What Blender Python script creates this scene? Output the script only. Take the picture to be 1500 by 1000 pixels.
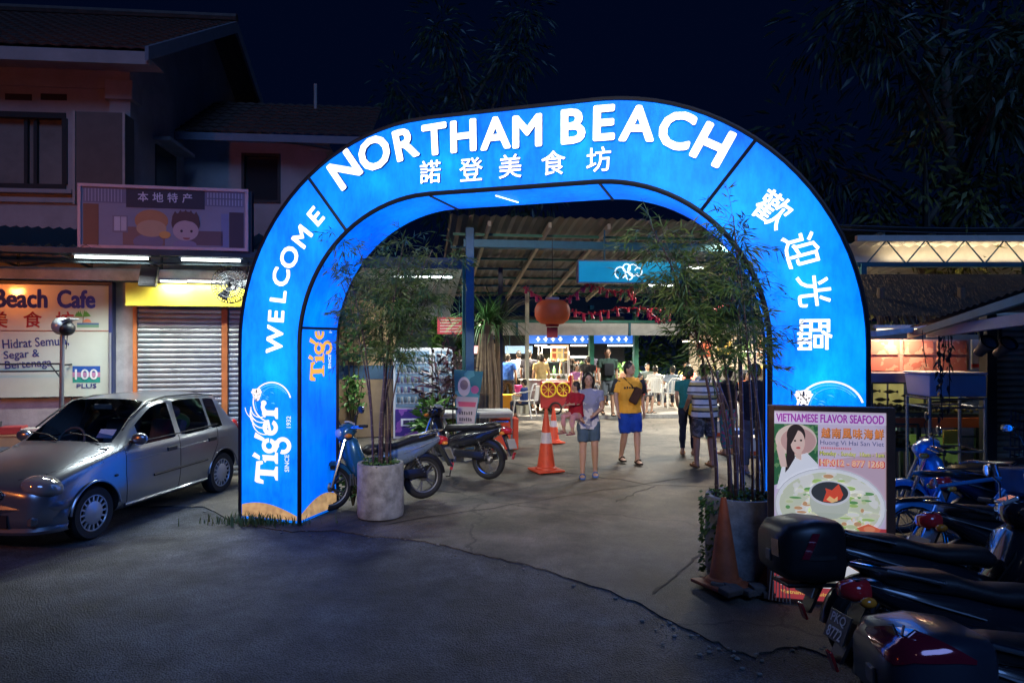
import bpy, bmesh, math, random
from mathutils import Vector, Matrix, noise
from math import radians as R, sin, cos, pi
random.seed(7)
D = bpy.data
SC = bpy.context.scene
COL = SC.collection
for o in list(D.objects): D.objects.remove(o)

# ------------------------------------------------------------------ camera, sky, exposure
CH = 2.07
cd = D.cameras.new('camera'); cam = D.objects.new('camera', cd); COL.objects.link(cam)
cam.location = (0, 0, CH); cam.rotation_euler = (R(90), 0, 0)
cd.lens = 24; cd.sensor_width = 36; cd.clip_end = 800
SC.camera = cam
w = D.worlds.new('World'); SC.world = w; w.use_nodes = True
bg = w.node_tree.nodes['Background']
bg.inputs[0].default_value = (.04, .18, 1.0, 1); bg.inputs[1].default_value = .0105
sd = D.lights.new('fill_sun', 'SUN'); sd.energy = 1.05; sd.angle = R(25); sd.color = (.17, .38, 1)  # added sun lamp for soft blue fill, stands in for distant street lighting
sun = D.objects.new('fill_sun', sd); COL.objects.link(sun); sun.rotation_euler = (R(50), 0, R(14))
SC.view_settings.view_transform = 'Standard'; SC.view_settings.look = 'None'
SC.view_settings.exposure = 0.0; SC.view_settings.gamma = 1
cy = SC.cycles
cy.use_denoising = True
try: cy.denoiser = 'OPENIMAGEDENOISE'
except Exception: pass
cy.sample_clamp_indirect = 4; cy.max_bounces = 7; cy.diffuse_bounces = 3; cy.glossy_bounces = 3
cy.transparent_max_bounces = 12; cy.caustics_reflective = False; cy.caustics_refractive = False

# ------------------------------------------------------------------ pixel -> place
def at(px, py, Y): return Vector(((px-750)*Y/1000, Y, CH+(500-py)*Y/1000))
def G(px, py, z=0.0):
    Y = (CH-z)*1000/(py-500); return Vector(((px-750)*Y/1000, Y, z))
class Frame:                     # a vertical plane standing at (x, y), turned by a degrees
    def __init__(s, x, y, a):
        s.o = Vector((x, y, 0)); s.a = R(a); s.d = Vector((cos(s.a), sin(s.a))); s.n = Vector((-sin(s.a), cos(s.a)))
        s.M = Matrix.Translation(s.o) @ Matrix.Rotation(s.a, 4, 'Z')
    def pix(s, px, py, off=0.0):  # pixel on the plane at local depth off -> local (x, z)
        r = (px-750)/1000; A = s.o.xy + s.n*off
        t = (r*A.y-A.x)/(s.d.x-r*s.d.y); Y = A.y+t*s.d.y
        return t, CH+(500-py)*Y/1000
    def rect(s, x0, y0, x1, y1, off=0.0):
        a = s.pix(x0, (y0+y1)/2, off); b = s.pix(x1, (y0+y1)/2, off); xm = (x0+x1)/2
        return a[0], b[0], s.pix(xm, y1, off)[1], s.pix(xm, y0, off)[1]

# ------------------------------------------------------------------ materials
MATS = {}
def mat(name, col=(.5,.5,.5), rough=.6, metal=0, var=.15, vs=5, bump=0, bs=60, emit=0, ecol=None, coat=0, trans=0, alpha=1, spec=.5, ior=1.45, sss=0):
    if name in MATS: return MATS[name]
    m = D.materials.new(name); m.use_nodes = True; nt = m.node_tree; N = nt.nodes; L = nt.links
    b = N['Principled BSDF']; c = tuple(col)+(1,)
    b.inputs['Base Color'].default_value = c; b.inputs['Roughness'].default_value = rough
    b.inputs['Metallic'].default_value = metal; b.inputs['Specular IOR Level'].default_value = spec; b.inputs['IOR'].default_value = ior
    if coat: b.inputs['Coat Weight'].default_value = coat; b.inputs['Coat Roughness'].default_value = .05
    if trans: b.inputs['Transmission Weight'].default_value = trans
    if alpha < 1: b.inputs['Alpha'].default_value = alpha
    if emit:
        b.inputs['Emission Color'].default_value = tuple(ecol or col)+(1,); b.inputs['Emission Strength'].default_value = emit
    if var or bump:
        tc = N.new('ShaderNodeTexCoord')
        if var:
            n = N.new('ShaderNodeTexNoise'); n.inputs['Scale'].default_value = vs; n.inputs['Detail'].default_value = 6
            n.inputs['Roughness'].default_value = .65
            L.new(tc.outputs['Object'], n.inputs['Vector'])
            mr = N.new('ShaderNodeMapRange'); mr.inputs[1].default_value = .3; mr.inputs[2].default_value = .7
            mr.inputs[3].default_value = 1-var; mr.inputs[4].default_value = 1+var*.6
            L.new(n.outputs['Fac'], mr.inputs[0])
            mx = N.new('ShaderNodeVectorMath'); mx.operation = 'SCALE'; mx.inputs[0].default_value = col
            L.new(mr.outputs[0], mx.inputs['Scale']); L.new(mx.outputs[0], b.inputs['Base Color'])
            mr2 = N.new('ShaderNodeMapRange'); mr2.inputs[3].default_value = max(.02, rough-.12*min(1, var*4)); mr2.inputs[4].default_value = min(1, rough+.12*min(1, var*4))
            L.new(n.outputs['Fac'], mr2.inputs[0]); L.new(mr2.outputs[0], b.inputs['Roughness'])
        if bump:
            n2 = N.new('ShaderNodeTexNoise'); n2.inputs['Scale'].default_value = bs; n2.inputs['Detail'].default_value = 4
            L.new(tc.outputs['Object'], n2.inputs['Vector'])
            bp = N.new('ShaderNodeBump'); bp.inputs['Strength'].default_value = bump; bp.inputs['Distance'].default_value = .01
            L.new(n2.outputs['Fac'], bp.inputs['Height']); L.new(bp.outputs[0], b.inputs['Normal'])
    MATS[name] = m; return m
def glow(name, col, s, var=0, vs=4):      # something that gives off light
    if name in MATS: return MATS[name]
    m = D.materials.new(name); m.use_nodes = True; nt = m.node_tree; N = nt.nodes; L = nt.links
    b = N['Principled BSDF']; b.inputs['Base Color'].default_value = tuple(min(.8, c) for c in col)+(1,); b.inputs['Roughness'].default_value = .45
    b.inputs['Emission Color'].default_value = tuple(col)+(1,); b.inputs['Emission Strength'].default_value = s
    if var:
        tc = N.new('ShaderNodeTexCoord'); n = N.new('ShaderNodeTexNoise'); n.inputs['Scale'].default_value = vs; n.inputs['Detail'].default_value = 8; n.inputs['Roughness'].default_value = .6
        L.new(tc.outputs['Object'], n.inputs['Vector'])
        mr = N.new('ShaderNodeMapRange'); mr.inputs[1].default_value = .3; mr.inputs[2].default_value = .72; mr.inputs[3].default_value = s*(1-var); mr.inputs[4].default_value = s*(1+var)
        L.new(n.outputs['Fac'], mr.inputs[0]); L.new(mr.outputs[0], b.inputs['Emission Strength'])
    MATS[name] = m; return m
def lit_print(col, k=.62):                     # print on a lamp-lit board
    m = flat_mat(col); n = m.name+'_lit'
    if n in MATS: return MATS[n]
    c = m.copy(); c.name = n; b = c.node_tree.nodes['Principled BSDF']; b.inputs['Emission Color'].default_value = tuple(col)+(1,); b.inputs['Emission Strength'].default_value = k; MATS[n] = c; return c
def flat_mat(col, rough=.55):
    k = 'print_%02x%02x%02x' % tuple(int(min(1, c)*255) for c in col)
    return mat(k, col, rough, var=.06, vs=8)

# ------------------------------------------------------------------ objects
def empty(name, loc=(0,0,0), rz=0.0, label=None, cat=None, group=None):
    o = D.objects.new(name, None); COL.objects.link(o); o.location = loc; o.rotation_euler = (0, 0, rz); o.empty_display_size = .1
    return tag(o, label, cat, group)
def tag(o, label=None, cat=None, group=None, kind=None):
    if label: o['label'] = label
    if cat: o['category'] = cat
    if group: o['group'] = group
    if kind: o['kind'] = kind
    return o
def link_mesh(name, me, m, parent=None):
    o = D.objects.new(name, me); COL.objects.link(o)
    if parent is not None: o.parent = parent
    if m is not None:
        me.materials.clear(); me.materials.append(m)
    return o
def dup(o, parent=None):
    c = o.copy(); COL.objects.link(c)
    c.parent = parent
    for ch in list(o.children): dup(ch, c)
    return c
class MB:
    def __init__(s, M=None): s.v = []; s.f = []; s.M = M or Matrix.Identity(4)
    def add(s, vs, fs, M=None):
        k = len(s.v); T = s.M @ M if M is not None else s.M
        s.v += [tuple(T @ Vector(p)) for p in vs]; s.f += [tuple(i+k for i in f) for f in fs]; return s
    def box(s, x0, x1, y0, y1, z0, z1, M=None):
        return s.add([(x0,y0,z0),(x1,y0,z0),(x1,y1,z0),(x0,y1,z0),(x0,y0,z1),(x1,y0,z1),(x1,y1,z1),(x0,y1,z1)],
                     [(0,3,2,1),(4,5,6,7),(0,1,5,4),(1,2,6,5),(2,3,7,6),(3,0,4,7)], M)
    def tube(s, pts, r, n=8, sy=None, cap=True):     # r: number or list; sy: flattening of the section
        pts = [Vector(p) for p in pts]; m = len(pts)
        rs = [r]*m if not hasattr(r, '__len__') else list(r)
        vs = []; fs = []; prev = None
        for i, p in enumerate(pts):
            t = (pts[min(i+1, m-1)]-pts[max(i-1, 0)])
            if t.length < 1e-9: t = Vector((0,0,1))
            t.normalize()
            if prev is None:
                ref = Vector((0,0,1)) if abs(t.z) < .9 else Vector((1,0,0)); u = t.cross(ref).normalized()
            else:
                u = prev-t*prev.dot(t); u = u.normalized() if u.length > 1e-6 else t.orthogonal().normalized()
            prev = u; v = t.cross(u)
            for k in range(n):
                a = 2*pi*k/n; q = p+u*(cos(a)*rs[i])+v*(sin(a)*rs[i]*(sy or 1)); vs.append(q)
        for i in range(m-1):
            for k in range(n): fs.append((i*n+k, i*n+(k+1)%n, (i+1)*n+(k+1)%n, (i+1)*n+k))
        if cap: fs += [tuple(range(n))[::-1], tuple(range((m-1)*n, m*n))]
        return s.add(vs, fs)
    def lathe(s, prof, n=24, M=None, cap=True):       # prof [(r, z)]
        vs = [(r*cos(2*pi*k/n), r*sin(2*pi*k/n), z) for r, z in prof for k in range(n)]
        fs = [(i*n+k, i*n+(k+1)%n, (i+1)*n+(k+1)%n, (i+1)*n+k) for i in range(len(prof)-1) for k in range(n)]
        if cap: fs += [tuple(range(n))[::-1], tuple(range((len(prof)-1)*n, len(prof)*n))]
        return s.add(vs, fs, M)
    def ball(s, c, r, nu=12, nv=8, M=None):
        r = (r,)*3 if not hasattr(r, '__len__') else r
        vs = [(c[0], c[1], c[2]-r[2])]
        for j in range(1, nv):
            a = -pi/2+pi*j/nv
            vs += [(c[0]+r[0]*cos(a)*cos(2*pi*k/nu), c[1]+r[1]*cos(a)*sin(2*pi*k/nu), c[2]+r[2]*sin(a)) for k in range(nu)]
        vs.append((c[0], c[1], c[2]+r[2])); e = len(vs)-1
        fs = [(0, 1+(k+1)%nu, 1+k) for k in range(nu)]
        for j in range(nv-2): fs += [(1+j*nu+k, 1+j*nu+(k+1)%nu, 1+(j+1)*nu+(k+1)%nu, 1+(j+1)*nu+k) for k in range(nu)]
        fs += [(e, e-nu+k, e-nu+(k+1)%nu) for k in range(nu)]
        return s.add(vs, fs, M)
    def torus(s, R_, r, nu=28, nv=8, M=None, a0=0, a1=2*pi, sx=1):
        full = abs(a1-a0-2*pi) < 1e-6; m = nu if full else nu+1; vs = []; fs = []
        for i in range(m):
            a = a0+(a1-a0)*i/nu
            for k in range(nv):
                b = 2*pi*k/nv; q = R_+r*cos(b); vs.append((q*cos(a), q*sin(a), r*sx*sin(b)))
        for i in range(nu if full else m-1):
            for k in range(nv): fs.append((i*nv+k, ((i+1)%m)*nv+k, ((i+1)%m)*nv+(k+1)%nv, i*nv+(k+1)%nv))
        return s.add(vs, fs, M)
    def prism(s, poly, y0, y1, M=None):               # polygon in (x, z), thick along y
        n = len(poly); vs = [(x, y0, z) for x, z in poly]+[(x, y1, z) for x, z in poly]
        fs = [tuple(range(n)), tuple(range(2*n-1, n-1, -1))]+[(i, i+n, (i+1)%n+n, (i+1)%n) for i in range(n)]
        return s.add(vs, fs, M)
    def face(s, pts, M=None): return s.add(pts, [tuple(range(len(pts)))], M)
    def loft(s, rings, cap=True, closed=True):
        n = len(rings[0]); vs = [p for r in rings for p in r]; fs = []
        for i in range(len(rings)-1):
            for k in range(n if closed else n-1): fs.append((i*n+k, i*n+(k+1)%n, (i+1)*n+(k+1)%n, (i+1)*n+k))
        if cap: fs += [tuple(range(n))[::-1], tuple(range((len(rings)-1)*n, len(rings)*n))]
        return s.add(vs, fs)
    def mesh(s, name='mesh', smooth=False, bevel=0, seg=2, sub=0, fix=True):
        me = D.meshes.new(name); me.from_pydata(s.v, [], s.f)
        bm = bmesh.new(); bm.from_mesh(me)
        if fix: bmesh.ops.recalc_face_normals(bm, faces=bm.faces)
        if bevel: bmesh.ops.bevel(bm, geom=list(bm.edges), offset=bevel, segments=seg, profile=.6, affect='EDGES', clamp_overlap=True)
        bm.to_mesh(me); bm.free()
        if sub:
            o = D.objects.new('tmp', me); COL.objects.link(o); md = o.modifiers.new('s', 'SUBSURF'); md.levels = sub
            dg = bpy.context.evaluated_depsgraph_get(); m2 = D.meshes.new_from_object(o.evaluated_get(dg)); D.objects.remove(o); D.meshes.remove(me); me = m2; me.name = name
        if smooth:
            me.shade_smooth()
            if smooth != 'all': me.set_sharp_from_angle(angle=R(42))
        return me
    def build(s, name, m, parent=None, **k): return link_mesh(name, s.mesh(name, **k), m, parent)

def box_obj(name, m, parent, *b, bevel=0, M=None, **k): return MB(M).box(*b).build(name, m, parent, bevel=bevel, **k)

# ------------------------------------------------------------------ writing and print
RX = Matrix.Rotation(R(90), 4, 'X')          # writing stands up and faces local -y
_tm = {}
def text_mesh(body, h=None, bold=0.0, ext=0.0, wd=None, shear=0.0, space=1.0, line=1.0, align='CENTER'):
    key = (body, h, bold, ext, wd, shear, space, line, align)
    if key in _tm: return _tm[key]
    c = D.curves.new('t', 'FONT'); c.body = body; c.size = 1; c.shear = shear; c.space_character = space; c.space_line = line
    c.align_x = align; c.resolution_u = 3
    o = D.objects.new('t', c); COL.objects.link(o)
    me = D.meshes.new_from_object(o.evaluated_get(bpy.context.evaluated_depsgraph_get()))
    D.objects.remove(o); D.curves.remove(c)
    xs = [v.co.x for v in me.vertices]; ys = [v.co.y for v in me.vertices]
    cx, cy_ = (min(xs)+max(xs))/2, (min(ys)+max(ys))/2; sy = (h/(max(ys)-min(ys))) if h else 1; sx = (wd/(max(xs)-min(xs))) if wd else sy
    if align == 'LEFT': cx = min(xs)
    for v in me.vertices: v.co = Vector(((v.co.x-cx)*sx, (v.co.y-cy_)*sy, 0))
    if bold:                                  # thicken by laying shifted copies over each other
        d = bold*sy*.8; V = []; F = []; k0 = [tuple(p.vertices) for p in me.polygons]; n = len(me.vertices)
        for k in range(13):
            a = 2*pi*k/12; ox, oy = (d*cos(a), d*sin(a)) if k < 12 else (0, 0)
            F += [tuple(i+len(V) for i in f) for f in k0]; V += [(v.co.x+ox, v.co.y+oy, .00012*k) for v in me.vertices]
        me.clear_geometry(); me.from_pydata(V, [], F)
    if ext:
        V = [v.co.copy() for v in me.vertices]; F = [tuple(p.vertices) for p in me.polygons]; n = len(V); cnt = {}
        for f in F:
            for i in range(len(f)): e = (f[i], f[(i+1) % len(f)]); cnt[frozenset(e)] = cnt.get(frozenset(e), [])+[e]
        bd = [v[0] for v in cnt.values() if len(v) == 1]
        me.clear_geometry(); me.from_pydata(V+[v+Vector((0,0,ext)) for v in V], [], [tuple(i+n for i in f) for f in F]+[(a, b, b+n, a+n) for a, b in bd])
    me.name = 'lettering'; _tm[key] = me; return me
def text(body, m, parent, x, y, z, roll=0.0, name='lettering', side=None, **k):
    me = text_mesh(body, **k).copy(); o = link_mesh(name, me, m, parent)
    if side is not None:
        me.materials.append(side)
        ez = max(v.co.z for v in me.vertices)*.6
        for p in me.polygons: p.material_index = 0 if p.center.z > ez and abs(p.normal.z) > .9 else 1
    o.matrix_local = Matrix.Translation((x, y, z)) @ RX @ Matrix.Rotation(R(roll), 4, 'Z')
    return o
def flat(pts, y, m, parent, name='print'):     # a printed shape in local (x, z), a hair in front of the last one
    return MB().face([(x, y, z) for x, z in pts]).build(name, m if not isinstance(m, tuple) else flat_mat(m), parent, fix=False)
def ell(cx, cz, rx, rz, n=28, a0=0, a1=360, rot=0):
    c, s_ = cos(R(rot)), sin(R(rot)); out = []
    for i in range(n):
        a = R(a0+(a1-a0)*i/(n if a1-a0 == 360 else n-1)); x, z = rx*cos(a), rz*sin(a); out.append((cx+x*c-z*s_, cz+x*s_+z*c))
    return out
def crescent(cx, cz, r0, r1, a0, a1, n=18): return ell(cx, cz, r0, r0, n, a0, a1)+ell(cx, cz, r1, r1, n, a0, a1)[::-1]

def tube_lamp(parent, p0, p1, power, col=(1, .97, .9), r=.018, es=9, name='fluorescent_tube', spread=170):
    MB().tube([p0, p1], r, 10).build(name, glow('tube_%d%d%d_%d' % (col[0]*9, col[1]*9, col[2]*9, es), col, es), parent)
    if power:
        p0, p1 = Vector(p0), Vector(p1); l = D.lights.new('tube_light', 'AREA'); l.shape = 'RECTANGLE'; l.size = (p1-p0).length; l.size_y = .05
        l.energy = power; l.color = col; o = D.objects.new('tube_light', l); COL.objects.link(o); o.parent = parent
        x = (p1-p0).normalized(); z = Vector((0,0,1)); yv = z.cross(x).normalized(); z = x.cross(yv)
        o.matrix_local = Matrix.Translation((p0+p1)/2-Vector((0,0,r*1.6))) @ Matrix((x, yv, z)).transposed().to_4x4()
        l.spread = R(spread); return o
# ------------------------------------------------------------------ ground
def ground_mat(name, c0, c1, scale, bump, bs, crack=0.0, patch=None):
    m = D.materials.new(name); m.use_nodes = True; nt = m.node_tree; N = nt.nodes; L = nt.links; b = N['Principled BSDF']
    tc = N.new('ShaderNodeTexCoord')
    def nz(s, det=8, ro=.65):
        n = N.new('ShaderNodeTexNoise'); n.inputs['Scale'].default_value = s; n.inputs['Detail'].default_value = det; n.inputs['Roughness'].default_value = ro
        L.new(tc.outputs['Object'], n.inputs['Vector']); return n
    a = nz(scale); r = N.new('ShaderNodeValToRGB'); r.color_ramp.elements[0].position = .34; r.color_ramp.elements[1].position = .68
    r.color_ramp.elements[0].color = tuple(c0)+(1,); r.color_ramp.elements[1].color = tuple(c1)+(1,); L.new(a.outputs['Fac'], r.inputs[0])
    out = r.outputs[0]
    v = N.new('ShaderNodeTexVoronoi'); v.inputs['Scale'].default_value = bs; L.new(tc.outputs['Object'], v.inputs['Vector'])
    mr = N.new('ShaderNodeMapRange'); mr.inputs[3].default_value = 1.9; mr.inputs[4].default_value = .45; mr.inputs[2].default_value = .7; L.new(v.outputs['Distance'], mr.inputs[0])
    mx = N.new('ShaderNodeVectorMath'); mx.operation = 'SCALE'; L.new(out, mx.inputs[0]); L.new(mr.outputs[0], mx.inputs['Scale']); out = mx.outputs[0]
    st = nz(.55, 10, .72); mr3 = N.new('ShaderNodeMapRange'); mr3.inputs[1].default_value = .42; mr3.inputs[2].default_value = .6; mr3.inputs[3].default_value = .5; mr3.inputs[4].default_value = 1.3
    L.new(st.outputs['Fac'], mr3.inputs[0]); m3 = N.new('ShaderNodeVectorMath'); m3.operation = 'SCALE'; L.new(out, m3.inputs[0]); L.new(mr3.outputs[0], m3.inputs['Scale']); out = m3.outputs[0]
    hgt = v.outputs['Distance']
    if crack:
        cv = N.new('ShaderNodeTexVoronoi'); cv.feature = 'DISTANCE_TO_EDGE'; cv.inputs['Scale'].default_value = crack
        nn = nz(2.2, 8); mm = N.new('ShaderNodeVectorMath'); mm.operation = 'MULTIPLY_ADD'; mm.inputs[1].default_value = (.55, .55, 0); L.new(nn.outputs['Color'], mm.inputs[0]); L.new(tc.outputs['Object'], mm.inputs[2]); L.new(mm.outputs[0], cv.inputs['Vector'])
        cr = N.new('ShaderNodeMapRange'); cr.inputs[2].default_value = .008; cr.inputs[3].default_value = .35; L.new(cv.outputs['Distance'], cr.inputs[0])
        m4 = N.new('ShaderNodeVectorMath'); m4.operation = 'SCALE'; L.new(out, m4.inputs[0]); L.new(cr.outputs[0], m4.inputs['Scale']); out = m4.outputs[0]
    L.new(out, b.inputs['Base Color'])
    rr = N.new('ShaderNodeMapRange'); rr.inputs[3].default_value = .5; rr.inputs[4].default_value = .85; L.new(st.outputs['Fac'], rr.inputs[0]); L.new(rr.outputs[0], b.inputs['Roughness'])
    bp = N.new('ShaderNodeBump'); bp.inputs['Strength'].default_value = bump; bp.inputs['Distance'].default_value = .012; L.new(hgt, bp.inputs['Height'])
    bp2 = N.new('ShaderNodeBump'); bp2.inputs['Strength'].default_value = .5; bp2.inputs['Distance'].default_value = .03; L.new(a.outputs['Fac'], bp2.inputs['Height']); L.new(bp.outputs[0], bp2.inputs['Normal'])
    L.new(bp2.outputs[0], b.inputs['Normal']); MATS[name] = m; return m
ASPH = ground_mat('asphalt', (.032, .035, .042), (.125, .132, .148), 2.6, .8, 85)
CONC = ground_mat('yard_concrete', (.08, .07, .057), (.205, .176, .14), 1.3, .35, 130, crack=.33)
SLAB = ground_mat('hall_floor', (.24, .23, .21), (.36, .34, .31), 1.1, .1, 160)
def sheet(name, pts, m, z, step=None):
    o = MB().face([(p[0], p[1], z) for p in pts]).build(name, m, fix=False); tag(o, kind='structure'); return o
sheet('ground', [(-250,-60),(250,-60),(250,400),(-250,400)], ASPH, 0)
edge = [(300,742),(350,768),(430,779),(490,777),(540,786),(590,789),(650,800),(720,816),(800,836),(880,862),(950,892),(1010,922),(1060,948),(1105,962),(1160,948),(1230,965),(1330,1040)]
ep = []
for i in range(len(edge)-1):
    for k in range(6):
        q = k/6; x = edge[i][0]*(1-q)+edge[i+1][0]*q; y = edge[i][1]*(1-q)+edge[i+1][1]*q
        p = G(x, y); ep.append((p.x+random.uniform(-.02,.02), p.y+random.uniform(-.03,.03)))
apron = ep+[(7,3.6),(30,4),(30,60),(-30,60),(-30,9.2)]
def raised(name, pts, m, z):
    n = len(pts); mb = MB(); mb.add([(p[0],p[1],-.2) for p in pts]+[(p[0],p[1],z) for p in pts], [tuple(range(n,2*n))]+[(i,(i+1)%n,(i+1)%n+n,i+n) for i in range(n)])
    return tag(mb.build(name, m, fix=False), kind='structure')
raised('yard_pavement', apron, CONC, .012)
# repaired joints: thin dark seams let into the slab
def seam(pts, name='pavement_joint'):
    q = [G(*p) for p in pts]; mb = MB(); L_ = []; R_ = []
    for i, p in enumerate(q):
        t = (q[min(i+1, len(q)-1)]-q[max(0, i-1)]).normalized(); n = Vector((-t.y, t.x, 0)); w_ = random.uniform(.006, .016)
        L_.append((p.x+n.x*w_, p.y+n.y*w_, .0165)); R_.append((p.x-n.x*w_, p.y-n.y*w_, .0165))
    mb.loft([L_, R_], cap=False, closed=False); return tag(mb.build(name, mat('joint_tar', (.03,.028,.026), .8), None), kind='structure')
def jag(p, q, n=14, a=3.0): return [(p[0]+(q[0]-p[0])*i/n+random.uniform(-a,a), p[1]+(q[1]-p[1])*i/n+random.uniform(-a,a)*.35) for i in range(n+1)]
seam(jag((700,672),(960,712), a=4)); seam(jag((960,712),(1100,716))); seam(jag((960,712),(900,736))); seam(jag((560,770),(1010,700), a=3))
seam(jag((1040,800),(960,870))); seam(jag((960,655),(1230,668)))
# small litter and stones along the edge
mb = MB()
for i in range(150):
    x, y = random.choice(ep); a = random.uniform(0, 6.3); r_ = random.uniform(.005, .022)
    mb.ball((x+random.gauss(0,.15), y+random.gauss(0,.15), .008), (r_, r_*random.uniform(.6,1), r_*.5), 6, 4)
tag(mb.build('gravel', mat('grit', (.2,.19,.17), .9), smooth=True), 'loose grit along the broken pavement edge', 'gravel', kind='stuff')

# ------------------------------------------------------------------ the lit arch
AF = Frame(-3.144, 7.9, math.degrees(math.atan2(5.914-7.9, 6.231)))
AW, AH, AT, AD, RO, ZC = 6.54, 4.4, .8, .76, 2.4, 2.0
ARCH = empty('lit_arch', AF.o, AF.a, 'big glowing blue fabric arch over the entrance with white lettering', 'arch')
def arch_path(off):                        # off 0 outer edge, AT inner edge
    r = RO-off; pts = [(off, z) for z in (0, .5, 1, 1.5, ZC)]
    pts += [(RO-r*cos(R(a)), ZC+r*sin(R(a))) for a in range(4, 91, 4)][:-1]
    pts += [(RO-r*cos(R(90))+ (AW-2*RO)*q, ZC+r) for q in (0, .25, .5, .75, 1)]
    pts += [(AW-RO+r*cos(R(a)), ZC+r*sin(R(a))) for a in range(88, 3, -4)]+[(AW-off, z) for z in (ZC, 1.5, 1, .5, 0)]
    return pts
PO, PI_ = arch_path(0), arch_path(AT); NP = len(PO)
def arch_fabric(name, cols, streak):
    m = D.materials.new(name); m.use_nodes = True; nt = m.node_tree; N = nt.nodes; L = nt.links; b = N['Principled BSDF']
    tc = N.new('ShaderNodeTexCoord'); n = N.new('ShaderNodeTexNoise'); n.inputs['Scale'].default_value = 1.1; n.inputs['Detail'].default_value = 5
    n2 = N.new('ShaderNodeTexNoise'); n2.inputs['Scale'].default_value = 14; n2.inputs['Detail'].default_value = 10; n2.inputs['Roughness'].default_value = .7
    mp = N.new('ShaderNodeMapping'); mp.inputs['Scale'].default_value = streak; L.new(tc.outputs['Object'], mp.inputs[0]); L.new(mp.outputs[0], n2.inputs['Vector']); L.new(tc.outputs['Object'], n.inputs['Vector'])
    ad = N.new('ShaderNodeMath'); ad.operation = 'MULTIPLY_ADD'; ad.inputs[1].default_value = .38; L.new(n2.outputs['Fac'], ad.inputs[0]); 
    sc = N.new('ShaderNodeMath'); sc.operation = 'MULTIPLY'; sc.inputs[1].default_value = .62; L.new(n.outputs['Fac'], sc.inputs[0]); L.new(sc.outputs[0], ad.inputs[2])
    r = N.new('ShaderNodeValToRGB'); r.color_ramp.elements[0].position = .36; r.color_ramp.elements[1].position = .66
    r.color_ramp.elements[0].color = cols[0]+(1,); r.color_ramp.elements[1].color = cols[1]+(1,); L.new(ad.outputs[0], r.inputs[0])
    b.inputs['Base Color'].default_value = (.0, .025, .12, 1); b.inputs['Roughness'].default_value = .6; b.inputs['Specular IOR Level'].default_value = .15
    L.new(r.outputs[0], b.inputs['Emission Color']); b.inputs['Emission Strength'].default_value = .9
    tr = N.new('ShaderNodeBsdfTranslucent'); L.new(r.outputs[0], tr.inputs[0]); ad2 = N.new('ShaderNodeAddShader'); L.new(b.outputs[0], ad2.inputs[0]); L.new(tr.outputs[0], ad2.inputs[1]); L.new(ad2.outputs[0], N['Material Output'].inputs[0]); return m
FAB = arch_fabric('backlit_blue', ((.0, .1, .58), (.004, .32, .98)), (1, 1, .35))
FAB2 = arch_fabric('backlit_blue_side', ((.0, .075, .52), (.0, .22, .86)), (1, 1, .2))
EDGE = mat('arch_edging', (.006, .008, .018), .5)
i52 = min(range(NP), key=lambda i: abs(PO[i][0]-.92)+abs(PO[i][1]-3.89)); j52 = NP-1-i52; i5 = 4; iE = next(i for i in range(NP) if abs(PO[i][0]-RO) < 1e-3 and PO[i][1] > 4)
def strip(a, b, P, Q, y0, y1, m, name, z0=0.03):
    A = [(P[i][0], y0, max(z0, P[i][1])) for i in range(a, b+1)]; B = [(Q[i][0], y1, max(z0, Q[i][1])) for i in range(a, b+1)]
    return MB().loft([A, B], cap=False, closed=False).build(name, m, ARCH, smooth='all')
for a, b in ((0, i52), (i52, j52), (j52, NP-1)):
    strip(a, b, PO, PI_, 0, 0, FAB, 'front_panel'); strip(a, b, PO, PI_, AD, AD, FAB2, 'back_panel'); strip(a, b, PO, PO, 0, AD, FAB, 'outer_panel')
for a, b in ((0, i5+2), (i5+2, iE), (iE, NP-1-iE), (NP-1-iE, NP-1-i5-2), (NP-3-i5, NP-1)): strip(a, b, PI_, PI_, 0, AD, FAB2, 'inner_panel')
for P in (PO, PI_):
    for y in (-.004, AD+.004): MB().tube([(x, y, z+.02) for x, z in P], .021 if P is PO else .024, 8).build('edge_tube', EDGE, ARCH, smooth=True)
for i in (i52, j52):
    MB().tube([(PO[i][0], -.006, PO[i][1]), (PI_[i][0], -.006, PI_[i][1])], .018, 6).build('seam_strap', EDGE, ARCH)
for i in (i5+2, iE, NP-1-iE, NP-3-i5): MB().tube([(PI_[i][0], 0, PI_[i][1]), (PI_[i][0], AD, PI_[i][1])], .016, 6).build('seam_strap', EDGE, ARCH)
x_ = PI_[iE+1][0]+.25; MB().tube([(x_, .12, PI_[iE][1]-.02), (x_+.12, .52, PI_[iE][1]-.02)], .007, 6).build('bare_tube_gap', glow('tube_gap', (1,1,1), 2.2), ARCH)
for x0 in (.0, AW-AT):                       # steel feet under the legs
    MB().box(x0+.06, x0+AT-.06, .06, AD-.06, 0.028, .06).build('foot_plate', mat('foot_steel', (.1,.1,.11), .5, .6), ARCH)
for k, (x, z, pw) in enumerate(((.42,.75,1.2),(.42,1.7,3.0),(.5,2.6,1.6),(1.0,3.35,1.8),(1.75,3.85,2.2),(2.6,4.0,2.6),(3.3,4.0,2.6),(4.0,4.0,2.6),(4.75,3.85,2.4),(5.5,3.3,2.4),(6.0,2.6,2.4),(6.12,1.75,4.2),(6.12,.8,2.0))):
    l = D.lights.new('arch_bulb', 'POINT'); l.energy = pw*2.1; l.color = (.85,.95,1); l.shadow_soft_size = .09; lo = D.objects.new('arch_bulb', l); COL.objects.link(lo); lo.parent = ARCH; lo.location = (x, .33, z)
WH = glow('letter_white', (.93, .99, 1.0), 1.35); SIDE = mat('letter_side', (.005, .05, .16), .6, var=0)
ly = -.045
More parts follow.
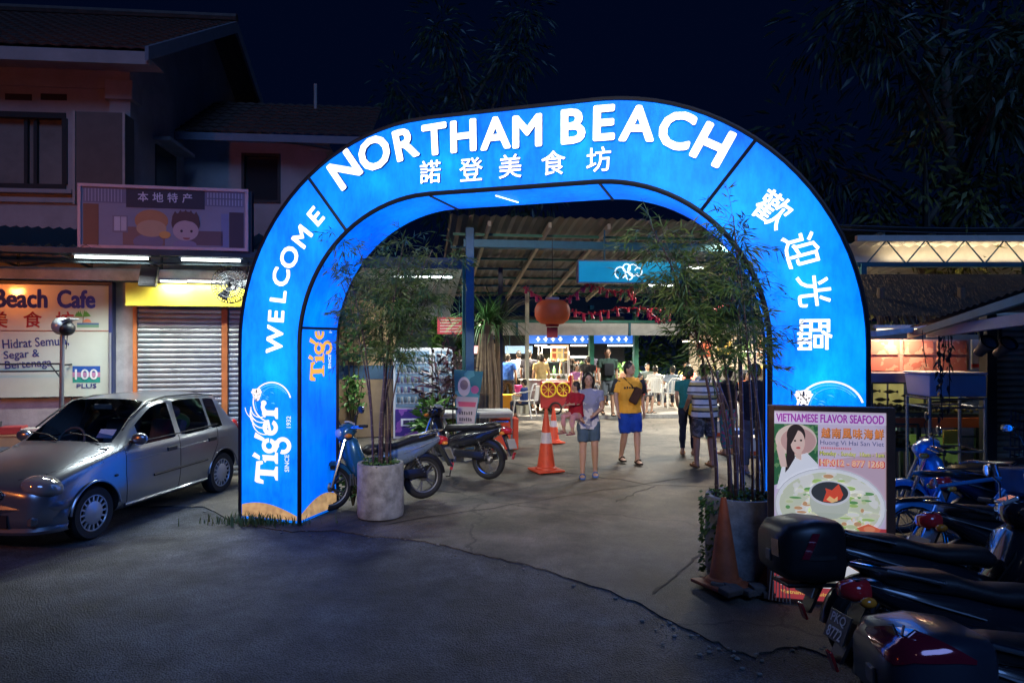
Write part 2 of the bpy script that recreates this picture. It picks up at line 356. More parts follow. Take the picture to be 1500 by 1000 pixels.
def letter(ch, px, py, h, roll, bold, ext=.035, m=WH, side=SIDE, y=ly+.035):
    x, z = AF.pix(px, py); return text(ch, m, ARCH, x, y, z, roll, 'letter', side=side, h=h, bold=bold, ext=ext)
for ch, px, py, h, ro in (('N',508,250,.32,36),('O',551,226,.335,27),('R',597,212,.31,12),('T',639,206,.305,3),('H',681,201,.305,1),('A',728,197,.305,0),('M',774,194,.3,0),
        ('B',841,187,.315,0),('E',886,182,.315,-1),('A',935,183,.315,-6),('C',991,193,.33,-17),('H',1044,214,.32,-29)):
    letter(ch, px, py, h, ro, .041)
for ch, px, py in (('諾',632.6,253),('登',692,249.5),('美',749,245),('食',812,240),('坊',878,235)): letter(ch, px, py, .235, 0, .012, .03)
for ch, px, py, h, ro in (('W',404,497,.205,86),('E',406,463,.2,86),('L',409,434,.2,83),('C',413,406,.215,76),('O',425,377,.22,64),('M',444,347,.2,54),('E',464,317,.2,45)):
    letter(ch, px, py, h, ro, .035, .008)
for ch, px, py, h, ro in (('歡',1132,307,.285,-38),('迎',1174,366,.285,-76),('光',1192,426,.27,-84),('臨',1193,490,.28,-90)): letter(ch, px, py, h, ro, .016, .008)
def slab_logo(parent, M, m, m2, emblem=True):  # the vertical beer wordmark, drawn along +x, cap height 1
    def P(polys, mm=m, name='logo_letter', y=-.012):
        mb = MB(M)
        for k, p in enumerate(polys): mb.face([(a, y-.0006*k, b) for a, b in p])
        return mb.build(name, mm, parent, fix=False)
    sl = lambda x, w_, z=0: [(x-w_/2, z), (x+w_/2, z), (x+w_/2, z+.1), (x+w_*.22, z+.17), (x-w_*.22, z+.17), (x-w_/2, z+.1)]
    stem = lambda x, z1, w_=.24: [(x-w_/2, .02), (x+w_/2, .02), (x+w_/2, z1), (x-w_/2, z1-.06)]
    P([[(0,1.0),(.06,1.1),(.95,1.02),(1.0,.72),(.86,.7),(.8,.84),(.2,.86),(.12,.68),(-.04,.68)], stem(.47,.95,.26), sl(.47,.62)])
    P([stem(1.14,.74), sl(1.14,.5), [(.92,.6),(1.1,.74),(1.1,.62),(.98,.54)], [(1.02,.86),(1.18,1.22),(1.36,1.1),(1.2,.84)]])
    P([crescent(1.68,.42,.34,.15,0,360,26)+[], crescent(1.72,-.24,.38,.19,-200,110,24), [(1.36,.1),(1.62,-.02),(1.95,.12),(1.8,.2),(1.5,.22)], [(1.86,.66),(2.02,1.12),(2.26,1.06),(2.0,.62)]])
    P([crescent(2.5,.36,.36,.17,20,335,26), [(2.3,.3),(2.84,.42),(2.82,.52),(2.3,.42)]])
    P([stem(3.14,.76), sl(3.14,.5), [(2.92,.62),(3.1,.76),(3.1,.64),(2.98,.56)], crescent(3.4,.5,.3,.12,55,165,12), ell(3.58,.66,.12,.13,14)])
    for tx, x in (('SINCE', .95), ('1932', 2.78)):
        t = text(tx, m2, parent, 0, 0, 0, h=.2, bold=.02, name='logo_small_print'); t.matrix_local = M @ Matrix.Translation((x, -.012, -.5 if tx == '1932' else -.42)) @ RX
    if emblem:                              # striped big-cat crest curling round the last letters
        arcs = [crescent(3.62,.28,.92,.86,-75,165,30), crescent(3.62,.28,.8,.765,-60,120,26), crescent(3.7,.2,.62,.6,-50,100,20), crescent(3.05,.72,.62,.56,75,215,20), crescent(3.2,.8,.52,.47,80,220,18), crescent(3.35,.86,.44,.395,85,215,16), crescent(2.75,.62,.6,.55,85,190,16), crescent(3.4,.95,.62,.585,95,170,12)]
        P(arcs[:1]+arcs[3:], m, 'crest', -.011); P(arcs[1:3], flat_mat_glow, 'crest', -.0115)
        P([[(3.55+.09*k, .12+.5*abs(sin(k*1.9))), (3.62+.09*k, .2+.5*abs(sin(k*1.9))), (3.58+.1*k, .34+.45*abs(sin(k*1.9)))] for k in range(7)], flat_mat_glow, 'crest', -.0118)
        hx, hz = 3.98, 1.0
        P([ell(hx,hz,.24,.2,18), ell(hx-.16,hz-.02,.16,.13,14), ell(hx+.16,hz+.15,.07,.07,10), ell(hx+.17,hz-.14,.07,.07,10), [(hx-.1,hz+.16),(hx+.1,hz+.27),(hx+.16,hz+.1)], [(hx-.1,hz-.17),(hx+.12,hz-.27),(hx+.16,hz-.1)]], m, 'crest', -.014)
        P([[(hx+.2,hz+.02),(hx+.05,hz+.035),(hx+.05,hz-.035),(hx+.2,hz-.02)], [(hx+.16,hz+.12),(hx+.03,hz+.085),(hx+.08,hz+.07)], [(hx+.16,hz-.12),(hx+.03,hz-.085),(hx+.08,hz-.07)], [(hx-.02,hz+.19),(hx-.06,hz+.12),(hx+.02,hz+.13)], [(hx-.02,hz-.19),(hx-.06,hz-.12),(hx+.02,hz-.13)], ell(hx-.06,hz+.075,.035,.02,8), ell(hx-.06,hz-.075,.035,.02,8), ell(hx-.25,hz,.035,.05,8), [(hx-.31,hz+.09),(hx-.29,hz),(hx-.31,hz-.09),(hx-.33,hz)], [(hx-.17,hz+.13),(hx-.2,hz+.07),(hx-.13,hz+.08)], [(hx-.17,hz-.13),(hx-.2,hz-.07),(hx-.13,hz-.08)]], SIDE, 'crest', -.019)
flat_mat_glow = glow('crest_blue', (.1, .5, .95), 1.0)
def logo_on(px0, py0, px1, py1, x_base_px, mW, mS, emblem):
    a = AF.pix(px0, py0); b = AF.pix(px0, py1); s_ = (b[1]-a[1])/3.72; xb = AF.pix(x_base_px, (py0+py1)/2)[0]
    slab_logo(ARCH, Matrix.Translation((xb, 0, a[1])) @ Matrix.Rotation(R(-90), 4, 'Y') @ Matrix.Diagonal((s_, 1, s_*1.12, 1)), mW, mS, emblem)
LW = glow('logo_cream', (1, .93, .87), 1.05); LS = glow('logo_small', (.75, .88, 1), .9)
logo_on(377, 706, 377, 585, 408, LW, LS, True)
a_ = AF.pix(1128, 705); s_ = .26                     # the same mark on the right leg, mostly behind the board
slab_logo(ARCH, Matrix.Translation((AW-.22, 0, .5)) @ Matrix.Rotation(R(-90), 4, 'Y') @ Matrix.Diagonal((.27, 1, .3, 1)), LW, LS, True)
YL = glow('logo_amber', (1, .5, .08), .8)            # amber mark inside the left leg: local x of that face runs along depth
slab_logo(ARCH, Matrix.Translation((AT, .47, 1.62)) @ Matrix.Rotation(R(90), 4, 'Z') @ Matrix.Rotation(R(-90), 4, 'Y') @ Matrix.Diagonal((.22, 1, .27, 1)), YL, LS, False)
GOLD = glow('foot_gold', (1, .58, .24), .42, .5, 14)
for x0 in (0, AW-AT):
    flat([(x0+.03, .06)]+[(x0+.03+.74*q/12, .06+.05+.12*sin(pi*(.25+.75*q/12))) for q in range(13)]+[(x0+.77, .06)], -.008, GOLD, ARCH, 'gold_band')
pts = [(AT+.008, .02+.72*q/12, .06+.02+.19*sin(pi*(.08+.67*q/12))) for q in range(13)]
MB().face([(AT+.008, .02, .06)]+pts+[(AT+.008, .74, .06)]).build('gold_band', GOLD, ARCH, fix=False)
# weeds round the left foot
def weeds(center, spread, n, hmin, hmax, name, label, m, cat='grass'):
    mb = MB()
    for i in range(n):
        x = center[0]+random.gauss(0, spread[0]); y = center[1]+random.gauss(0, spread[1]); a = random.uniform(0, 6.28); h = random.uniform(hmin, hmax); w_ = random.uniform(.004, .009)
        dx, dy = cos(a)*h*.5, sin(a)*h*.5
        mb.add([(x-w_*sin(a), y+w_*cos(a), .02), (x+w_*sin(a), y-w_*cos(a), .02), (x+dx*.5+w_*.7*sin(a), y+dy*.5-w_*.7*cos(a), .02+h*.7), (x+dx*.5-w_*.7*sin(a), y+dy*.5+w_*.7*cos(a), .02+h*.7), (x+dx, y+dy, .02+h)], [(0,1,2,3), (3,2,4)])
    return tag(mb.build(name, m, fix=False), label, cat, kind='stuff')
GRASS = mat('grass_blade', (.1, .15, .04), .6, var=.4, vs=3)
p = AF.M @ Vector((.35, -.1, 0)); weeds(p, (.28, .07), 420, .03, .13, 'grass', 'weedy grass tufts at the foot of the left arch leg', GRASS)
# ------------------------------------------------------------------ left shop row
SF = Frame(-4.21, 10.56, 13)
SHOP = empty('shop_row', SF.o, SF.a, 'low shop row with roller shutters and corrugated awning left of the arch', 'shop')
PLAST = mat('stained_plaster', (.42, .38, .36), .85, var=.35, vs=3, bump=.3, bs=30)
WHT = mat('grimy_white', (.55, .56, .55), .8, var=.4, vs=4)
xL = SF.pix(-120, 500)[0]; xR = 1.25
z_led0, z_led1 = SF.pix(100, 412)[1], SF.pix(100, 394)[1]
MB().box(xL, xR, .0, 3.2, 0, z_led0).build('wall', PLAST, SHOP)
MB().box(xL, xR+.1, -.28, 3.2, z_led0+.003, z_led1).build('ledge', WHT, SHOP, bevel=.01)
MB().box(xL, xR, -.02, 3.2, z_led1+.003, 3.55).build('upper_wall', mat('grey_plaster', (.3,.31,.32), .85, var=.35, vs=4), SHOP)  # upper wall in a darker, greyer plaster than below
# roller shutters and painted posts
OR = mat('orange_post', (.55, .16, .04), .55, var=.25)
STEEL = mat('shutter_steel', (.42, .42, .4), .42, .55, var=.25, vs=3)
def shutter(name, parent, x0, x1, z0, z1, y, m, pitch=.075):
    mb = MB(); n = int((z1-z0)/pitch); A = []; B = []
    for i in range(n):
        z = z0+pitch*i
        for dz, dy in ((.0, 0), (.012, -.016), (.04, -.024), (.064, -.014), (.072, .004)):
            A.append((x0, y+dy, z+dz)); B.append((x1, y+dy, z+dz))
    return mb.loft([A, B], cap=False, closed=False).build(name, m, parent, smooth=True)
r = SF.rect(203, 450, 325, 690); zt = r[3]
shutter('roller_shutter', SHOP, r[0], r[1], .02, zt, -.03, STEEL)
r2 = SF.rect(336, 450, 378, 690); shutter('roller_shutter', SHOP, r2[0], r2[1]+.4, .02, zt, -.03, STEEL)
for a, b in ((197, 203), (326, 335)):
    q = SF.rect(a, 450, b, 690); MB().box(q[0], q[1], -.09, .0, 0.02, zt).build('post', OR, SHOP, bevel=.008)
r = SF.rect(186, 416, 372, 449, -.34)
yb = MB().box(r[0], r[1]+.3, -.42, -.285, r[2], r[3]).build('yellow_signboard', mat('yellow_board', (.75, .62, .06), .5, var=.12), SHOP, bevel=.008)
# awning of corrugated sheet with brackets
AWM = mat('awning_metal', (.05, .07, .08), .5, .5, var=.3)
za, zb = SF.pix(150, 362, -1.25)[1], 3.75
mb = MB(); A = []; B = []
x = xL
while x < xR+.45:
    for k in range(4):
        dz = .022*sin(2*pi*k/4); A.append((x+k*.035, -1.3, za+dz)); B.append((x+k*.035, .15, zb+dz))
    x += .14
mb.loft([A, B], cap=False, closed=False).build('awning_sheet', AWM, SHOP, smooth=True)
MB().box(xL, xR+.45, -1.33, -1.29, za-.1, za-.02).build('awning_fascia', AWM, SHOP, bevel=.006)
for i in range(7):
    x = xL+.3+i*.95; MB().tube([(x, -1.27, za-.06), (x, -.02, 3.15), (x, -.02, 3.6)], .02, 6).build('awning_bracket', AWM, SHOP)
MB().tube([(xL, -.7, 3.28), (xR, -.7, 3.28)], .022, 6).build('awning_rail', AWM, SHOP)
MB().tube([(xL, -1.1, 3.12), (xR+.2, -1.1, 3.14)], .016, 6).build('awning_rail', AWM, SHOP)
for a, b in (((110,376), (217,380)), ((266,380), (352,383))):
    t = empty('fluorescent_lamp', SF.M @ Vector((SF.pix(a[0], a[1], -1.18)[0], -1.18, SF.pix(*a, -1.18)[1])), SF.a,
        'long white fluorescent tube under the awning left of the speaker box' if a[0] < 200 else 'long white fluorescent tube under the awning beside the wall fan', 'lamp', 'tubes under the awning')
    l = SF.pix(b[0], b[1], -1.18)[0]-SF.pix(a[0], a[1], -1.18)[0]
    MB().box(-.03, l+.03, -.025, .025, .025, .06).build('housing', WHT, t); tube_lamp(t, (0,0,0), (l,0,0), 52, (.9, 1, .96), .017, 7, spread=135)
for a, b in ((205+30, 273), (275, 362)):
    q0 = SF.pix(a, 412, -.5); q1 = SF.pix(b, 412, -.5)
    t = empty('fluorescent_lamp', SF.M @ Vector((q0[0], -.5, q0[1])), SF.a, 'slim tube lamp above the yellow signboard, %s one' % ('left' if a < 260 else 'right'), 'lamp', 'tubes over the yellow board')
    MB().box(-.02, q1[0]-q0[0]+.02, -.02, .02, .02, .05).build('housing', WHT, t); tube_lamp(t, (0,0,0), (q1[0]-q0[0],0,0), 14, (.95, 1, .9), .014, 5)
# cafe sign
CAFE = empty('cafe_sign', SF.o, SF.a, 'cream cafe signboard with blue lettering and drink logo behind the car', 'sign')
r = SF.rect(-110, 416, 160, 582, -.12); cx0, cx1, cz0, cz1 = r
MB().box(cx0, cx1, -.1, -.004, cz0, cz1).build('panel', mat('cream_panel', (.62, .68, .56), .22, var=.08, vs=2, coat=.4), CAFE)
MB().box(cx1+.002, cx1+.055, -.16, -.004, cz0-.8, cz1+.06).build('frame', mat('navy_frame', (.02, .04, .14), .4), CAFE, bevel=.006)
MB().box(cx0, cx1+.055, -.16, -.004, cz1+.002, cz1+.05).build('frame', mat('dark_frame', (.05, .04, .04), .4), CAFE, bevel=.006)
MB().box(cx0, cx1, -.108, -.1, SF.pix(80, 484, -.12)[1]-.008, SF.pix(80, 484, -.12)[1]+.004).build('rule', mat('red_rule', (.35, .12, .08), .5), CAFE)
MB().tube([(cx1+.03, -.18, SF.pix(160, 487, -.12)[1]), (cx1+.03, -.18, .3)], .018, 8).build('downpipe', mat('grey_pipe', (.4,.4,.42), .35, .5), CAFE)
BL = flat_mat((.02, .06, .42)); RD = flat_mat((.5, .03, .04)); NV = flat_mat((.03, .05, .2))
def ctext(s, px, py, hp, m, wp=None, **k):
    if wp: k['wd'] = SF.pix(px+wp/2, py, -.1)[0]-SF.pix(px-wp/2, py, -.1)[0]
    x, z = SF.pix(px, py, -.1); Y = (SF.M @ Vector((x, -.1, 0))).y; return text(s, m, CAFE, x, -.106, z, h=hp*Y/1000, **k)
ctext('Beach', 31, 437, 26, BL, wp=76, bold=.04); ctext('Cafe', 112, 438, 25, BL, wp=54, bold=.04)
for c, px in (('美', -2), ('食', 48), ('坊', 95)): ctext(c, px, 468, 23, RD, bold=.02)
for s_, px, py, hh, ww_ in (('Hidrat Semula,', 53, 502, 15, 97), ('Segar &', 32, 520, 15, 52), ('Bertenaga', 42, 534, 15, 68)): ctext(s_, px, py, hh, NV, wp=ww_, roll=4, bold=.012)
def cpix(px, py): return SF.pix(px, py, -.1)
def crect(x0, y0, x1, y1, m, k=0, nm='print'):
    return flat([cpix(x0, y1), cpix(x1, y1), cpix(x1, y0), cpix(x0, y0)], -.104-.0015*k, m, CAFE, nm)
crect(106.5, 536, 147, 560, (.02, .32, .24)); crect(106.5, 536, 147, 546, (.02, .1, .4), 1); crect(106.5, 545, 147, 552, (.55, .25, .4), 2)
ctext('100', 127, 548, 15, flat_mat((.8, .85, .82)), wp=33, bold=.01).location.y = -.112
ctext('PLUS', 127, 565, 6, NV, wp=29, bold=.03)
crect(113, 473, 145, 479.5, (.2, .42, .25), 0); crect(113, 473, 145, 475.5, (.1, .2, .35), 1)
flat([cpix(128+6*cos(a/8*pi), 472-5*sin(a/8*pi)) for a in range(9)], -.107, (.8, .3, .15), CAFE)
for k in range(9):
    a = R(20*k+10); flat([cpix(122, 464), cpix(122+9*cos(a)-1.5, 461-8*sin(a)), cpix(122+12*cos(a), 464-5*sin(a))], -.109-.0008*k, (.1, .33, .05), CAFE)
flat([cpix(121,473), cpix(122.5,473), cpix(123,464), cpix(121.5,464)], -.107, (.3,.2,.1), CAFE)
# dark picture board over the awning
TF = Frame(*(SF.M @ Vector((0, -1.33, 0))).xy, 10.5)
a = TF.pix(117, 315); b = TF.pix(362, 323); z0 = TF.pix(240, 363.5)[1]; z1 = TF.pix(240, 275.5)[1]; W_, H_ = b[0]-a[0], z1-z0
BRD = empty('picture_signboard', TF.M @ Vector((a[0], 0, z0)), TF.a, 'unlit picture signboard with cartoon shop scene standing on the awning', 'sign')
MB().box(0, W_+.06, .0, .16, -.03, H_).build('case', mat('board_case', (.02, .025, .03), .5), BRD)
MB().box(.0, W_, -.006, -.001, 0, H_).build('face', mat('board_face', (.3, .27, .3), .18, var=.1, vs=2, coat=.6), BRD)
FRM = mat('board_frame', (.62, .4, .36), .4)
for q in ((-.02, W_+.02, -.02, .02), (-.02, W_+.02, H_-.02, H_+.02), (-.02, .02, .021, H_-.021), (W_-.02, W_+.02, .021, H_-.021)): MB().box(q[0], q[1], -.03, -.007, q[2], q[3]).build('frame', FRM, BRD, bevel=.004)
def bp(x0, x1, z0, z1, c, k=0): return flat([(x0*W_, z0*H_), (x1*W_, z0*H_), (x1*W_, z1*H_), (x0*W_, z1*H_)], -.008-.0012*k, c, BRD)
bp(.02, .98, .72, .97, (.16, .15, .2)); bp(.27, .74, .66, .97, (.03, .03, .045), 2)
for i in range(12): bp(.03+.019*i, .035+.019*i, .74, .95, (.35, .33, .38), 1); bp(.755+.019*i, .762+.019*i, .74, .95, (.35, .33, .38), 1)
bp(.755, .97, .84, .86, (.12, .12, .16), 2)
bp(.02, .11, .03, .7, (.2, .09, .05), 1); bp(.89, .98, .03, .63, (.06, .04, .05), 1); bp(.84, .885, .03, .6, (.2, .2, .3), 1)
bp(.19, .28, .24, .52, (.22, .18, .2), 1); bp(.2, .235, .27, .5, (.5, .45, .45), 2); bp(.24, .272, .27, .5, (.48, .42, .42), 2)
bp(.25, .5, .04, .34, (.24, .13, .1), 1); bp(.62, .85, .06, .3, (.15, .09, .09), 1)
def el(cx, cz, rx, rz, c, k, n=24, a0=0, a1=360): return flat([(x, z) for x, z in ell(cx*W_, cz*H_, rx*W_, rz*H_, n, a0, a1)], -.008-.0012*k, c, BRD)
el(.42, .45, .1, .18, (.45, .2, .08), 2); el(.42, .32, .09, .14, (.5, .3, .16), 3); el(.5, .22, .035, .06, (.65, .32, .08), 4); el(.4, .1, .09, .12, (.2, .16, .2), 2)
el(.625, .42, .087, .2, (.1, .05, .045), 3); el(.625, .3, .078, .17, (.48, .33, .3), 4)
flat([(.54*W_, .42*H_)]+[((.545+.016*i)*W_, (.58+(.07 if i % 2 else 0)-.0018*(i-5)**2)*H_) for i in range(11)]+[(.71*W_, .42*H_), (.62*W_, .47*H_)], -.016, (.1,.05,.045), BRD)
el(.6, .29, .008, .022, (.05,.03,.03), 7); el(.66, .29, .008, .022, (.05,.03,.03), 7); el(.63, .18, .022, .03, (.3,.08,.07), 7, 12, 180, 360); el(.62, .07, .07, .07, (.25,.2,.27), 2)
for i, c in enumerate('本地特产'): text(c, flat_mat((.6, .56, .6)), BRD, (.37+.088*i)*W_, -.014, .84*H_, h=.125*H_/.8, bold=.015)
# speaker box, wall fan, pole with helmet, tables
def on_shop(px, py, off): x, z = SF.pix(px, py, off); return SF.M @ Vector((x, off, z))
p = on_shop(218, 405, -.75); SPK = empty('speaker_box', p, SF.a+R(8), 'small black speaker box hanging under the awning', 'speaker')
MB().prism([(-.13,-.14),(.09,-.14),(.13,.14),(-.09,.14)], -.09, .09).build('cabinet', mat('black_box', (.012,.013,.015), .5), SPK, bevel=.012); MB().box(-.085,.085,-.1,-.092,-.11,.11).build('grille', mat('grille', (.03,.03,.035), .7, bump=.8, bs=250), SPK); MB().tube([(0,0,.14),(0,.1,.3),(0,.3,.38)], .012, 6).build('bracket', AWM, SPK)
p = on_shop(338, 417, -.95); FAN = empty('wall_fan', p, SF.a+R(-10), 'black caged fan mounted by the yellow signboard', 'fan')
BLK = mat('black_plastic', (.012, .012, .014), .45)
mb = MB(); FM = Matrix.Rotation(R(90), 4, 'X')
for k in range(40):
    a = 2*pi*k/40; mb.tube([(.045*cos(a),-.07,.045*sin(a)), (.15*cos(a),-.08,.15*sin(a)), (.26*cos(a),-.02,.26*sin(a)), (.15*cos(a),.05,.15*sin(a))], .0045, 4)
for r_, y in ((.26,-.02),(.18,-.07),(.1,-.082)): mb.torus(r_, .008, 36, 5, Matrix.Translation((0,y,0)) @ FM)
mb.build('cage', BLK, FAN); MB().ball((0,.1,0), (.085,.11,.085)).build('motor', BLK, FAN, smooth='all')
for k in range(3):
    b_ = MB(); a = 2*pi*k/3; b_.add([(.03*cos(a),-.03,.03*sin(a)), (.23*cos(a-.35),-.045,.23*sin(a-.35)), (.24*cos(a+.3),0,.24*sin(a+.3)), (.05*cos(a+.9),0,.05*sin(a+.9))], [(0,1,2,3)]); b_.build('blade', mat('fan_blade', (.06,.07,.08), .4), FAN, fix=False)
MB().tube([(0,.14,0),(.12,.2,-.05),(.18,.2,.35)], .018, 6).build('mount', BLK, FAN)
p = G(88, 700); p = Vector((-5.95, 9.0, 0)); POL = empty('steel_pole', p, SF.a, 'slim steel pole behind the car with helmet on top', 'pole')
p = at(88, 480, 9.0); POL.location = (p.x, 9.0, 0); MB().tube([(0,0,0),(.03,0,p.z)], .028, 10).build('shaft', mat('pole_steel', (.32,.33,.34), .35, .7), POL, smooth=True); MB().lathe([(.12,0),(.12,.02),(.04,.05)], 16).build('base', AWM, POL)
HEL = empty('helmet', p+Vector((.03,0,.02)), 0, 'grey open-face motorcycle helmet hanging on the steel pole', 'helmet')
MB().ball((0,0,0), (.12,.14,.12), 20, 12).build('shell', mat('helmet_grey', (.33,.36,.36), .25, .2, coat=.6), HEL, smooth='all')
MB().ball((.07,-.02,-.03), (.1,.11,.095), 14, 8).build('lining', BLK, HEL, smooth='all'); MB().box(.02,.18,-.1,.1,.05,.065, Matrix.Rotation(R(-14),4,'Y')).build('peak', mat('helmet_peak', (.2,.22,.23), .3), HEL, bevel=.006)
MB().tube([(.1,-.05,-.08),(.1,-.06,-.2),(.08,-.05,-.3)], .006, 5).build('strap', BLK, HEL)
def pframe(name, label, x0, y0, w_, h, d, rz):
    t = empty(name, (x0, y0, 0), rz, label, 'rack'); m = mat('rack_iron', (.05,.05,.05), .5, .5)
    for x in (0, w_):
        for y in (0, d): MB().tube([(x,y,0),(x,y,h)], .016, 6).build('leg', m, t)
    for z in (h, h-.1):
        for y in (0, d): MB().tube([(0,y,z),(w_,y,z)], .014, 6).build('rail', m, t)
    for x in (0, w_): MB().tube([(x,0,h-.02),(x,d,h-.02)], .014, 6).build('rail', m, t); MB().tube([(x,0,h-.2),(x-.12 if x else x+.12,0,h-.02)], .01, 6).build('brace', m, t)
    return t
q = at(66, 534, 9.2); pframe('iron_rack', 'dark iron frame rack standing before the cafe sign', q.x-1.7, 9.2, 1.7, q.z, .4, SF.a)
q = at(78, 583, 9.0); DT = empty('display_table', (q.x-1.55, 8.75, 0), SF.a, 'low table with cloth edge left behind the car', 'table')
MB().box(-1.2,1.55,0,.55,.78,.83).build('tabletop', mat('table_wood', (.28,.16,.08), .5), DT, bevel=.008); MB().box(-1.2,1.55,-.012,-.002,.69,.8).build('apron', mat('table_edge', (.5,.42,.2), .6), DT)
for x in (-1.1, 1.45):
    for y in (.06, .5): MB().box(x-.025,x+.025,y-.025,y+.025,0,.78).build('leg', AWM, DT)
for i, (dx, c, h) in enumerate(((.9,(.4,.05,.05),.1),(1.15,(.5,.45,.4),.07),(.6,(.05,.05,.06),.16))):
    p = DT.location+Vector((dx*cos(SF.a), dx*sin(SF.a)+.25, .83)); o = MB().prism([(-.12,0),(.12,0),(.14,h),(-.14,h)], -.1, .1).build('storage_tray', flat_mat(c), None, bevel=.01); o.location = p; o.rotation_euler.z = SF.a+i*.1
    tag(o, ('shallow red tray', 'pale flat tray', 'black plastic tub')[i]+' on the low table behind the car', 'tray')

# ------------------------------------------------------------------ house behind
HF = Frame(-6.95, 12.4, 5.5)
HOUSE = empty('two_storey_house', HF.o, HF.a, 'dark two-storey house with tiled roofs rising behind the shop row', 'house')
HW = mat('house_wall', (.34, .27, .24), .85, var=.25, vs=1.2, bump=.2, bs=25)
z_e = HF.pix(100, 92)[1]
def wall_with_hole(name, x0, x1, z0, z1, y0, y1, hole, m):
    a, b, c, d = hole; mb = MB()
    mb.box(x0, a, y0, y1, z0, z1); mb.box(b, x1, y0, y1, z0, z1); mb.box(a, b, y0, y1, z0, c); mb.box(a, b, y0, y1, d, z1); return mb.build(name, m, HOUSE)
hw = HF.rect(-60, 168, 97, 273)
wall_with_hole('front_wall', -9, 0, 0, z_e, 0, .25, hw, HW)
MB().box(-.25, -.001, .251, 9.5, 0, z_e).build('side_wall', HW, HOUSE)
q = HF.rect(178, 120, 206, 330); MB().box(-.3, .06, -.1, .22, 0, HF.pix(190,126)[1]).build('corner_pier', HW, HOUSE); MB().box(-.36, .12, -.16, .26, HF.pix(190,150)[1], HF.pix(190,122)[1]).build('pier_cap', HW, HOUSE, bevel=.02)
MB().box(-9, .0, -.05, -.002, HF.pix(60,292)[1]-.06, HF.pix(60,292)[1]+.03).build('string_course', HW, HOUSE)
MB().box(-9, .0, -.06, -.002, HF.pix(60,124)[1]-.05, HF.pix(60,118)[1]).build('string_course', HW, HOUSE)
WG = mat('dark_glass', (.03, .028, .027), .08, var=.05); WFR = mat('window_frame', (.02,.018,.016), .5)
WN = MB().box(hw[0], hw[1], .1, .12, hw[2], hw[3]).build('window', mat('curtained_glass', (.2,.16,.13), .12, var=.2, vs=2, coat=.5), HOUSE)
for q in ((hw[0],hw[1],hw[2]-.05,hw[2]+.05),(hw[0],hw[1],hw[3]-.05,hw[3]+.05),(hw[1]-.06,hw[1]+.03,hw[2]+.051,hw[3]-.051)): MB().box(q[0],q[1],-.03,.09,q[2],q[3]).build('frame', WFR, WN)
for px in (36, 50): x = HF.pix(px, 220)[0]; MB().box(x-.03, x+.03, .03, .095, hw[2]+.051, hw[3]-.051).build('mullion', WFR, WN)
MB().box(hw[0]-.1, hw[1]+.15, -.12, -.003, hw[2]-.13, hw[2]-.055).build('window_sill', HW, HOUSE, bevel=.01)
for a, b in ((8, 47), (60, 98)): q = HF.rect(a, 138, b, 147); MB().box(q[0],q[1],-.012,.02,q[2],q[3]).build('vent', mat('vent_dark', (.04,.02,.015), .8), HOUSE)
q = HF.rect(109, 164, 182, 300, -.45); MB().box(q[0],q[1],-.45,-.06,q[2],q[3]).build('louvre_box', mat('louvre_box', (.12,.08,.06), .6), HOUSE, bevel=.012)
for a in ((q[0]-.02,q[0]+.02,q[2],q[3]),(q[1]-.02,q[1]+.02,q[2],q[3])): MB().box(a[0],a[1],-.475,-.452,a[2],a[3]).build('louvre_trim', mat('louvre_trim', (.4,.3,.24), .6), HOUSE)
TILE = mat('roof_tile', (.075, .045, .035), .55, var=.45, vs=7, bump=.3, bs=40)
def tile_roof(name, x0, x1, y0, z0, y1, z1, px=.24, rows=.33, parent=None):
    L_ = math.hypot(y1-y0, z1-z0); ny = int(L_/rows); nx = int((x1-x0)/px); mb = MB(); sy, sz = (y1-y0)/L_, (z1-z0)/L_; K = 5
    for j in range(ny):
        a = j*rows; b = a+rows*1.12; A = []; B = []
        for i in range(nx*K+1):
            x = x0+px*i/K; c = .028*abs(sin(pi*i/K))*1.0
            for lst, s_, lift in ((A, a, .035), (B, b, .0)):
                h = lift+c; lst.append((x, y0+sy*s_-sz*h, z0+sz*s_+sy*h))
        A0 = [(p[0], p[1]+sz*.035, p[2]-sy*.035) for p in A]
        mb.loft([A0, A, B], cap=False, closed=False)
    return mb.build(name, TILE, parent or HOUSE, smooth=True)
ex = HF.pix(214, 95, -.75)[0]
tile_roof('roof', -9, ex+.05, -.75, z_e-.02, 4.2, z_e+2.75)
tile_roof('roof', -9, ex+.05, 9.9, z_e-.02, 4.2, z_e+2.75)
MB().box(-9, ex+.03, -.73, -.68, z_e-.26, z_e-.04).build('fascia', HW, HOUSE); MB().box(-9, ex, -.67, 0, z_e-.12, z_e-.08).build('soffit', HW, HOUSE)
MB().tube([(-9,4.2,z_e+2.85),(ex+.05,4.2,z_e+2.85)], .11, 8).build('ridge', TILE, HOUSE)
BG = mat('bargeboard', (.16,.15,.17), .7)
for ya, yb in ((-.8, 4.2), (9.95, 4.2)): MB().add([(ex,ya,z_e-.22),(ex,yb,z_e+2.5),(ex,yb,z_e+2.78),(ex,ya,z_e+.02),(ex+.06,ya,z_e-.22),(ex+.06,yb,z_e+2.5),(ex+.06,yb,z_e+2.78),(ex+.06,ya,z_e+.02)], [(0,1,2,3),(7,6,5,4),(0,4,5,1),(3,2,6,7),(0,3,7,4),(1,5,6,2)]).build('bargeboard', BG, HOUSE)
MB().add([(-.03,0,z_e+.002),(-.03,9.4,z_e+.002),(-.03,4.4,z_e+2.6)], [(0,1,2)]).build('gable', HW, HOUSE, fix=False)
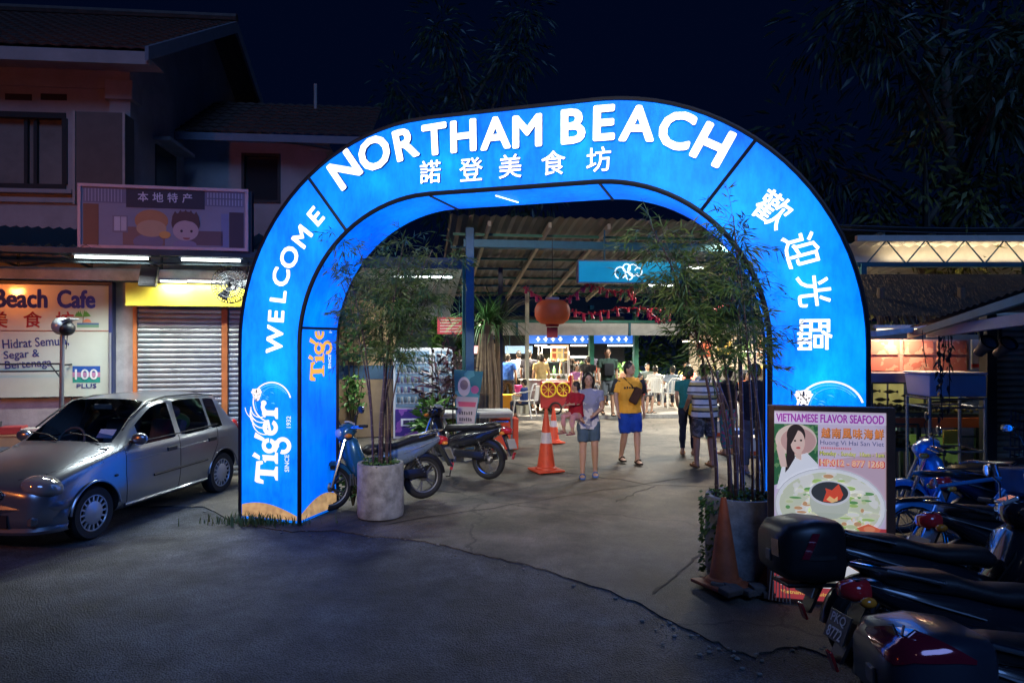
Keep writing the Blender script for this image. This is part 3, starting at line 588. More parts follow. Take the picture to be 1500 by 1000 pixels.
# rear wing
WY = 2.6; gx1 = HF.pix(478, 260, WY)[0]; wz = HF.pix(380, 203, WY)[1]; ww = HF.rect(354, 225, 411, 297, WY)
mb = MB(); mb.box(0.002, ww[0], WY, WY+.2, 0, wz); mb.box(ww[1], gx1, WY, WY+.2, 0, wz); mb.box(ww[0], ww[1], WY, WY+.2, 0, ww[2]); mb.box(ww[0], ww[1], WY, WY+.2, ww[3], wz); mb.box(gx1-.2, gx1, WY+.201, WY+5, 0, wz); mb.build('wing_wall', HW, HOUSE)
w2 = MB().box(ww[0], ww[1], WY+.1, WY+.12, ww[2], ww[3]).build('window', WG, HOUSE)
for q in ((ww[0],ww[1],ww[2],ww[2]+.06),(ww[0],ww[1],ww[3]-.06,ww[3]),(ww[0],ww[0]+.06,ww[2]+.061,ww[3]-.061),(ww[1]-.06,ww[1],ww[2]+.061,ww[3]-.061)): MB().box(q[0],q[1],WY-.03,WY+.09,q[2],q[3]).build('frame', WFR, w2)
q = HF.rect(430, 205, 478, 222, WY); MB().box(gx1-.35, gx1+.08, WY-.12, WY-.002, q[2], wz-.02).build('pier_cap', HW, HOUSE, bevel=.02)
x1 = HF.pix(548, 195, WY-.5)[0]
tile_roof('wing_roof', .02, x1, WY-.55, wz-.05, WY+2.2, wz+1.55)
MB().box(.01, x1, WY-.55, WY-.5, wz-.22, wz-.06).build('fascia', BG, HOUSE)
xs = HF.pix(228, 250, 1.2)[0]
MB().box(.0, .03, 1.1, 2.1, HF.pix(230,290,1.3)[1], HF.pix(230,215,1.3)[1]).build('side_window', WG, HOUSE); MB().box(.031, .35, .95, 2.25, HF.pix(230,212,1.3)[1], HF.pix(230,212,1.3)[1]+.07).build('window_hood', HW, HOUSE)
x_ = HF.pix(462, 140, WY+1.5)[0]; MB().tube([(x_, WY+1.5, wz+.9), (x_, WY+1.5, wz+1.8)], .04, 8).build('vent_pipe', HW, HOUSE)
# sodium street lamp on the road side, left behind the photographer
LMP = empty('street_lamp', (-8.6, 1.6, 0), 0, 'short sodium street lamp at the roadside left of the view', 'street lamp')
MB().tube([(0,0,0),(0,0,3.0),(.08,.25,3.35),(.2,.6,3.4)], [.07,.05,.045,.04], 10).build('post', mat('lamp_post', (.3,.3,.3), .5, .6), LMP, smooth=True)
MB().box(.02,.4,.5,1.1,3.32,3.46).build('head', mat('lamp_head', (.25,.25,.25), .5), LMP, bevel=.03); MB().box(.07,.35,.6,1.0,3.29,3.318).build('lens', glow('sodium_lens', (1,.35,.06), 8), LMP)
l = D.lights.new('sodium_light', 'SPOT'); l.energy = 700; l.color = (1, .25, .045); l.spot_size = R(115); l.spot_blend = .9; l.shadow_soft_size = .12
lo = D.objects.new('sodium_light', l); COL.objects.link(lo); lo.parent = LMP; lo.location = (.21, .8, 3.25)
lo.rotation_euler = (Vector((2.6, 7.5, .5))).to_track_quat('-Z', 'Y').to_euler()
# a second, white street lamp across the road behind the photographer
LM2 = dup(LMP)
for c in LM2.children: c.location.z += 3.2
MB().tube([(0,0,0),(0,0,3.3)], .07, 10).build('lower_post', mat('lamp_post', (.3,.3,.3), .5, .6), LM2); LM2.location = (-1.1, -5.5, 0); LM2.rotation_euler = (0, 0, R(4)); LM2['label'] = 'tall white street lamp across the road behind the view'
for c in list(LM2.children):
    if c.type == 'LIGHT':
        c.data = c.data.copy(); c.data.energy = 9000; c.data.color = (1, .84, .64); c.data.spot_size = R(29); c.data.spot_blend = .75; c.data.shadow_soft_size = .3; c.rotation_euler = Vector((2.6, 15.5, -4.9)).to_track_quat('-Z', 'Y').to_euler()
    elif c.name.startswith('lens'): c.data = c.data.copy(); c.data.materials[0] = glow('led_lens', (1, .9, .76), 8)
# overhead wires at the house
for a, b, sag in (((0, 352), (330, 350), 12), ((60, 390), (300, 370), 20), ((0, 342), (180, 372), 8)):
    P_ = [at(a[0]+(b[0]-a[0])*t/10, a[1]+(b[1]-a[1])*t/10+sag*4*(t/10)*(1-t/10)-sag, 10.9+t*.08) for t in range(11)]
    MB().tube(P_, .009, 4).build('power_cable', mat('cable', (.01,.01,.012), .6)); tag(D.objects[[o.name for o in D.objects if o.name.startswith('power_cable')][-1]], 'thin black wire sagging across the house wall, %s one' % ('upper','lowest','middle')[len([1 for o in D.objects if o.name.startswith('power_cable')])-1], 'cable')
o_ = MB().tube([at(395+k*10, 204+k*1.6+(k-6)**2*.1, 14.7) for k in range(10)], .02, 5).build('power_cable', mat('cable', (.01,.01,.012), .6)); tag(o_, 'black power cable running down to the wing roof', 'cable')
# ------------------------------------------------------------------ parked car
from mathutils.bvhtree import BVHTree
def glass_mat(name, tint=(.4,.42,.42), refl=.12):
    m = D.materials.new(name); m.use_nodes = True; N = m.node_tree.nodes; L = m.node_tree.links; N.remove(N['Principled BSDF'])
    t = N.new('ShaderNodeBsdfTransparent'); t.inputs[0].default_value = tuple(tint)+(1,); g = N.new('ShaderNodeBsdfGlossy'); g.inputs['Roughness'].default_value = .03
    f = N.new('ShaderNodeFresnel'); f.inputs[0].default_value = 1.5; a = N.new('ShaderNodeMath'); a.operation = 'ADD'; a.inputs[1].default_value = refl-.04; a.use_clamp = True; L.new(f.outputs[0], a.inputs[0])
    x = N.new('ShaderNodeMixShader'); L.new(a.outputs[0], x.inputs[0]); L.new(t.outputs[0], x.inputs[1]); L.new(g.outputs[0], x.inputs[2]); L.new(x.outputs[0], N['Material Output'].inputs[0])
    MATS[name] = m; return m
CARG = glass_mat('car_glass', (.9,.93,.92), .05)
SILV = mat('silver_paint', (.22,.24,.27), .28, .8, var=.04, vs=2, coat=.7)
RUB = mat('rubber', (.012,.012,.013), .75, var=.2, vs=20); TRIM = mat('black_trim', (.015,.015,.016), .5); CHR = mat('chrome', (.65,.66,.68), .15, 1, var=.05)
HUB = mat('hubcap', (.42,.43,.45), .35, .6, var=.1)
def wheel(parent, name, loc, r, wd, spokes, left=1):
    W = MB(Matrix.Translation(loc)).add([], []); M_ = Matrix.Translation(loc) @ Matrix.Rotation(R(-90*left), 4, 'X')
    t = MB(M_).lathe([(r*.68,-wd/2),(r*.9,-wd/2),(r*.985,-wd*.36),(r,-wd*.15),(r,wd*.15),(r*.985,wd*.36),(r*.93,wd/2),(r*.7,wd*.47),(r*.66,wd*.3)], 40, cap=False).build(name, RUB, parent, smooth=True)
    MB(M_).lathe([(0.001,wd*.12),(r*.67,wd*.12),(r*.69,wd*.42),(r*.72,wd*.46),(r*.69,wd*.48),(r*.645,wd*.42)], 40, cap=False).build('rim', TRIM, t, smooth=True)
    MB(M_).lathe([(r*.44,wd*.32),(r*.43,wd*.44),(r*.3,wd*.5),(.001,wd*.52)], 32, cap=False).build('hub_cap', HUB, t, smooth=True)
    mb = MB(M_); mb.torus(r*.655, r*.03, 40, 6, Matrix.Translation((0,0,wd*.42)))
    for k in range(spokes):
        a = 2*pi*k/spokes; mb.box(r*.42, r*.655, -r*.035, r*.035, wd*.34, wd*.43, Matrix.Rotation(a, 4, 'Z'))
    mb.build('cover_ring', HUB, t); return t
def mesh_from(verts, faces, mats=None):
    me = D.meshes.new('m'); me.from_pydata(verts, [], faces)
    if mats:
        for p, i in zip(me.polygons, mats): p.material_index = i
    return me
def evaluate(me, mods):
    o = D.objects.new('tmp', me); COL.objects.link(o)
    for f in mods: f(o)
    r = D.meshes.new_from_object(o.evaluated_get(bpy.context.evaluated_depsgraph_get())); D.objects.remove(o); return r
def split_by_material(me, slots):
    out = {}
    for k in slots:
        bm = bmesh.new(); bm.from_mesh(me); bmesh.ops.delete(bm, geom=[f for f in bm.faces if f.material_index != k], context='FACES')
        m = D.meshes.new('part'); bm.to_mesh(m); bm.free(); out[k] = m
    return out
def build_car():
    f0 = G(140, 789); r0 = G(326, 721); fw = (f0-r0).normalized(); left = Vector((-fw.y, fw.x, 0)); mid = (r0+fw*1.125)-left*.7
    T = empty('parked_car', mid, math.atan2(fw.y, fw.x), 'silver five-door hatchback parked in front of the shutters', 'car')
    def st(x, wdt, zb, zs, zbelt, hood=None, roof=None, hw=.58, tuck=0):
        a = [(0,zb),(wdt*.8,zb),(wdt*.95,zb+.05),(wdt,zb+.2*(zs-zb)/.4+.02),(wdt+.004,zs),(wdt-.004,zbelt-.07),(wdt-.03,zbelt)]
        if roof is None: a += [(wdt-.085,hood-.01),(wdt*.55,hood+.022),(0,hood+.04)]
        else: a += [(hw,roof-.095),(hw-.075,roof-.03),(0,roof)]
        return x, a
    S = [st(1.79,.47,.3,.46,.56,.585), st(1.755,.58,.24,.46,.58,.625), st(1.66,.66,.2,.48,.62,.68), st(1.5,.7,.18,.5,.68,.745), st(1.125,.725,.18,.55,.79,.835), st(.86,.73,.18,.58,.86,.885)]
    x, a = st(.74,.735,.18,.6,.885,.915); S.append((x, a[:7]+[(.625,.925),(.56,.94),(0,.965)]))
    S += [st(.42,.735,.18,.6,.89,roof=1.2,hw=.585), st(.12,.735,.18,.6,.895,roof=1.39,hw=.555), st(.06,.735,.18,.6,.895,roof=1.4,hw=.555), st(-.16,.735,.18,.6,.9,roof=1.425,hw=.555), st(-.25,.735,.18,.6,.9,roof=1.428,hw=.555), st(-.84,.73,.18,.6,.91,roof=1.415,hw=.545), st(-.89,.728,.18,.6,.91,roof=1.41,hw=.542), st(-1.14,.722,.2,.6,.915,roof=1.385,hw=.53),
          st(-1.3,.715,.22,.6,.92,roof=1.35,hw=.515), st(-1.52,.7,.26,.6,.92,roof=1.02,hw=.58), st(-1.585,.68,.28,.58,.86,roof=.93,hw=.57), st(-1.62,.62,.34,.55,.78,roof=.83,hw=.5)]
    n = 18; V = []; F = []; Mi = []
    for x, a in S:
        ring = a+[(-y, z) for y, z in a[8:0:-1]]; V += [(x, y, z) for y, z in ring]
    row = lambda k: k if k < 9 else 17-k
    for i in range(len(S)-1):
        for k in range(n):
            F.append((i*n+k, (i+1)*n+k, (i+1)*n+(k+1)%n, i*n+(k+1)%n)); r = row(k); m = 0
            if r == 8 and i in (6, 7): m = 1                      # windscreen
            elif r == 6 and i in (7, 8, 9): m = 2                    # front side glass
            elif r == 6 and i in (11,): m = 2
            elif r == 6 and i in (13,): m = 2
            elif r == 8 and i == 15: m = 3                           # rear glass
            Mi.append(m)
    F += [tuple(range(n)), tuple(range((len(S)-1)*n, len(S)*n))[::-1]]; Mi += [0, 0]
    me = mesh_from(V, F, Mi)
    bm = bmesh.new(); bm.from_mesh(me); cl = bm.edges.layers.float.get('crease_edge') or bm.edges.layers.float.new('crease_edge')
    for e in bm.edges:
        ms = {f.material_index for f in e.link_faces}
        if len(ms) > 1: e[cl] = 1.0
    vl = bm.verts.layers.float.get('crease_vert') or bm.verts.layers.float.new('crease_vert')
    for v in bm.verts:
        if len([1 for f in v.link_faces if f.material_index]) in (1, 3) and len(v.link_faces) == 4: v[vl] = .75
    bmesh.ops.recalc_face_normals(bm, faces=bm.faces); bm.to_mesh(me); bm.free()
    for i in range(5): me.materials.append([SILV, CARG, CARG, CARG, TRIM][i])
    cut = MB()
    for x in (1.125, -1.125):
        for s in (1, -1): cut.lathe([(.325,0),(.325,.5)], 40, Matrix.Translation((x, s*.42, .275)) @ Matrix.Rotation(R(-90*s), 4, 'X'))
    cm = cut.mesh('cut'); cm.materials.append(TRIM); co = D.objects.new('cut', cm); COL.objects.link(co)
    def m1(o): s = o.modifiers.new('s', 'SUBSURF'); s.levels = 2
    me = evaluate(me, [m1])
    solid = BVHTree.FromPolygons([v.co for v in me.vertices], [tuple(p.vertices) for p in me.polygons])
    def m2(o): b = o.modifiers.new('b', 'BOOLEAN'); b.object = co; b.operation = 'DIFFERENCE'; b.solver = 'EXACT'
    me = evaluate(me, [m2]); D.objects.remove(co)
    slots = [m.name if m else '' for m in me.materials]
    tri = [i for i, nm in enumerate(slots) if nm.startswith('black_trim')]
    for p in me.polygons:
        if p.material_index in tri: p.material_index = 4
    parts = split_by_material(me, (0, 1, 2, 3, 4))
    b = link_mesh('body', parts[0], SILV, T); parts[0].shade_smooth(); parts[0].set_sharp_from_angle(angle=R(38))
    for k, nm in ((1, 'windscreen'), (3, 'rear_window'), (4, 'wheel_arch')): o = link_mesh(nm, parts[k], CARG if k != 4 else TRIM, T); parts[k].shade_smooth()
    bm = bmesh.new(); bm.from_mesh(parts[2])                              # the side windows come apart one by one
    left_f = set(bm.faces)
    while left_f:
        s = [left_f.pop()]; isl = set(s)
        while s:
            f = s.pop()
            for e in f.edges:
                for g in e.link_faces:
                    if g in left_f: left_f.discard(g); isl.add(g); s.append(g)
        mb = MB(); idx = {}
        vs = []; fs = []
        for f in isl:
            fs.append(tuple(idx.setdefault(v.index, len(idx)) for v in f.verts))
        inv = sorted(idx, key=idx.get); bm.verts.ensure_lookup_table(); mm = mesh_from([tuple(bm.verts[i].co) for i in inv], fs); mm.shade_smooth(); link_mesh('side_window', mm, CARG, T)
    bm.free()
    def hit(x, z, s=1, off=.004):
        h = solid.ray_cast(Vector((x, s*2, z)), Vector((0, -s, 0))); return (h[0]+h[1]*off) if h[0] else Vector((x, s*.73, z))
    def top(x, y, off=.004):
        h = solid.ray_cast(Vector((x, y, 3)), Vector((0, 0, -1))); return h[0]+h[1]*off
    def front(y, z, off=.004):
        h = solid.ray_cast(Vector((3, y, z)), Vector((-1, 0, 0))); return h[0]+h[1]*off
    def poly(pts, nn=8):
        out = []
        for i in range(len(pts)-1):
            for k in range(nn): out.append((pts[i][0]+(pts[i+1][0]-pts[i][0])*k/nn, pts[i][1]+(pts[i+1][1]-pts[i][1])*k/nn))
        return out+[pts[-1]]
    GAP = mat('panel_gap', (.01,.01,.012), .8, var=0)
    for s in (1, -1):
        for pts in ([(.70,.9),(.715,.62),(.69,.36),(.66,.235)], [(-.205,.92),(-.2,.5),(-.19,.235)], [(-1.0,.94),(-.98,.7),(-.86,.52),(-.8,.3)], [(.68,.232),(-.78,.232)]):
            MB().tube([hit(x, z, s, -.002) for x, z in poly(pts)], .0055, 5).build('door_gap', GAP, T)
        MB().tube([hit(x, z, s, .003) for x, z in poly([(.28,.515),(-.74,.525)], 14)], .016, 6, sy=1).build('rub_strip', TRIM, T, smooth=True)
        MB().tube([hit(x, z, s, -.001) for x, z in poly([(.66,.735),(-.2,.76),(-1.2,.775)], 12)], .0045, 5).build('body_crease', SILV, T, smooth=True)
        MB().tube([hit(x, z, s, .006) for x, z in poly([(.7,.265),(-.78,.265)], 12)], .02, 8).build('sill', SILV, T, smooth=True)
        for x in (-.05, -.86):
            h = hit(x, .775, s, 0); MB(Matrix.Translation(h)).box(-.085,.085,-.008,.014,-.025,.025).build('door_handle', TRIM, T, bevel=.008)
        MB().tube([hit(x, z, s, .002) for x, z in poly([(.6,.925),(.1,.93),(-.8,.945),(-1.05,.95)], 10)], .008, 6).build('window_seal', TRIM, T)
        MB().tube([(.58,s*.565,1.075),(.42,s*.53,1.19),(.12,s*.515,1.345),(-.2,s*.505,1.385),(-.8,s*.5,1.375),(-1.2,s*.48,1.33)], .01, 6).build('roof_gutter', TRIM, T, smooth=True)
        h = hit(.56, .95, s); mr_ = MB(Matrix.Translation(h+Vector((-.02, s*.1, .02)))).ball((0,0,0), (.055,.1,.068), 16, 10).build('door_mirror', SILV, T, smooth='all'); MB(Matrix.Translation(h+Vector((-.045,s*.1,.02)))).ball((0,0,0), (.035,.085,.055), 14, 8).build('mirror_glass', CHR, mr_, smooth='all'); MB().tube([h+Vector((0,-s*.03,-.03)), h+Vector((0,s*.05,0))], .022, 8).build('mirror_arm', TRIM, mr_)
        p = Vector((1.56, s*.5, .63)); hl = MB(Matrix.Translation(p) @ Matrix.Rotation(R(-32*s), 4, 'Z') @ Matrix.Rotation(R(-14), 4, 'Y')).ball((0,0,0), (.19,.215,.118), 24, 14).build('headlight', mat('lamp_lens', (.25,.24,.23), .08, .35, var=.1, coat=1), T, smooth='all')
        MB(Matrix.Translation(p+Vector((.085,-s*.02,0))) @ Matrix.Rotation(R(-32*s), 4, 'Z') @ Matrix.Rotation(R(75), 4, 'Y')).torus(.09, .008, 20, 6).build('reflector', CHR, hl, smooth=True)
        MB(Matrix.Translation((1.705, s*.5, .335)) @ Matrix.Rotation(R(-18*s), 4, 'Z')).box(-.03,.045,-.1,.1,-.045,.04).build('fog_lamp', mat('fog_lens', (.09,.08,.075), .15, coat=.6), T, bevel=.02)
        h = hit(.86, .62, s); MB(Matrix.Translation(h)).ball((0,0,0), (.03,.012,.014), 10, 6).build('side_repeater', mat('repeater', (.06,.04,.03), .2), T, smooth='all')
        tl = MB(Matrix.Translation((-1.5, s*.63, .78))).ball((0,0,0), (.1,.06,.19), 14, 10).build('tail_light', mat('tail_red', (.35,.02,.02), .15, coat=.8), T, smooth='all')
        for x, nm in ((1.125, 'wheel'), (-1.125, 'wheel')): wheel(T, nm, (x, s*.615, .277), .277, .17, 16, s)
        MB(Matrix.Translation((1.125,s*.725,.275)) @ Matrix.Rotation(R(90),4,'X')).torus(.337,.012,30,6,None,R(8),R(172)).build('arch_lip', SILV, T, smooth=True)
        MB(Matrix.Translation((-1.125,s*.722,.275)) @ Matrix.Rotation(R(90),4,'X')).torus(.337,.012,30,6,None,R(8),R(172)).build('arch_lip', SILV, T, smooth=True)
    # front bumper, grille, intake, plate
    def sweep(z0, z1, out, m, name, w0=.70):
        P_ = [];
        for i in range(21):
            a = -1+2*i/20; y = a*w0; x = 1.785-.10*abs(a)**2.2-.13*(max(0, abs(a)-.75)/.25)**1.5
            P_.append((x+out, y))
        P_ = [(1.475, -w0-.012)]+P_+[(1.475, w0+.012)]
        r1 = [(x, y, z0) for x, y in P_]; r2 = [(x+.02, y*1.012, (z0+z1)/2) for x, y in P_]; r3 = [(x-.005, y, z1) for x, y in P_]; r4 = [(x-.06, y*.93, z1+.01) for x, y in P_]; r0 = [(x-.08, y*.93, z0-.01) for x, y in P_]
        return MB().loft([r0, r1, r2, r3, r4], cap=False, closed=False).build(name, m, T, smooth=True)
    sweep(.41, .5, .012, SILV, 'front_bumper'); sweep(.2, .265, .01, SILV, 'bumper_lip'); sweep(.268, .408, -.03, SILV, 'bumper_skirt')
    MB().add([(1.80-.0*abs(y), y, z) for y in (-.33,.33) for z in (.275,.395)]+[(1.7, y, z) for y in (-.3,.3) for z in (.275,.395)], [(0,1,3,2),(4,6,7,5),(0,2,6,4),(1,5,7,3),(0,4,5,1),(2,3,7,6)]).build('air_intake', GAP, T)
    gr = [front(.27*cos(R(a)), .585+.065*sin(R(a)), .003) for a in range(0, 360, 15)]
    MB().face([tuple(p+Vector((.012,0,0))) for p in gr]).build('grille', GAP, T, fix=False); MB().tube([p+Vector((.012,0,0)) for p in gr+gr[:1]], .013, 8).build('grille_ring', CHR, T, smooth=True)
    for z in (.56,.585,.61): MB().tube([front(y/10, z, .02) for y in (-2.2,-1,0,1,2.2)], .006, 6).build('grille_bar', TRIM, T)
    MB(Matrix.Translation((1.815,0,.45))).box(0,.01,-.24,.24,-.05,.05).build('number_plate', TRIM, T, bevel=.004)
    for y0 in (-.1, .42):                                               # wipers
        MB().tube([Vector((.76,y0,.965)), Vector((.69,y0-.2,1.015)), Vector((.655,y0-.46,1.035))], .009, 5).build('wiper', TRIM, T)
    MB().tube([front(0, .62)]+[top(x, .0, .0) for x in (1.6,1.2,.9)], .002, 4)
    for s in (1, -1): MB().tube([top(x, s*y, -.001) for x, y in ((1.64,.3),(1.5,.48),(1.2,.58),(.85,.615))], .005, 5).build('bonnet_gap', GAP, T)
    # cabin
    INT = mat('cabin_cloth', (.09,.09,.095), .85)
    MB().box(-1.3,.8,-.6,.6,.3,.42).build('cabin_floor', INT, T)
    MB().loft([[(.86,y,.9) for y in (-.6,.6)],[(.6,y,.93) for y in (-.6,.6)],[(.45,y,.86) for y in (-.6,.6)],[(.45,y,.6) for y in (-.6,.6)]], cap=False, closed=False).build('dashboard', INT, T)
    for y in (.33,-.33):
        sq = MB().box(-.5,.05,y-.23,y+.23,.42,.6).build('seat', INT, T, bevel=.05, smooth=True); MB(Matrix.Translation((-.42,y,.58)) @ Matrix.Rotation(R(-14),4,'Y')).box(-.07,.07,-.22,.22,0,.5).build('backrest', INT, sq, bevel=.05, smooth=True); MB(Matrix.Translation((-.55,y,1.16))).ball((0,0,0), (.06,.14,.09), 14, 10).build('headrest', INT, sq, smooth='all')
    MB().box(-1.25,-.95,-.55,.55,.42,.95).build('rear_seat', INT, T, bevel=.05)
    MB(Matrix.Translation((.33,-.33,.88)) @ Matrix.Rotation(R(65),4,'Y')).torus(.175,.014,28,8).build('steering_wheel', INT, T, smooth=True); MB().tube([(.33,-.33,.88),(.5,-.33,.8)], .03, 8).build('steering_column', INT, T)
    MB().box(.2,.22,-.12,.12,1.26,1.32).build('rear_view_mirror', INT, T, bevel=.01)
    MB(Matrix.Translation((.62,.4,1.03)) @ Matrix.Rotation(R(-42),4,'Y')).box(-.0,.004,-.1,.1,-.06,.06).build('windscreen_sticker', flat_mat((.2,.25,.45)), T)
    MB().ball((-.9,.15,.98), (.14,.2,.13), 12, 8).build('parcel_shelf_item', flat_mat((.2,.35,.05)), T, smooth='all')
    return T
CAR = build_car()
# ------------------------------------------------------------------ motorbikes and bicycle
def sring(x, z0, z1, hw, n=14, p=2.6, y=0.0, sh=0.0):   # superellipse section across the bike
    zc, hz = (z0+z1)/2, (z1-z0)/2; out = []
    for k in range(n):
        a = 2*pi*k/n+pi/n; c, s = cos(a), sin(a)
        out.append((x+sh*s, y+hw*math.copysign(abs(c)**(2/p), c), zc+hz*math.copysign(abs(s)**(2/p), s)))
    return out
def sloft(st, n=14, p=2.6, M=None): return MB(M).loft([sring(*(list(q)+[n, p] if len(q) == 4 else list(q[:4])+[n, p]+list(q[4:]))) for q in st])
BPL = mat('bike_black', (.012,.012,.014), .32, var=.15, coat=.3); SEATM = mat('seat_vinyl', (.014,.014,.016), .42, var=.25, vs=12, bump=.25, bs=90)
ENG = mat('engine_alloy', (.2,.2,.2), .45, .8, var=.3); LENS_R = mat('red_lens', (.45,.02,.025), .12, var=.05, coat=.8); LENS_W = mat('clear_lens', (.5,.52,.55), .06, .3, var=0, coat=1); LENS_O = mat('amber_lens', (.6,.2,.02), .15, var=0, coat=.6)
def spoke_wheel(T, x, r, mag=False, w_=.085):
    M_ = Matrix.Translation((x,0,r)) @ Matrix.Rotation(R(90),4,'X')
    t = MB(M_).torus(r-w_*.5, w_*.5, 36, 10, None, sx=.95).build('wheel', RUB, T, smooth='all')
    MB(M_).lathe([(r-w_*1.02,-.03),(r-w_*.85,-.035),(r-w_*.85,.035),(r-w_*1.02,.03)], 36, cap=False).build('rim', ENG if mag else CHR, t, smooth=True); MB(M_).lathe([(.03,-.06),(.055,-.04),(.055,.04),(.03,.06)], 18).build('hub', ENG, t, smooth=True)
    mb = MB(M_)
    if mag:
        for k in range(5):
            a = 2*pi*k/5
            for d in (-.16, .16): mb.tube([(.04*cos(a),.04*sin(a),0), ((r-w_)*cos(a+d),(r-w_)*sin(a+d),0)], [.014,.01], 6)
    else:
        for k in range(28):
            a = 2*pi*k/28; mb.tube([(.05*cos(a+.4*(-1)**k),.05*sin(a+.4*(-1)**k),.035*(-1)**(k//2)), ((r-w_)*cos(a),(r-w_)*sin(a),0)], .0022, 4)
    mb.build('spokes', ENG, t); return t
def fender(T, x, r, a0, a1, hw, m, name='mudguard'):
    rings = []
    for i in range(11):
        a = R(a0+(a1-a0)*i/10); c, s = cos(a), sin(a); o = []
        for y, d in ((-hw,-.045),(-hw*.9,-.01),(-hw*.4,.012),(hw*.4,.012),(hw*.9,-.01),(hw,-.045),(hw*.86,-.045),(hw*.4,.002),(-hw*.4,.002),(-hw*.86,-.045)): o.append((x+(r+.02+d)*c, y, r+(r+.02+d)*s))
        rings.append(o)
    return MB().loft(rings).build(name, m, T, smooth=True)
def motorbike(label, loc, rz, paint, accent=None, lean=-6, mag=True, box=None, plate=None, mirrors=True, steer=8, rack=True, silver=(.5,.52,.55), flat_seat=False, group='parked motorbikes'):
    T = empty('motorbike', loc, rz, label, 'motorbike', group); T.rotation_euler = (R(lean), 0, rz); accent = accent or paint; r = .285
    spoke_wheel(T, -.6, r, mag, .095); fw_ = spoke_wheel(T, .63, r, mag, .08)
    fender(T, -.6, r, 40, 175, .062, BPL); fender(T, .63, r, 25, 165, .058, paint)
    for y in (-.085, .085):
        MB().tube([(.63,y,r),(.52,y,.62),(.44,y*.8,.86)], [.02,.022,.022], 8).build('fork_leg', CHR, T, smooth=True)
        MB().tube([(-.6,y*1.1,r+.02),(-.42,y*1.15,.66)], .016, 8).build('shock_rod', CHR, T); mb = MB()
        for k in range(8): mb.torus(.032, .007, 14, 5, Matrix.Translation((-.57+.017*k, y*1.12, .36+.032*k)) @ Matrix.Rotation(R(28),4,'Y'))
        mb.build('shock_spring', accent if not y > 0 else ENG, T, smooth=True); MB().tube([(-.62,y*.75,r),(-.1,y*.7,.33)], .02, 8).build('swingarm', BPL, T)
    # engine, exhaust, stand, pegs
    en = MB().box(-.1,.2,-.12,.12,.22,.42).build('engine', ENG, T, bevel=.035, smooth=True); mb = MB()
    for k in range(7): mb.box(.2+.03*k,.216+.03*k,-.075,.075,.28,.42)
    mb.build('cylinder_fins', ENG, en, bevel=.003); MB(Matrix.Translation((.05,0,.33)) @ Matrix.Rotation(R(90),4,'X')).lathe([(.11,-.15),(.115,-.12),(.115,.12),(.11,.15)], 22).build('crankcase_cover', ENG, en, smooth=True)
    ex = MB().tube([(.36,-.05,.3),(.3,-.11,.2),(-.1,-.14,.2),(-.28,-.15,.24)], .02, 8).build('exhaust_pipe', CHR, T, smooth=True); MB().tube([(-.26,-.15,.24),(-.3,-.155,.25),(-.72,-.17,.36),(-.8,-.172,.38)], [.03,.05,.055,.035], 14).build('silencer', BPL, ex, smooth=True); MB().tube([(-.38,-.215,.29),(-.66,-.225,.36)], .02, 6).build('heat_shield', CHR, ex)
    MB().tube([(-.02,.1,.25),(-.08,.24,.02),(-.03,.27,.012)], .011, 6).build('side_stand', BPL, T); MB().tube([(.12,-.28,.3),(.12,.28,.3)], .014, 8).build('foot_peg_bar', RUB, T); MB().box(-.6,-.06,.1,.13,.3,.41).build('chain_case', BPL, T, bevel=.02, smooth=True)
    # shells
    sloft([(.46,.62,.86,.07),(.38,.45,.9,.17),(.3,.33,.86,.19),(.2,.3,.62,.14),(.1,.34,.5,.06)]).build('leg_shield', paint, T, smooth='all')
    sloft([(.2,.42,.56,.05),(.05,.4,.62,.09),(-.15,.42,.7,.12),(-.35,.46,.74,.14),(-.55,.54,.76,.13),(-.75,.66,.79,.1),(-.9,.74,.8,.05)]).build('side_panel', accent, T, smooth='all')
    for s in (-1, 1): MB().tube([(-.3,s*.142,.62),(-.55,s*.135,.69),(-.84,s*.07,.775)], [.012,.02,.006], 6, sy=.35).build('side_stripe', mat('stripe_silver', (.5,.52,.55), .3, .4), T, smooth=True)
    if flat_seat: sloft([(.2,.66,.72,.06),(.12,.65,.77,.11),(-.1,.68,.79,.135),(-.35,.7,.81,.14),(-.6,.72,.83,.13),(-.74,.75,.83,.1)]).build('seat', SEATM, T, smooth='all')
    else: sloft([(.2,.66,.71,.05),(.14,.62,.755,.1),(0,.65,.765,.13),(-.2,.67,.77,.14),(-.32,.7,.8,.14),(-.42,.72,.835,.135),(-.62,.74,.85,.12),(-.76,.77,.845,.09)]).build('seat', SEATM, T, smooth='all')
    MB().tube([(-.5,.15,.8),(-.78,.13,.86),(-.9,0,.87),(-.78,-.13,.86),(-.5,-.15,.8)], .013, 8).build('grab_rail', CHR, T, smooth=True)
    tl = sloft([(-.84,.68,.8,.085),(-.92,.68,.79,.075),(-.97,.7,.77,.04)]).build('tail_light', LENS_R, T, smooth='all')
    for s in (-1, 1): MB().ball((-.88,s*.12,.7), (.045,.03,.028), 10, 6).build('rear_indicator', LENS_O, T, smooth='all')
    MB().add([(-.86,-.07,.68),(-.86,.07,.68),(-1.02,.06,.38),(-1.02,-.06,.38),(-.84,-.07,.68),(-.84,.07,.68),(-1.0,.06,.38),(-1.0,-.06,.38)], [(0,1,2,3),(7,6,5,4),(0,4,5,1),(1,5,6,2),(2,6,7,3),(3,7,4,0)]).build('rear_flap', BPL, T)
    PM = Matrix.Translation((-.99,0,.55)) @ Matrix.Rotation(R(-90),4,'Z') @ Matrix.Rotation(R(-22),4,'X')
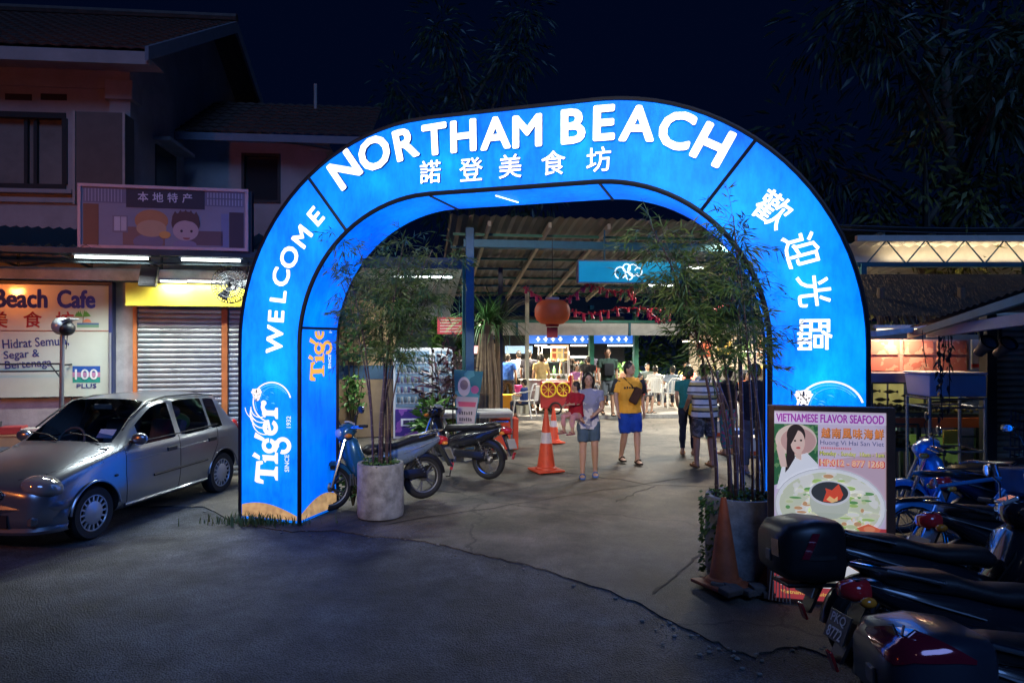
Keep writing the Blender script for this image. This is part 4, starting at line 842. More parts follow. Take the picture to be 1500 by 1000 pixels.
    pl = MB(PM).box(-.11,.11,-.004,.004,-.075,.075).build('number_plate', mat('plate_black', (.014,.014,.016), .35, var=.05) if plate else mat('plate_blank', (.3,.3,.3), .5), T, bevel=.002)
    if plate:
        for k, tx in enumerate(plate):
            o = text(tx, mat('plate_white', (.75,.75,.74), .5, var=.05), pl, 0, 0, 0, h=.055, wd=.15, bold=.02); o.matrix_local = PM @ Matrix.Translation((0,-.0065,.034-.07*k)) @ RX
    MB(Matrix.Translation((-1.03,0,.4)) @ Matrix.Rotation(R(-18),4,'Y')).box(-.012,.004,-.03,.03,-.07,.03).build('reflector', LENS_R, T, bevel=.004)
    # steering head
    HB = Matrix.Translation((.42,0,.9)) @ Matrix.Rotation(R(steer),4,'Z')
    cw = MB(HB).loft([sring(.1,-.03,.05,.05), sring(.08,-.07,.09,.1), sring(.02,-.08,.13,.13), sring(-.06,-.04,.14,.13), sring(-.12,.0,.11,.09)]).build('handlebar_cowl', paint, T, smooth='all')
    MB(HB).ball((.075,0,.02), (.05,.09,.06), 16, 10).build('headlight', LENS_W, T, smooth='all'); MB(HB @ Matrix.Translation((-.07,0,.135)) @ Matrix.Rotation(R(-25),4,'Y')).box(-.05,.05,-.07,.07,-.01,.014).build('speedometer', LENS_W, T, bevel=.01)
    MB(HB).tube([(-.1,-.36,.1),(-.03,-.2,.1),(0,-.08,.06),(0,.08,.06),(-.03,.2,.1),(-.1,.36,.1)], .012, 8).build('handlebar', CHR, T, smooth=True)
    for s in (-1, 1):
        MB(HB).tube([(-.068,s*.27,.1),(-.112,s*.385,.1)], .019, 10).build('grip', RUB, T); MB(HB).tube([(-.02,s*.2,.09),(.02,s*.24,.085),(-.06,s*.39,.08)], .007, 6).build('brake_lever', CHR, T, smooth=True)
        MB(HB).ball((.03,s*.16,-.01), (.05,.04,.03), 10, 6).build('front_indicator', LENS_O, T, smooth='all')
        if mirrors:
            mm = MB(HB).tube([(-.04,s*.22,.11),(-.02,s*.27,.22),(-.05,s*.34,.28)], .006, 6).build('mirror_stem', BPL, T, smooth=True); MB(HB @ Matrix.Translation((-.05,s*.36,.3)) @ Matrix.Rotation(R(12),4,'Y')).ball((0,0,0), (.02,.075,.048), 14, 8).build('mirror', BPL, mm, smooth='all')
            MB(HB @ Matrix.Translation((-.066,s*.36,.3))).ball((0,0,0), (.008,.066,.04), 14, 8).build('mirror_glass', CHR, mm, smooth='all')
    MB().tube([(.35,-.1,.86),(.25,-.13,.7),(.1,-.1,.5)], .006, 5).build('cable', RUB, T)
    if box:                                        # top case behind the seat
        bx, bz0, bz1, bm_, lid = box; c = sloft([(bx+.19,bz0+.06,bz1-.02,.16),(bx+.15,bz0+.01,bz1,.215),(bx,bz0,bz1+.015,.235),(bx-.16,bz0+.02,bz1-.01,.225),(bx-.22,bz0+.07,bz1-.07,.17)], 26, 5.0).build('top_case', bm_, T, smooth='all')
        zm = bz0+(bz1-bz0)*.45; MB().loft([[(bx+.2*cos(a)*1.01-.01, .242*math.copysign(abs(sin(a))**.5, sin(a)), z) for a in [2*pi*k/28 for k in range(28)]] for z in (zm-.012, zm+.012)]).build('lid_seam', RUB, c, smooth=True)
        for s in (): MB(Matrix.Translation((bx-.165, s*.165, zm+.085)) @ Matrix.Rotation(R(s*-38),4,'Z') @ Matrix.Rotation(R(12),4,'Y')).ball((0,0,0), (.03,.07,.05), 14, 8).build('case_reflector', lid, c, smooth='all')
        MB().box(bx-.16,bx+.16,-.12,.12,bz0-.03,bz0-.005).build('carrier_plate', BPL, c, bevel=.008); MB().tube([(-.6,.08,.76),(bx,.1,bz0-.02),(bx-.15,0,bz0-.02),(bx,-.1,bz0-.02),(-.6,-.08,.76)], .011, 6).build('carrier_rail', BPL, c)
        MB().box(bx-.232,bx-.21,-.035,.035,zm-.05,zm+.02).build('latch', ENG, c, bevel=.008)
    return T
PB = mat('paint_black', (.012,.013,.018), .22, var=.1, coat=.8); PBLUE = mat('paint_blue', (.03,.2,.5), .25, .2, var=.08, coat=.7); PSIL = mat('paint_pale', (.42,.45,.5), .28, .3, var=.08, coat=.6); PRED = mat('paint_maroon', (.12,.012,.018), .25, var=.1, coat=.7); PNAVY = mat('paint_navy', (.015,.03,.1), .22, .3, var=.1, coat=.8)
CASE = mat('case_black', (.012,.012,.014), .38, var=.2, vs=9); CASE2 = mat('case_graphite', (.025,.032,.05), .3, .2, var=.15, coat=.4)
def mid(rear, ang):                                # rear wheel contact + heading -> the bike's origin
    return (rear[0]+.6*cos(R(ang)), rear[1]+.6*sin(R(ang)), .028)
bA = motorbike('black motorbike with a black top box parked in front of the seafood board', mid((2.23,4.2), 2), R(2), PB, PB, -7, True, (-1.0,.57,.94,CASE,LENS_R), None, steer=-20)
motorbike('maroon and black motorbike showing number plate PKQ 8772', mid((2.1,3.52), 0), R(0), PRED, PB, -7, True, None, ('PKQ', '8772'), steer=-25)
bC = motorbike('nearest motorbike with glossy graphite top box and red badge', mid((1.98,2.72), -3), R(-3), PNAVY, PB, -6, True, (-.88,.54,.88,CASE2,LENS_R), None, steer=-20)
motorbike('black motorbike tucked behind the one with the black top box', mid((3.35,4.95), 4), R(4), PB, PB, -6, False, steer=10)
motorbike('motorbike with pale blue fairing behind the seafood board', mid((5.35,7.1), 172), R(172), PBLUE, PSIL, -6, True, steer=-15, mirrors=True)
motorbike('dark blue motorbike in front of the right-hand roller shutter', mid((4.25,6.3), 12), R(12), PNAVY, PNAVY, -5, True, steer=14)
motorbike('blue and white scooter parked behind the left planter', mid((-1.15,8.88), 212), R(212), mat('paint_teal', (.02,.11,.22), .25, .2, var=.1, coat=.7), mat('paint_bluegrey', (.16,.22,.3), .28, .3, var=.1, coat=.6), 5, True, None, None, steer=6)
motorbike('black motorbike with long flat seat near the white table', mid((-.36,10.12), 150), R(150), PB, PB, 5, False, None, None, flat_seat=True, steer=-8)
# badge on the nearest case
ca = [c for c in bC.children if c.name.startswith('top_case')][0]
bt = BVHTree.FromPolygons([v.co for v in ca.data.vertices], [tuple(p.vertices) for p in ca.data.polygons])
dv = Vector((.72,.5,-.48)).normalized(); su = dv.cross(Vector((0,0,1))).normalized(); sv = su.cross(dv); c0 = Vector((-.98,-.1,.80)); GR = []
for a in range(13):
    row = []
    for b in range(7):
        u = -1+2*a/12; v = b/6; top_ = .075-.03*abs(u); low = -.09*(1-abs(u)**1.4)+.03*abs(u); p = c0+su*(u*.2)+sv*(top_+(low-top_)*v); h = bt.ray_cast(p-dv*1.0, dv); row.append((h[0]-dv*.005+h[1]*.004) if h[0] else p)
    GR.append(row)
MB().loft(GR, cap=False, closed=False).build('case_badge', mat('badge_maroon', (.2,.012,.03), .12, .3, var=.1, coat=1), ca, smooth='all')
for dx, dz in ((-.02,.012),(.0,.02),(.02,.012)):
    p = c0+su*dx+sv*(.03); h = bt.ray_cast(p-dv, dv); q_ = h[0]-dv*.012; MB().tube([q_, q_+su*dx*1.2+sv*(.02+dz), q_+su*dx*2.2+sv*.03], [.006,.005,.001], 5).build('badge_wing', CHR, ca)
def case_patch(bike, c0, dv, W_, H_, slant, m):
    ca_ = [c for c in bike.children if c.name.startswith('top_case')][0]; t_ = BVHTree.FromPolygons([v.co for v in ca_.data.vertices], [tuple(p.vertices) for p in ca_.data.polygons])
    d_ = Vector(dv).normalized(); a_ = d_.cross(Vector((0,0,1))).normalized(); b_ = a_.cross(d_); rows = []
    for i in range(7):
        row = []
        for j in range(9):
            u, v = -1+2*i/6, -1+2*j/8; p = Vector(c0)+a_*(u*W_+v*slant)+b_*v*H_; h = t_.ray_cast(p-d_, d_); row.append(h[0]+h[1]*.004-d_*.003 if h[0] else p)
        rows.append(row)
    MB().loft(rows, cap=False, closed=False).build('case_reflector', m, ca_, smooth='all')
case_patch(bA, (-1.05,-.2,.8), (.35,1,-.1), .022, .075, .035, mat('badge_maroon', (.2,.012,.03), .12)); case_patch(bA, (-1.2,-.1,.78), (1,.25,-.1), .05, .05, .0, mat('badge_maroon', (.2,.012,.03), .12))
def bicycle(label, rear, ang, m):
    T = empty('bicycle', (rear[0], rear[1], .028), R(ang), label, 'bicycle'); T.rotation_euler = (R(-8), 0, R(ang)); r = .335
    for x in (0, 1.05): spoke_wheel(T, x, r, False, .045)
    bb, st_, hd, hd2 = (.42,0,.3), (.26,0,.8), (.86,0,.86), (.88,0,.76)
    for a, b, rad in ((bb,st_,.018),(bb,hd2,.022),(st_,hd,.018)): MB().tube([a, b], rad, 10).build('frame_tube', m, T)
    for s in (-1, 1):
        MB().tube([(0,s*.06,r),(.42,s*.03,.3)], .01, 6).build('chain_stay', m, T); MB().tube([(0,s*.06,r),(.27,s*.02,.76)], .009, 6).build('seat_stay', m, T); MB().tube([(1.05,s*.05,r),(.93,s*.05,.68),(.89,0,.72)], .011, 6).build('fork_blade', m, T, smooth=True)
        MB(Matrix.Translation((.42+s*.13,s*.12,.3-s*.1))).box(-.05,.05,-.04,.04,-.012,.012).build('pedal', RUB, T); MB().tube([(.42,s*.07,.3),(.42+s*.13,s*.08,.3-s*.1)], .01, 6).build('crank', ENG, T)
    MB().tube([(.26,0,.8),(.24,0,.88)], .012, 8).build('seat_post', CHR, T); sloft([(.42,.89,.91,.02),(.3,.88,.93,.045),(.16,.88,.94,.09),(.1,.9,.94,.08)]).build('saddle', SEATM, T, smooth='all')
    MB().tube([(.86,0,.84),(.83,0,.98)], .013, 8).build('stem', CHR, T); MB().tube([(.72,-.28,.98),(.8,-.24,1.0),(.84,0,.99),(.8,.24,1.0),(.72,.28,.98)], .012, 8).build('handlebar', CHR, T, smooth=True)
    fender(T, 0, r, 20, 200, .03, m); fender(T, 1.05, r, 15, 160, .03, m)
    MB().box(-.2,.22,-.07,.07,.7,.715).build('carrier', BPL, T, bevel=.004); bk = MB().box(.94,1.2,-.17,.17,.72,.95).build('basket', mat('basket_wire', (.05,.06,.1), .5, .5), T, bevel=.02)
    MB(Matrix.Translation((.42,-.05,.3)) @ Matrix.Rotation(R(90),4,'X')).lathe([(.09,-.004),(.09,.004)], 24).build('chain_ring', ENG, T); return T
bicycle('blue bicycle squeezed between the seafood board and the motorbikes', (3.42, 5.75), 6, PBLUE)
# ------------------------------------------------------------------ people
SKIN = mat('skin', (.42,.25,.17), .55, var=.08, vs=9, spec=.35); SKIN2 = mat('skin_tan', (.34,.19,.12), .55, var=.08, vs=9, spec=.35); HAIR = mat('hair_black', (.012,.01,.009), .5, var=.3, vs=40)
EYE = mat('eye_dark', (.015,.012,.01), .25, var=0); LIP = mat('lip', (.35,.13,.1), .5, var=0)
FOLD = D.textures.new('folds', 'CLOUDS'); FOLD.noise_scale = .11; FOLD.noise_depth = 2
def remesh(mb, vox, smooth=4, fold=0):
    me = D.meshes.new('m'); me.from_pydata(mb.v, [], mb.f); bm = bmesh.new(); bm.from_mesh(me); bmesh.ops.recalc_face_normals(bm, faces=bm.faces); bm.to_mesh(me); bm.free()
    def f(o):
        r = o.modifiers.new('r', 'REMESH'); r.mode = 'VOXEL'; r.voxel_size = vox; s = o.modifiers.new('s', 'SMOOTH'); s.iterations = smooth; s.factor = .5
        if fold: d = o.modifiers.new('d', 'DISPLACE'); d.texture = FOLD; d.strength = fold; d.mid_level = .5; d.texture_coords = 'LOCAL'
    r = evaluate(me, [f]); r.shade_smooth(); return r
def stripes(name, cols, period, axis='Z'):           # knitted bands: cols [(end fraction, colour)]
    m = D.materials.new(name); m.use_nodes = True; N = m.node_tree.nodes; L = m.node_tree.links; b = N['Principled BSDF']; b.inputs['Roughness'].default_value = .85
    tc = N.new('ShaderNodeTexCoord'); sp = N.new('ShaderNodeSeparateXYZ'); L.new(tc.outputs['Object'], sp.inputs[0]); d = N.new('ShaderNodeMath'); d.operation = 'DIVIDE'; d.inputs[1].default_value = period; L.new(sp.outputs[axis], d.inputs[0])
    f = N.new('ShaderNodeMath'); f.operation = 'FRACT'; L.new(d.outputs[0], f.inputs[0]); r = N.new('ShaderNodeValToRGB'); r.color_ramp.interpolation = 'CONSTANT'; L.new(f.outputs[0], r.inputs[0])
    e = r.color_ramp.elements; e[0].position = 0; e[0].color = cols[0][1]+(1,); e[1].position = cols[1][0]; e[1].color = cols[1][1]+(1,)
    for p, c in cols[2:]: q = e.new(p); q.color = c+(1,)
    L.new(r.outputs[0], b.inputs['Base Color']); MATS[name] = m; return m
def mottled(name, c0, c1, scale):
    m = D.materials.new(name); m.use_nodes = True; N = m.node_tree.nodes; L = m.node_tree.links; b = N['Principled BSDF']; b.inputs['Roughness'].default_value = .85
    tc = N.new('ShaderNodeTexCoord'); n = N.new('ShaderNodeTexNoise'); n.inputs['Scale'].default_value = scale; r = N.new('ShaderNodeValToRGB'); r.color_ramp.interpolation = 'CONSTANT'; r.color_ramp.elements[0].color = c0+(1,); r.color_ramp.elements[1].color = c1+(1,); r.color_ramp.elements[1].position = .53
    L.new(tc.outputs['Object'], n.inputs['Vector']); L.new(n.outputs['Fac'], r.inputs[0]); L.new(r.outputs[0], b.inputs['Base Color']); MATS[name] = m; return m
def cloth(c): return mat('cloth_%02x%02x%02x' % tuple(int(x*255) for x in c), c, .85, var=.22, vs=7, bump=.35, bs=14, spec=.2)
def hring(c, rx, ry, n=16): return [(c[0]+rx*cos(2*pi*k/n), c[1]+ry*sin(2*pi*k/n), c[2]) for k in range(n)]
def lerp(a, b, t): return Vector(a)+(Vector(b)-Vector(a))*t
def person(label, loc, face, h=1.68, pose='stand', shirt=(.3,.3,.3), lower=(.05,.05,.08), lower_len=1.0, sleeve=.45, hair='short', skin=None, fem=False, arms=None, legs=None, turn=0, shoe=(.02,.02,.02), vox=.011, nod=0, wide=1.0, group=None, shirt_hem=.88, fine=True, skirt=False):
    s = h/1.7; skin = skin or SKIN; T = empty('person', loc, R(face), label, 'person', group)
    S_ = Matrix.Diagonal((s*wide, s*wide, s, 1)); dz = -.42 if pose == 'sit' else 0
    def mbs(): return MB(Matrix.Diagonal((s, s, s, 1)))
    sw = .165 if fem else .185; hp = .092
    if legs is None:
        legs = {'stand': [((.1,-.015,.49),(.105,.02,.085)), ((-.1,-.015,.49),(-.105,.02,.085))], 'walk': [((.1,-.13,.52),(.1,-.13,.1)), ((-.09,-.03,.49),(-.09,.22,.12))], 'sit': [((.13,-.42,.5),(.12,-.38,.085)), ((-.13,-.42,.5),(-.12,-.36,.085))]}[pose]
    if arms is None:
        arms = {'stand': [((.245,.03,1.1),(.25,-.06,.86)), ((-.245,.03,1.1),(-.25,-.06,.86))], 'walk': [((.25,.1,1.11),(.27,.06,.86)), ((-.25,-.04,1.11),(-.25,-.16,.89))], 'sit': [((.24,-.06,.72),(.14,-.28,.74)), ((-.24,-.06,.72),(-.14,-.28,.74))]}[pose]
    sh = [Vector((sw,.0,1.385+dz)), Vector((-sw,.0,1.385+dz))]; hips = [Vector((hp,0,.9+dz)), Vector((-hp,0,.9+dz))]
    w0 = wide; b = mbs(); z = dz
    b.loft([hring((0,0,.84+z),.12*w0,.09*w0), hring((0,0,.92+z),(.165 if fem else .16)*w0,.115*w0), hring((0,-.005,1.06+z),(.13 if fem else .145)*w0,.1*w0), hring((0,-.01,1.24+z),.165*w0,.12*w0), hring((0,0,1.37+z),.175*w0,.085*w0), hring((0,.005,1.43+z),.07,.06)])
    b.tube([(0,.01,1.4+z),(0,-.005,1.52+z)], [.058,.052], 10)
    hm = Matrix.Translation((0,-.01,1.575+z)) @ Matrix.Rotation(R(turn),4,'Z') @ Matrix.Rotation(R(nod),4,'X')
    b.ball((0,0,.01), (.074,.092,.112), 16, 12, hm); b.ball((0,-.035,-.06), (.05,.055,.05), 12, 8, hm); b.ball((0,-.095,-.015), (.013,.018,.022), 8, 6, hm)
    for q in (-1, 1): b.ball((q*.075,.005,-.01), (.012,.02,.03), 8, 6, hm)
    for i, (el_, wr) in enumerate(arms):
        el_, wr = Vector(el_), Vector(wr); q = 1 if i == 0 else -1
        b.tube([sh[i]-Vector((q*.04,0,0)), sh[i]+Vector((q*.02,0,-.02)), lerp(sh[i],el_,.5), el_, lerp(el_,wr,.3), wr], [.045,.05,.045,.036,.038,.026], 10)
        d = (wr-el_).normalized(); side = d.cross(Vector((1,0,0) if abs(d.x) < .8 else (0,1,0))).normalized(); nrm = d.cross(side).normalized()
        pc = wr+d*.045; b.tube([wr, wr+d*.03, wr+d*.085], [.024,.036,.034], 8, sy=.6)
        for k in range(4):
            f0 = wr+d*.078+side*(.024-.016*k); L_ = (.062,.075,.07,.054)[k]; b.tube([f0, f0+d*L_*.55+nrm*.004*q, f0+d*L_*.9+nrm*.02*q], [.0098,.0092,.0075], 6)
        b.tube([wr+d*.03+side*.028, wr+d*.062+side*.055, wr+d*.09+side*.052+nrm*.01*q], [.012,.0105,.008], 6)
    for i, (kn, an) in enumerate(legs):
        kn, an = Vector(kn), Vector(an)
        b.tube([hips[i]+Vector((0,0,.02)), lerp(hips[i],kn,.4), kn, lerp(kn,an,.35), lerp(kn,an,.85), an], [.09*w0,.082*w0,.058,.058,.04,.038], 12)
        b.loft([hring((an.x,an.y+.03,max(.02,an.z-.07)),.034,.045,12), hring((an.x,an.y-.0,an.z+.0),.036,.045,12)]); 
        zf = an.z-.085; b.loft([[(an.x+xx*r, yy, zf+zz) for xx, zz in ((-1,.012),(-.8,.06*q2),(0,.075*q2),(.8,.06*q2),(1,.012),(.6,0),(-.6,0))] for yy, r, q2 in ((an.y+.06,.03,.9),(an.y,.038,.95),(an.y-.09,.045,.6),(an.y-.15,.042,.42),(an.y-.18,.025,.3))])
    link_mesh('body', remesh(b, vox*.8 if fine else vox), skin, T)
    # shirt
    c = mbs(); g = 1.09*w0; hem = shirt_hem+z
    c.loft([hring((0,-.002,hem),(.178 if fem else .178)*g,.13*g), hring((0,-.004,1.04+z),(.15 if fem else .168)*g,.12*g), hring((0,-.01,1.24+z),.175*g,.128*g), hring((0,0,1.36+z),.19*g,.1*g), hring((0,0,1.415+z),.12,.085), hring((0,.004,1.44+z),.072,.066)])
    for i, (el_, wr) in enumerate(arms):
        q = 1 if i == 0 else -1; el_, wr = Vector(el_), Vector(wr); path = [sh[i]-Vector((q*.05,0,.01)), sh[i]+Vector((q*.012,0,-.012))]; rad = [.06,.066]
        if sleeve <= .55: path += [lerp(sh[i],el_,sleeve*1.5)]; rad += [.062]
        else: path += [lerp(sh[i],el_,.5), el_, lerp(el_,wr,min(1,(sleeve-.5)*1.9))]; rad += [.056,.05,.04]
        if sleeve > .05: c.tube(path, rad, 12)
    link_mesh('shirt', remesh(c, vox, 4, .035), shirt if not isinstance(shirt, tuple) else cloth(shirt), T)
    p_ = mbs(); p_.loft([hring((0,0,.8+z if pose != 'sit' else .84+z),.15*w0,.115*w0), hring((0,0,.9+z),.172*w0,.125*w0), hring((0,0,1.0+z),.152*w0,.112*w0)])
    for i, (kn, an) in enumerate(legs):
        kn, an = Vector(kn), Vector(an); top_ = hips[i]+Vector((0,0,.0)); loose = 1.12 if lower_len > .8 else 1.3
        if lower_len <= .55: p_.tube([top_, lerp(top_,kn,.4), lerp(top_,kn,lower_len*2)], [.095*w0,.093*w0*1.05,.083*w0*1.05], 12)
        else: p_.tube([top_, lerp(top_,kn,.4), kn, lerp(kn,an,.5), lerp(kn,an,min(1,(lower_len-.5)*2)-.06)], [.096*w0,.09*w0,.07*w0,.062*w0,.055*w0], 12)
    if skirt: p_.loft([hring((0,0,.95),.16,.12), hring((0,0,.7),.2,.16), hring((0,0,.42),.21,.18)])
    link_mesh('trousers', remesh(p_, vox, 4, .03), lower if not isinstance(lower, tuple) else cloth(lower), T)
    hb = mbs()
    if hair == 'bald': hb.ball((0,.03,.03), (.074,.08,.085), 14, 10, hm)
    else:
        hb.ball((0,.016,.035), (.083,.096,.102), 16, 12, hm); hb.ball((0,.05,-.02), (.076,.06,.075), 12, 8, hm)
        if hair in ('long', 'bob'):
            for q in (-1, 1): hb.tube([hm @ Vector((q*.06,0,.06)), hm @ Vector((q*.082,.005,-.04)), hm @ Vector((q*.07,.02,-.16 if hair == 'long' else -.1))], [.04,.03,.02], 8)
            hb.tube([hm @ Vector((0,.06,.04)), hm @ Vector((0,.09,-.06)), hm @ Vector((0,.1,-.25 if hair == 'long' else -.12))], [.07,.075,.045], 10)
        if hair == 'bun': hb.ball((0,.1,.03), .045, 10, 8, hm)
        if hair == 'tuft':
            for k in range(9): hb.tube([hm @ Vector((-.04+.01*k,-.04,.11)), hm @ Vector((-.05+.0125*k,-.07+.004*k,.15+.01*(k%3)))], [.016,.006], 5)
    link_mesh('hair', remesh(hb, .012 if vox > .012 else .008, 2), HAIR, T)
    for q in (-1, 1): MB(Matrix.Diagonal((s,s,s,1)) @ hm).ball((q*.03,-.083,.012), (.013,.008,.006), 8, 6).build('eye', EYE, T, smooth='all'); MB(Matrix.Diagonal((s,s,s,1)) @ hm).box(q*.03-.016,q*.03+.016,-.09,-.08,.03,.035).build('eyebrow', HAIR, T)
    MB(Matrix.Diagonal((s,s,s,1)) @ hm).ball((0,-.088,-.055), (.021,.008,.006), 8, 6).build('mouth', LIP, T, smooth='all')
    for i, (kn, an) in enumerate(legs):
        an = Vector(an); zf = an.z-.085; MB(Matrix.Diagonal((s,s,s,1))).loft([[(an.x+xx*r, yy, zf+zz) for xx, zz in ((-1,-.012),(1,-.012),(1,.018),(-1,.018))] for yy, r in ((an.y+.075,.03),(an.y,.043),(an.y-.1,.052),(an.y-.19,.036))]).build('sandal', cloth(shoe), T, bevel=.004)
        MB(Matrix.Diagonal((s,s,s,1))).tube([(an.x-.048,an.y-.05,zf+.01),(an.x-.02,an.y-.085,zf+.06),(an.x+.02,an.y-.085,zf+.06),(an.x+.048,an.y-.05,zf+.01)], .012, 6).build('sandal_strap', cloth(shoe), T)
    return T
def G2(px, py, z=.03): p = G(px, py, z); return (p.x, p.y, z)
YEL = stripes('yellow_shirt', [(0,(.75,.36,.03)),(.99,(.75,.36,.03))], 50)
p1 = person('man in yellow shirt and blue shorts walking with a brown sling bag', G2(922,677), 8, 1.7, 'walk', YEL, (.012,.05,.3), .5, .5, 'short', None, turn=40, wide=1.08, shirt_hem=.84,
    legs=[((.1,-.1,.52),(.1,-.12,.1)), ((-.1,-.06,.5),(-.1,.14,.11))], shoe=(.03,.02,.015))
for q in (-1, 1): MB().tube([(q*.19,0,1.4),(q*.225,.02,1.3),(q*.262,.035,1.17)], [.072,.07,.066], 12).build('raglan_sleeve', cloth((.04,.045,.05)), p1, smooth='all')
MB().tube([(-.12,-.05,1.44),(.0,-.145,1.3),(.14,-.15,1.12)], .016, 6, sy=.5).build('sling_strap', cloth((.03,.018,.012)), p1); MB(Matrix.Translation((.06,-.175,1.15)) @ Matrix.Rotation(R(28),4,'Y')).box(-.075,.075,-.04,.035,-.15,.13).build('sling_bag', cloth((.07,.035,.022)), p1, bevel=.03, smooth=True)
for k in range(5): MB().box(-.14+.042*k,-.112+.042*k,-.156,-.15,1.255,1.285+.008*(k%2)).build('chest_print', cloth((.06,.04,.03)), p1)
LBL = mottled('tie_dye', (.2,.22,.34), (.5,.5,.56), 7)
p2 = person('woman in lilac tee carrying a child on her arm', G2(862,697), -5, 1.57, 'walk', LBL, (.06,.1,.15), .42, .38, 'long', SKIN, True, turn=4, shirt_hem=.78, shoe=(.08,.16,.4),
    arms=[((.225,-.02,1.12),(.1,-.22,1.04)), ((-.23,-.04,1.12),(-.13,-.25,.98))], legs=[((.1,-.1,.52),(.11,-.02,.11)), ((-.09,-.06,.5),(-.1,-.1,.09))])
q = p2.location; person('small child in red top held on the arm of the woman in lilac', (q.x-.2, q.y-.12, .66), -45, 1.08, 'sit', (.3,.015,.03), (.5,.25,.27), .9, .85, 'short', SKIN, vox=.011, turn=-50, arms=[((.2,-.1,.78),(.12,-.3,.76)), ((-.2,-.08,.78),(-.12,-.3,.7))], legs=[((.14,-.3,.46),(.14,-.3,.16)), ((-.14,-.3,.46),(-.14,-.28,.16))], shoe=(.3,.1,.12))
STR = stripes('striped_polo', [(0,(.62,.6,.58)),(.34,(.02,.022,.025)),(.48,(.55,.42,.16)),(.7,(.62,.6,.58)),(.86,(.02,.022,.025)),(.97,(.62,.6,.58))], .205)
p3 = person('man in yellow and black striped polo seen from behind', G2(1032,682), 190, 1.68, 'stand', STR, mottled('camo', (.05,.05,.05), (.13,.125,.12), 16), .5, .5, 'short', SKIN2, wide=1.18, shirt_hem=.8, turn=-30, legs=[((.13,-.01,.49),(.15,.02,.085)), ((-.12,-.02,.49),(-.13,.0,.085))], shoe=(.16,.09,.04), arms=[((.27,.0,1.12),(.25,-.16,.98)), ((-.27,.0,1.12),(-.24,-.16,.98))])
p4 = person('woman in teal tee with a yellow handbag', G2(1008,664), 165, 1.6, 'stand', (.015,.13,.15), (.02,.025,.05), 1.0, .42, 'bob', SKIN, True, arms=[((.22,.02,1.1),(.2,-.1,.95)), ((-.22,.04,1.1),(-.15,-.15,1.0))], shoe=(.35,.2,.12))
HBG = empty('handbag', (p4.location.x+.1, p4.location.y-.2, .76), .2, 'yellow handbag hanging from the arm of the woman in teal', 'handbag'); MB().loft([hring((0,0,0),.15,.06), hring((0,0,.03),.16,.07), hring((0,0,.2),.13,.05)]).build('bag', cloth((.65,.4,.04)), HBG, smooth=True); MB().tube([(-.08,0,.19),(-.05,0,.38),(.05,0,.38),(.08,0,.19)], .012, 6).build('strap', cloth((.5,.36,.12)), HBG)
person('woman in black top and patterned teal trousers beside the striped man', G2(1066,664), 205, 1.58, 'stand', (.02,.018,.02), mottled('batik', (.03,.16,.2), (.3,.05,.16), 22), 1.0, .4, 'bun', SKIN2, True, arms=[((.23,.02,1.1),(.16,-.2,1.08)), ((-.23,0,1.1),(-.14,-.22,1.08))], shoe=(.3,.15,.1))
p6 = person('man in dark long-sleeved shirt and grey trousers at the right', G2(1106,690), 195, 1.7, 'stand', (.02,.023,.032), (.1,.105,.12), 1.0, .85, 'short', SKIN2, wide=1.08, shirt_hem=.82, arms=[((.26,.0,1.12),(.15,-.22,1.12)), ((-.26,.02,1.12),(-.26,-.12,.98))], legs=[((.13,-.05,.5),(.17,.0,.085)), ((-.13,-.06,.5),(-.19,-.02,.085))], shoe=(.25,.25,.25))
p7 = person('tall man in dark tee with a black backpack in front', G2(890,608,.12), 5, 1.78, 'walk', (.03,.05,.04), (.07,.08,.09), .5, .45, 'short', SKIN2, vox=.014)
MB().box(-.13,.13,-.2,-.1,1.05,1.38).build('backpack', cloth((.015,.015,.018)), p7, bevel=.04, smooth=True)
SEATED = []
def seated(label, px, py, Y, face, shirt, lower=(.04,.05,.08), **k):      # px, py: head; Y depth; sits on a 0.45 m seat of the 0.12 m slab
    x = (px-750)*Y/1000; SEATED.append((label, x, Y, face)); return person(label, (x, Y, .12), face, k.pop('h', 1.64), 'sit', shirt, lower, k.pop('ll', 1.0), .45, k.pop('hair','short'), None, k.pop('fem', False), vox=.018, fine=False, **k)
seated('child in red sitting sideways on a white plastic chair', 938, 550, 18.9, 40, (.35,.02,.03), (.05,.04,.04), h=1.4, ll=.5, group='diners')
seated('diner in white shirt seen from behind near the green hedge', 889, 548, 20.6, 190, (.6,.6,.62), group='diners'); seated('diner in white tee at the far table right of the red child', 960, 550, 20.6, 170, (.62,.62,.6), group='diners')
seated('diner with peach top facing the man in white', 918, 545, 22.0, 0, (.5,.28,.2), group='diners', fem=True, hair='long'); seated('diner in pale blue at the chairs behind the yellow-shirted man', 865, 553, 21.5, 100, (.3,.4,.5), group='diners')
seated('diner in orange top under the right bamboo', 1094, 540, 17.0, 10, (.6,.13,.04), group='diners', fem=True, hair='long'); seated('diner in green shirt behind the striped man', 1052, 540, 17.2, 200, (.04,.3,.07), group='diners'); seated('diner in white shirt between the bamboo stems', 1066, 545, 16.2, 175, (.6,.62,.62), group='diners')
seated('diner in beige shirt at the far right edge of the hall', 1112, 548, 18.5, 20, (.45,.38,.28), group='diners')
person('customer in blue tee standing at the far left stall', (-.12, 19.8, .12), 170, 1.6, 'stand', (.03,.1,.4), (.03,.03,.05), vox=.018, fine=False, group='customers at the far stalls'); person('grey-haired customer beside the one in blue tee', (.2, 20.3, .12), 190, 1.68, 'stand', (.25,.3,.35), (.05,.05,.06), vox=.018, fine=False, group='customers at the far stalls')
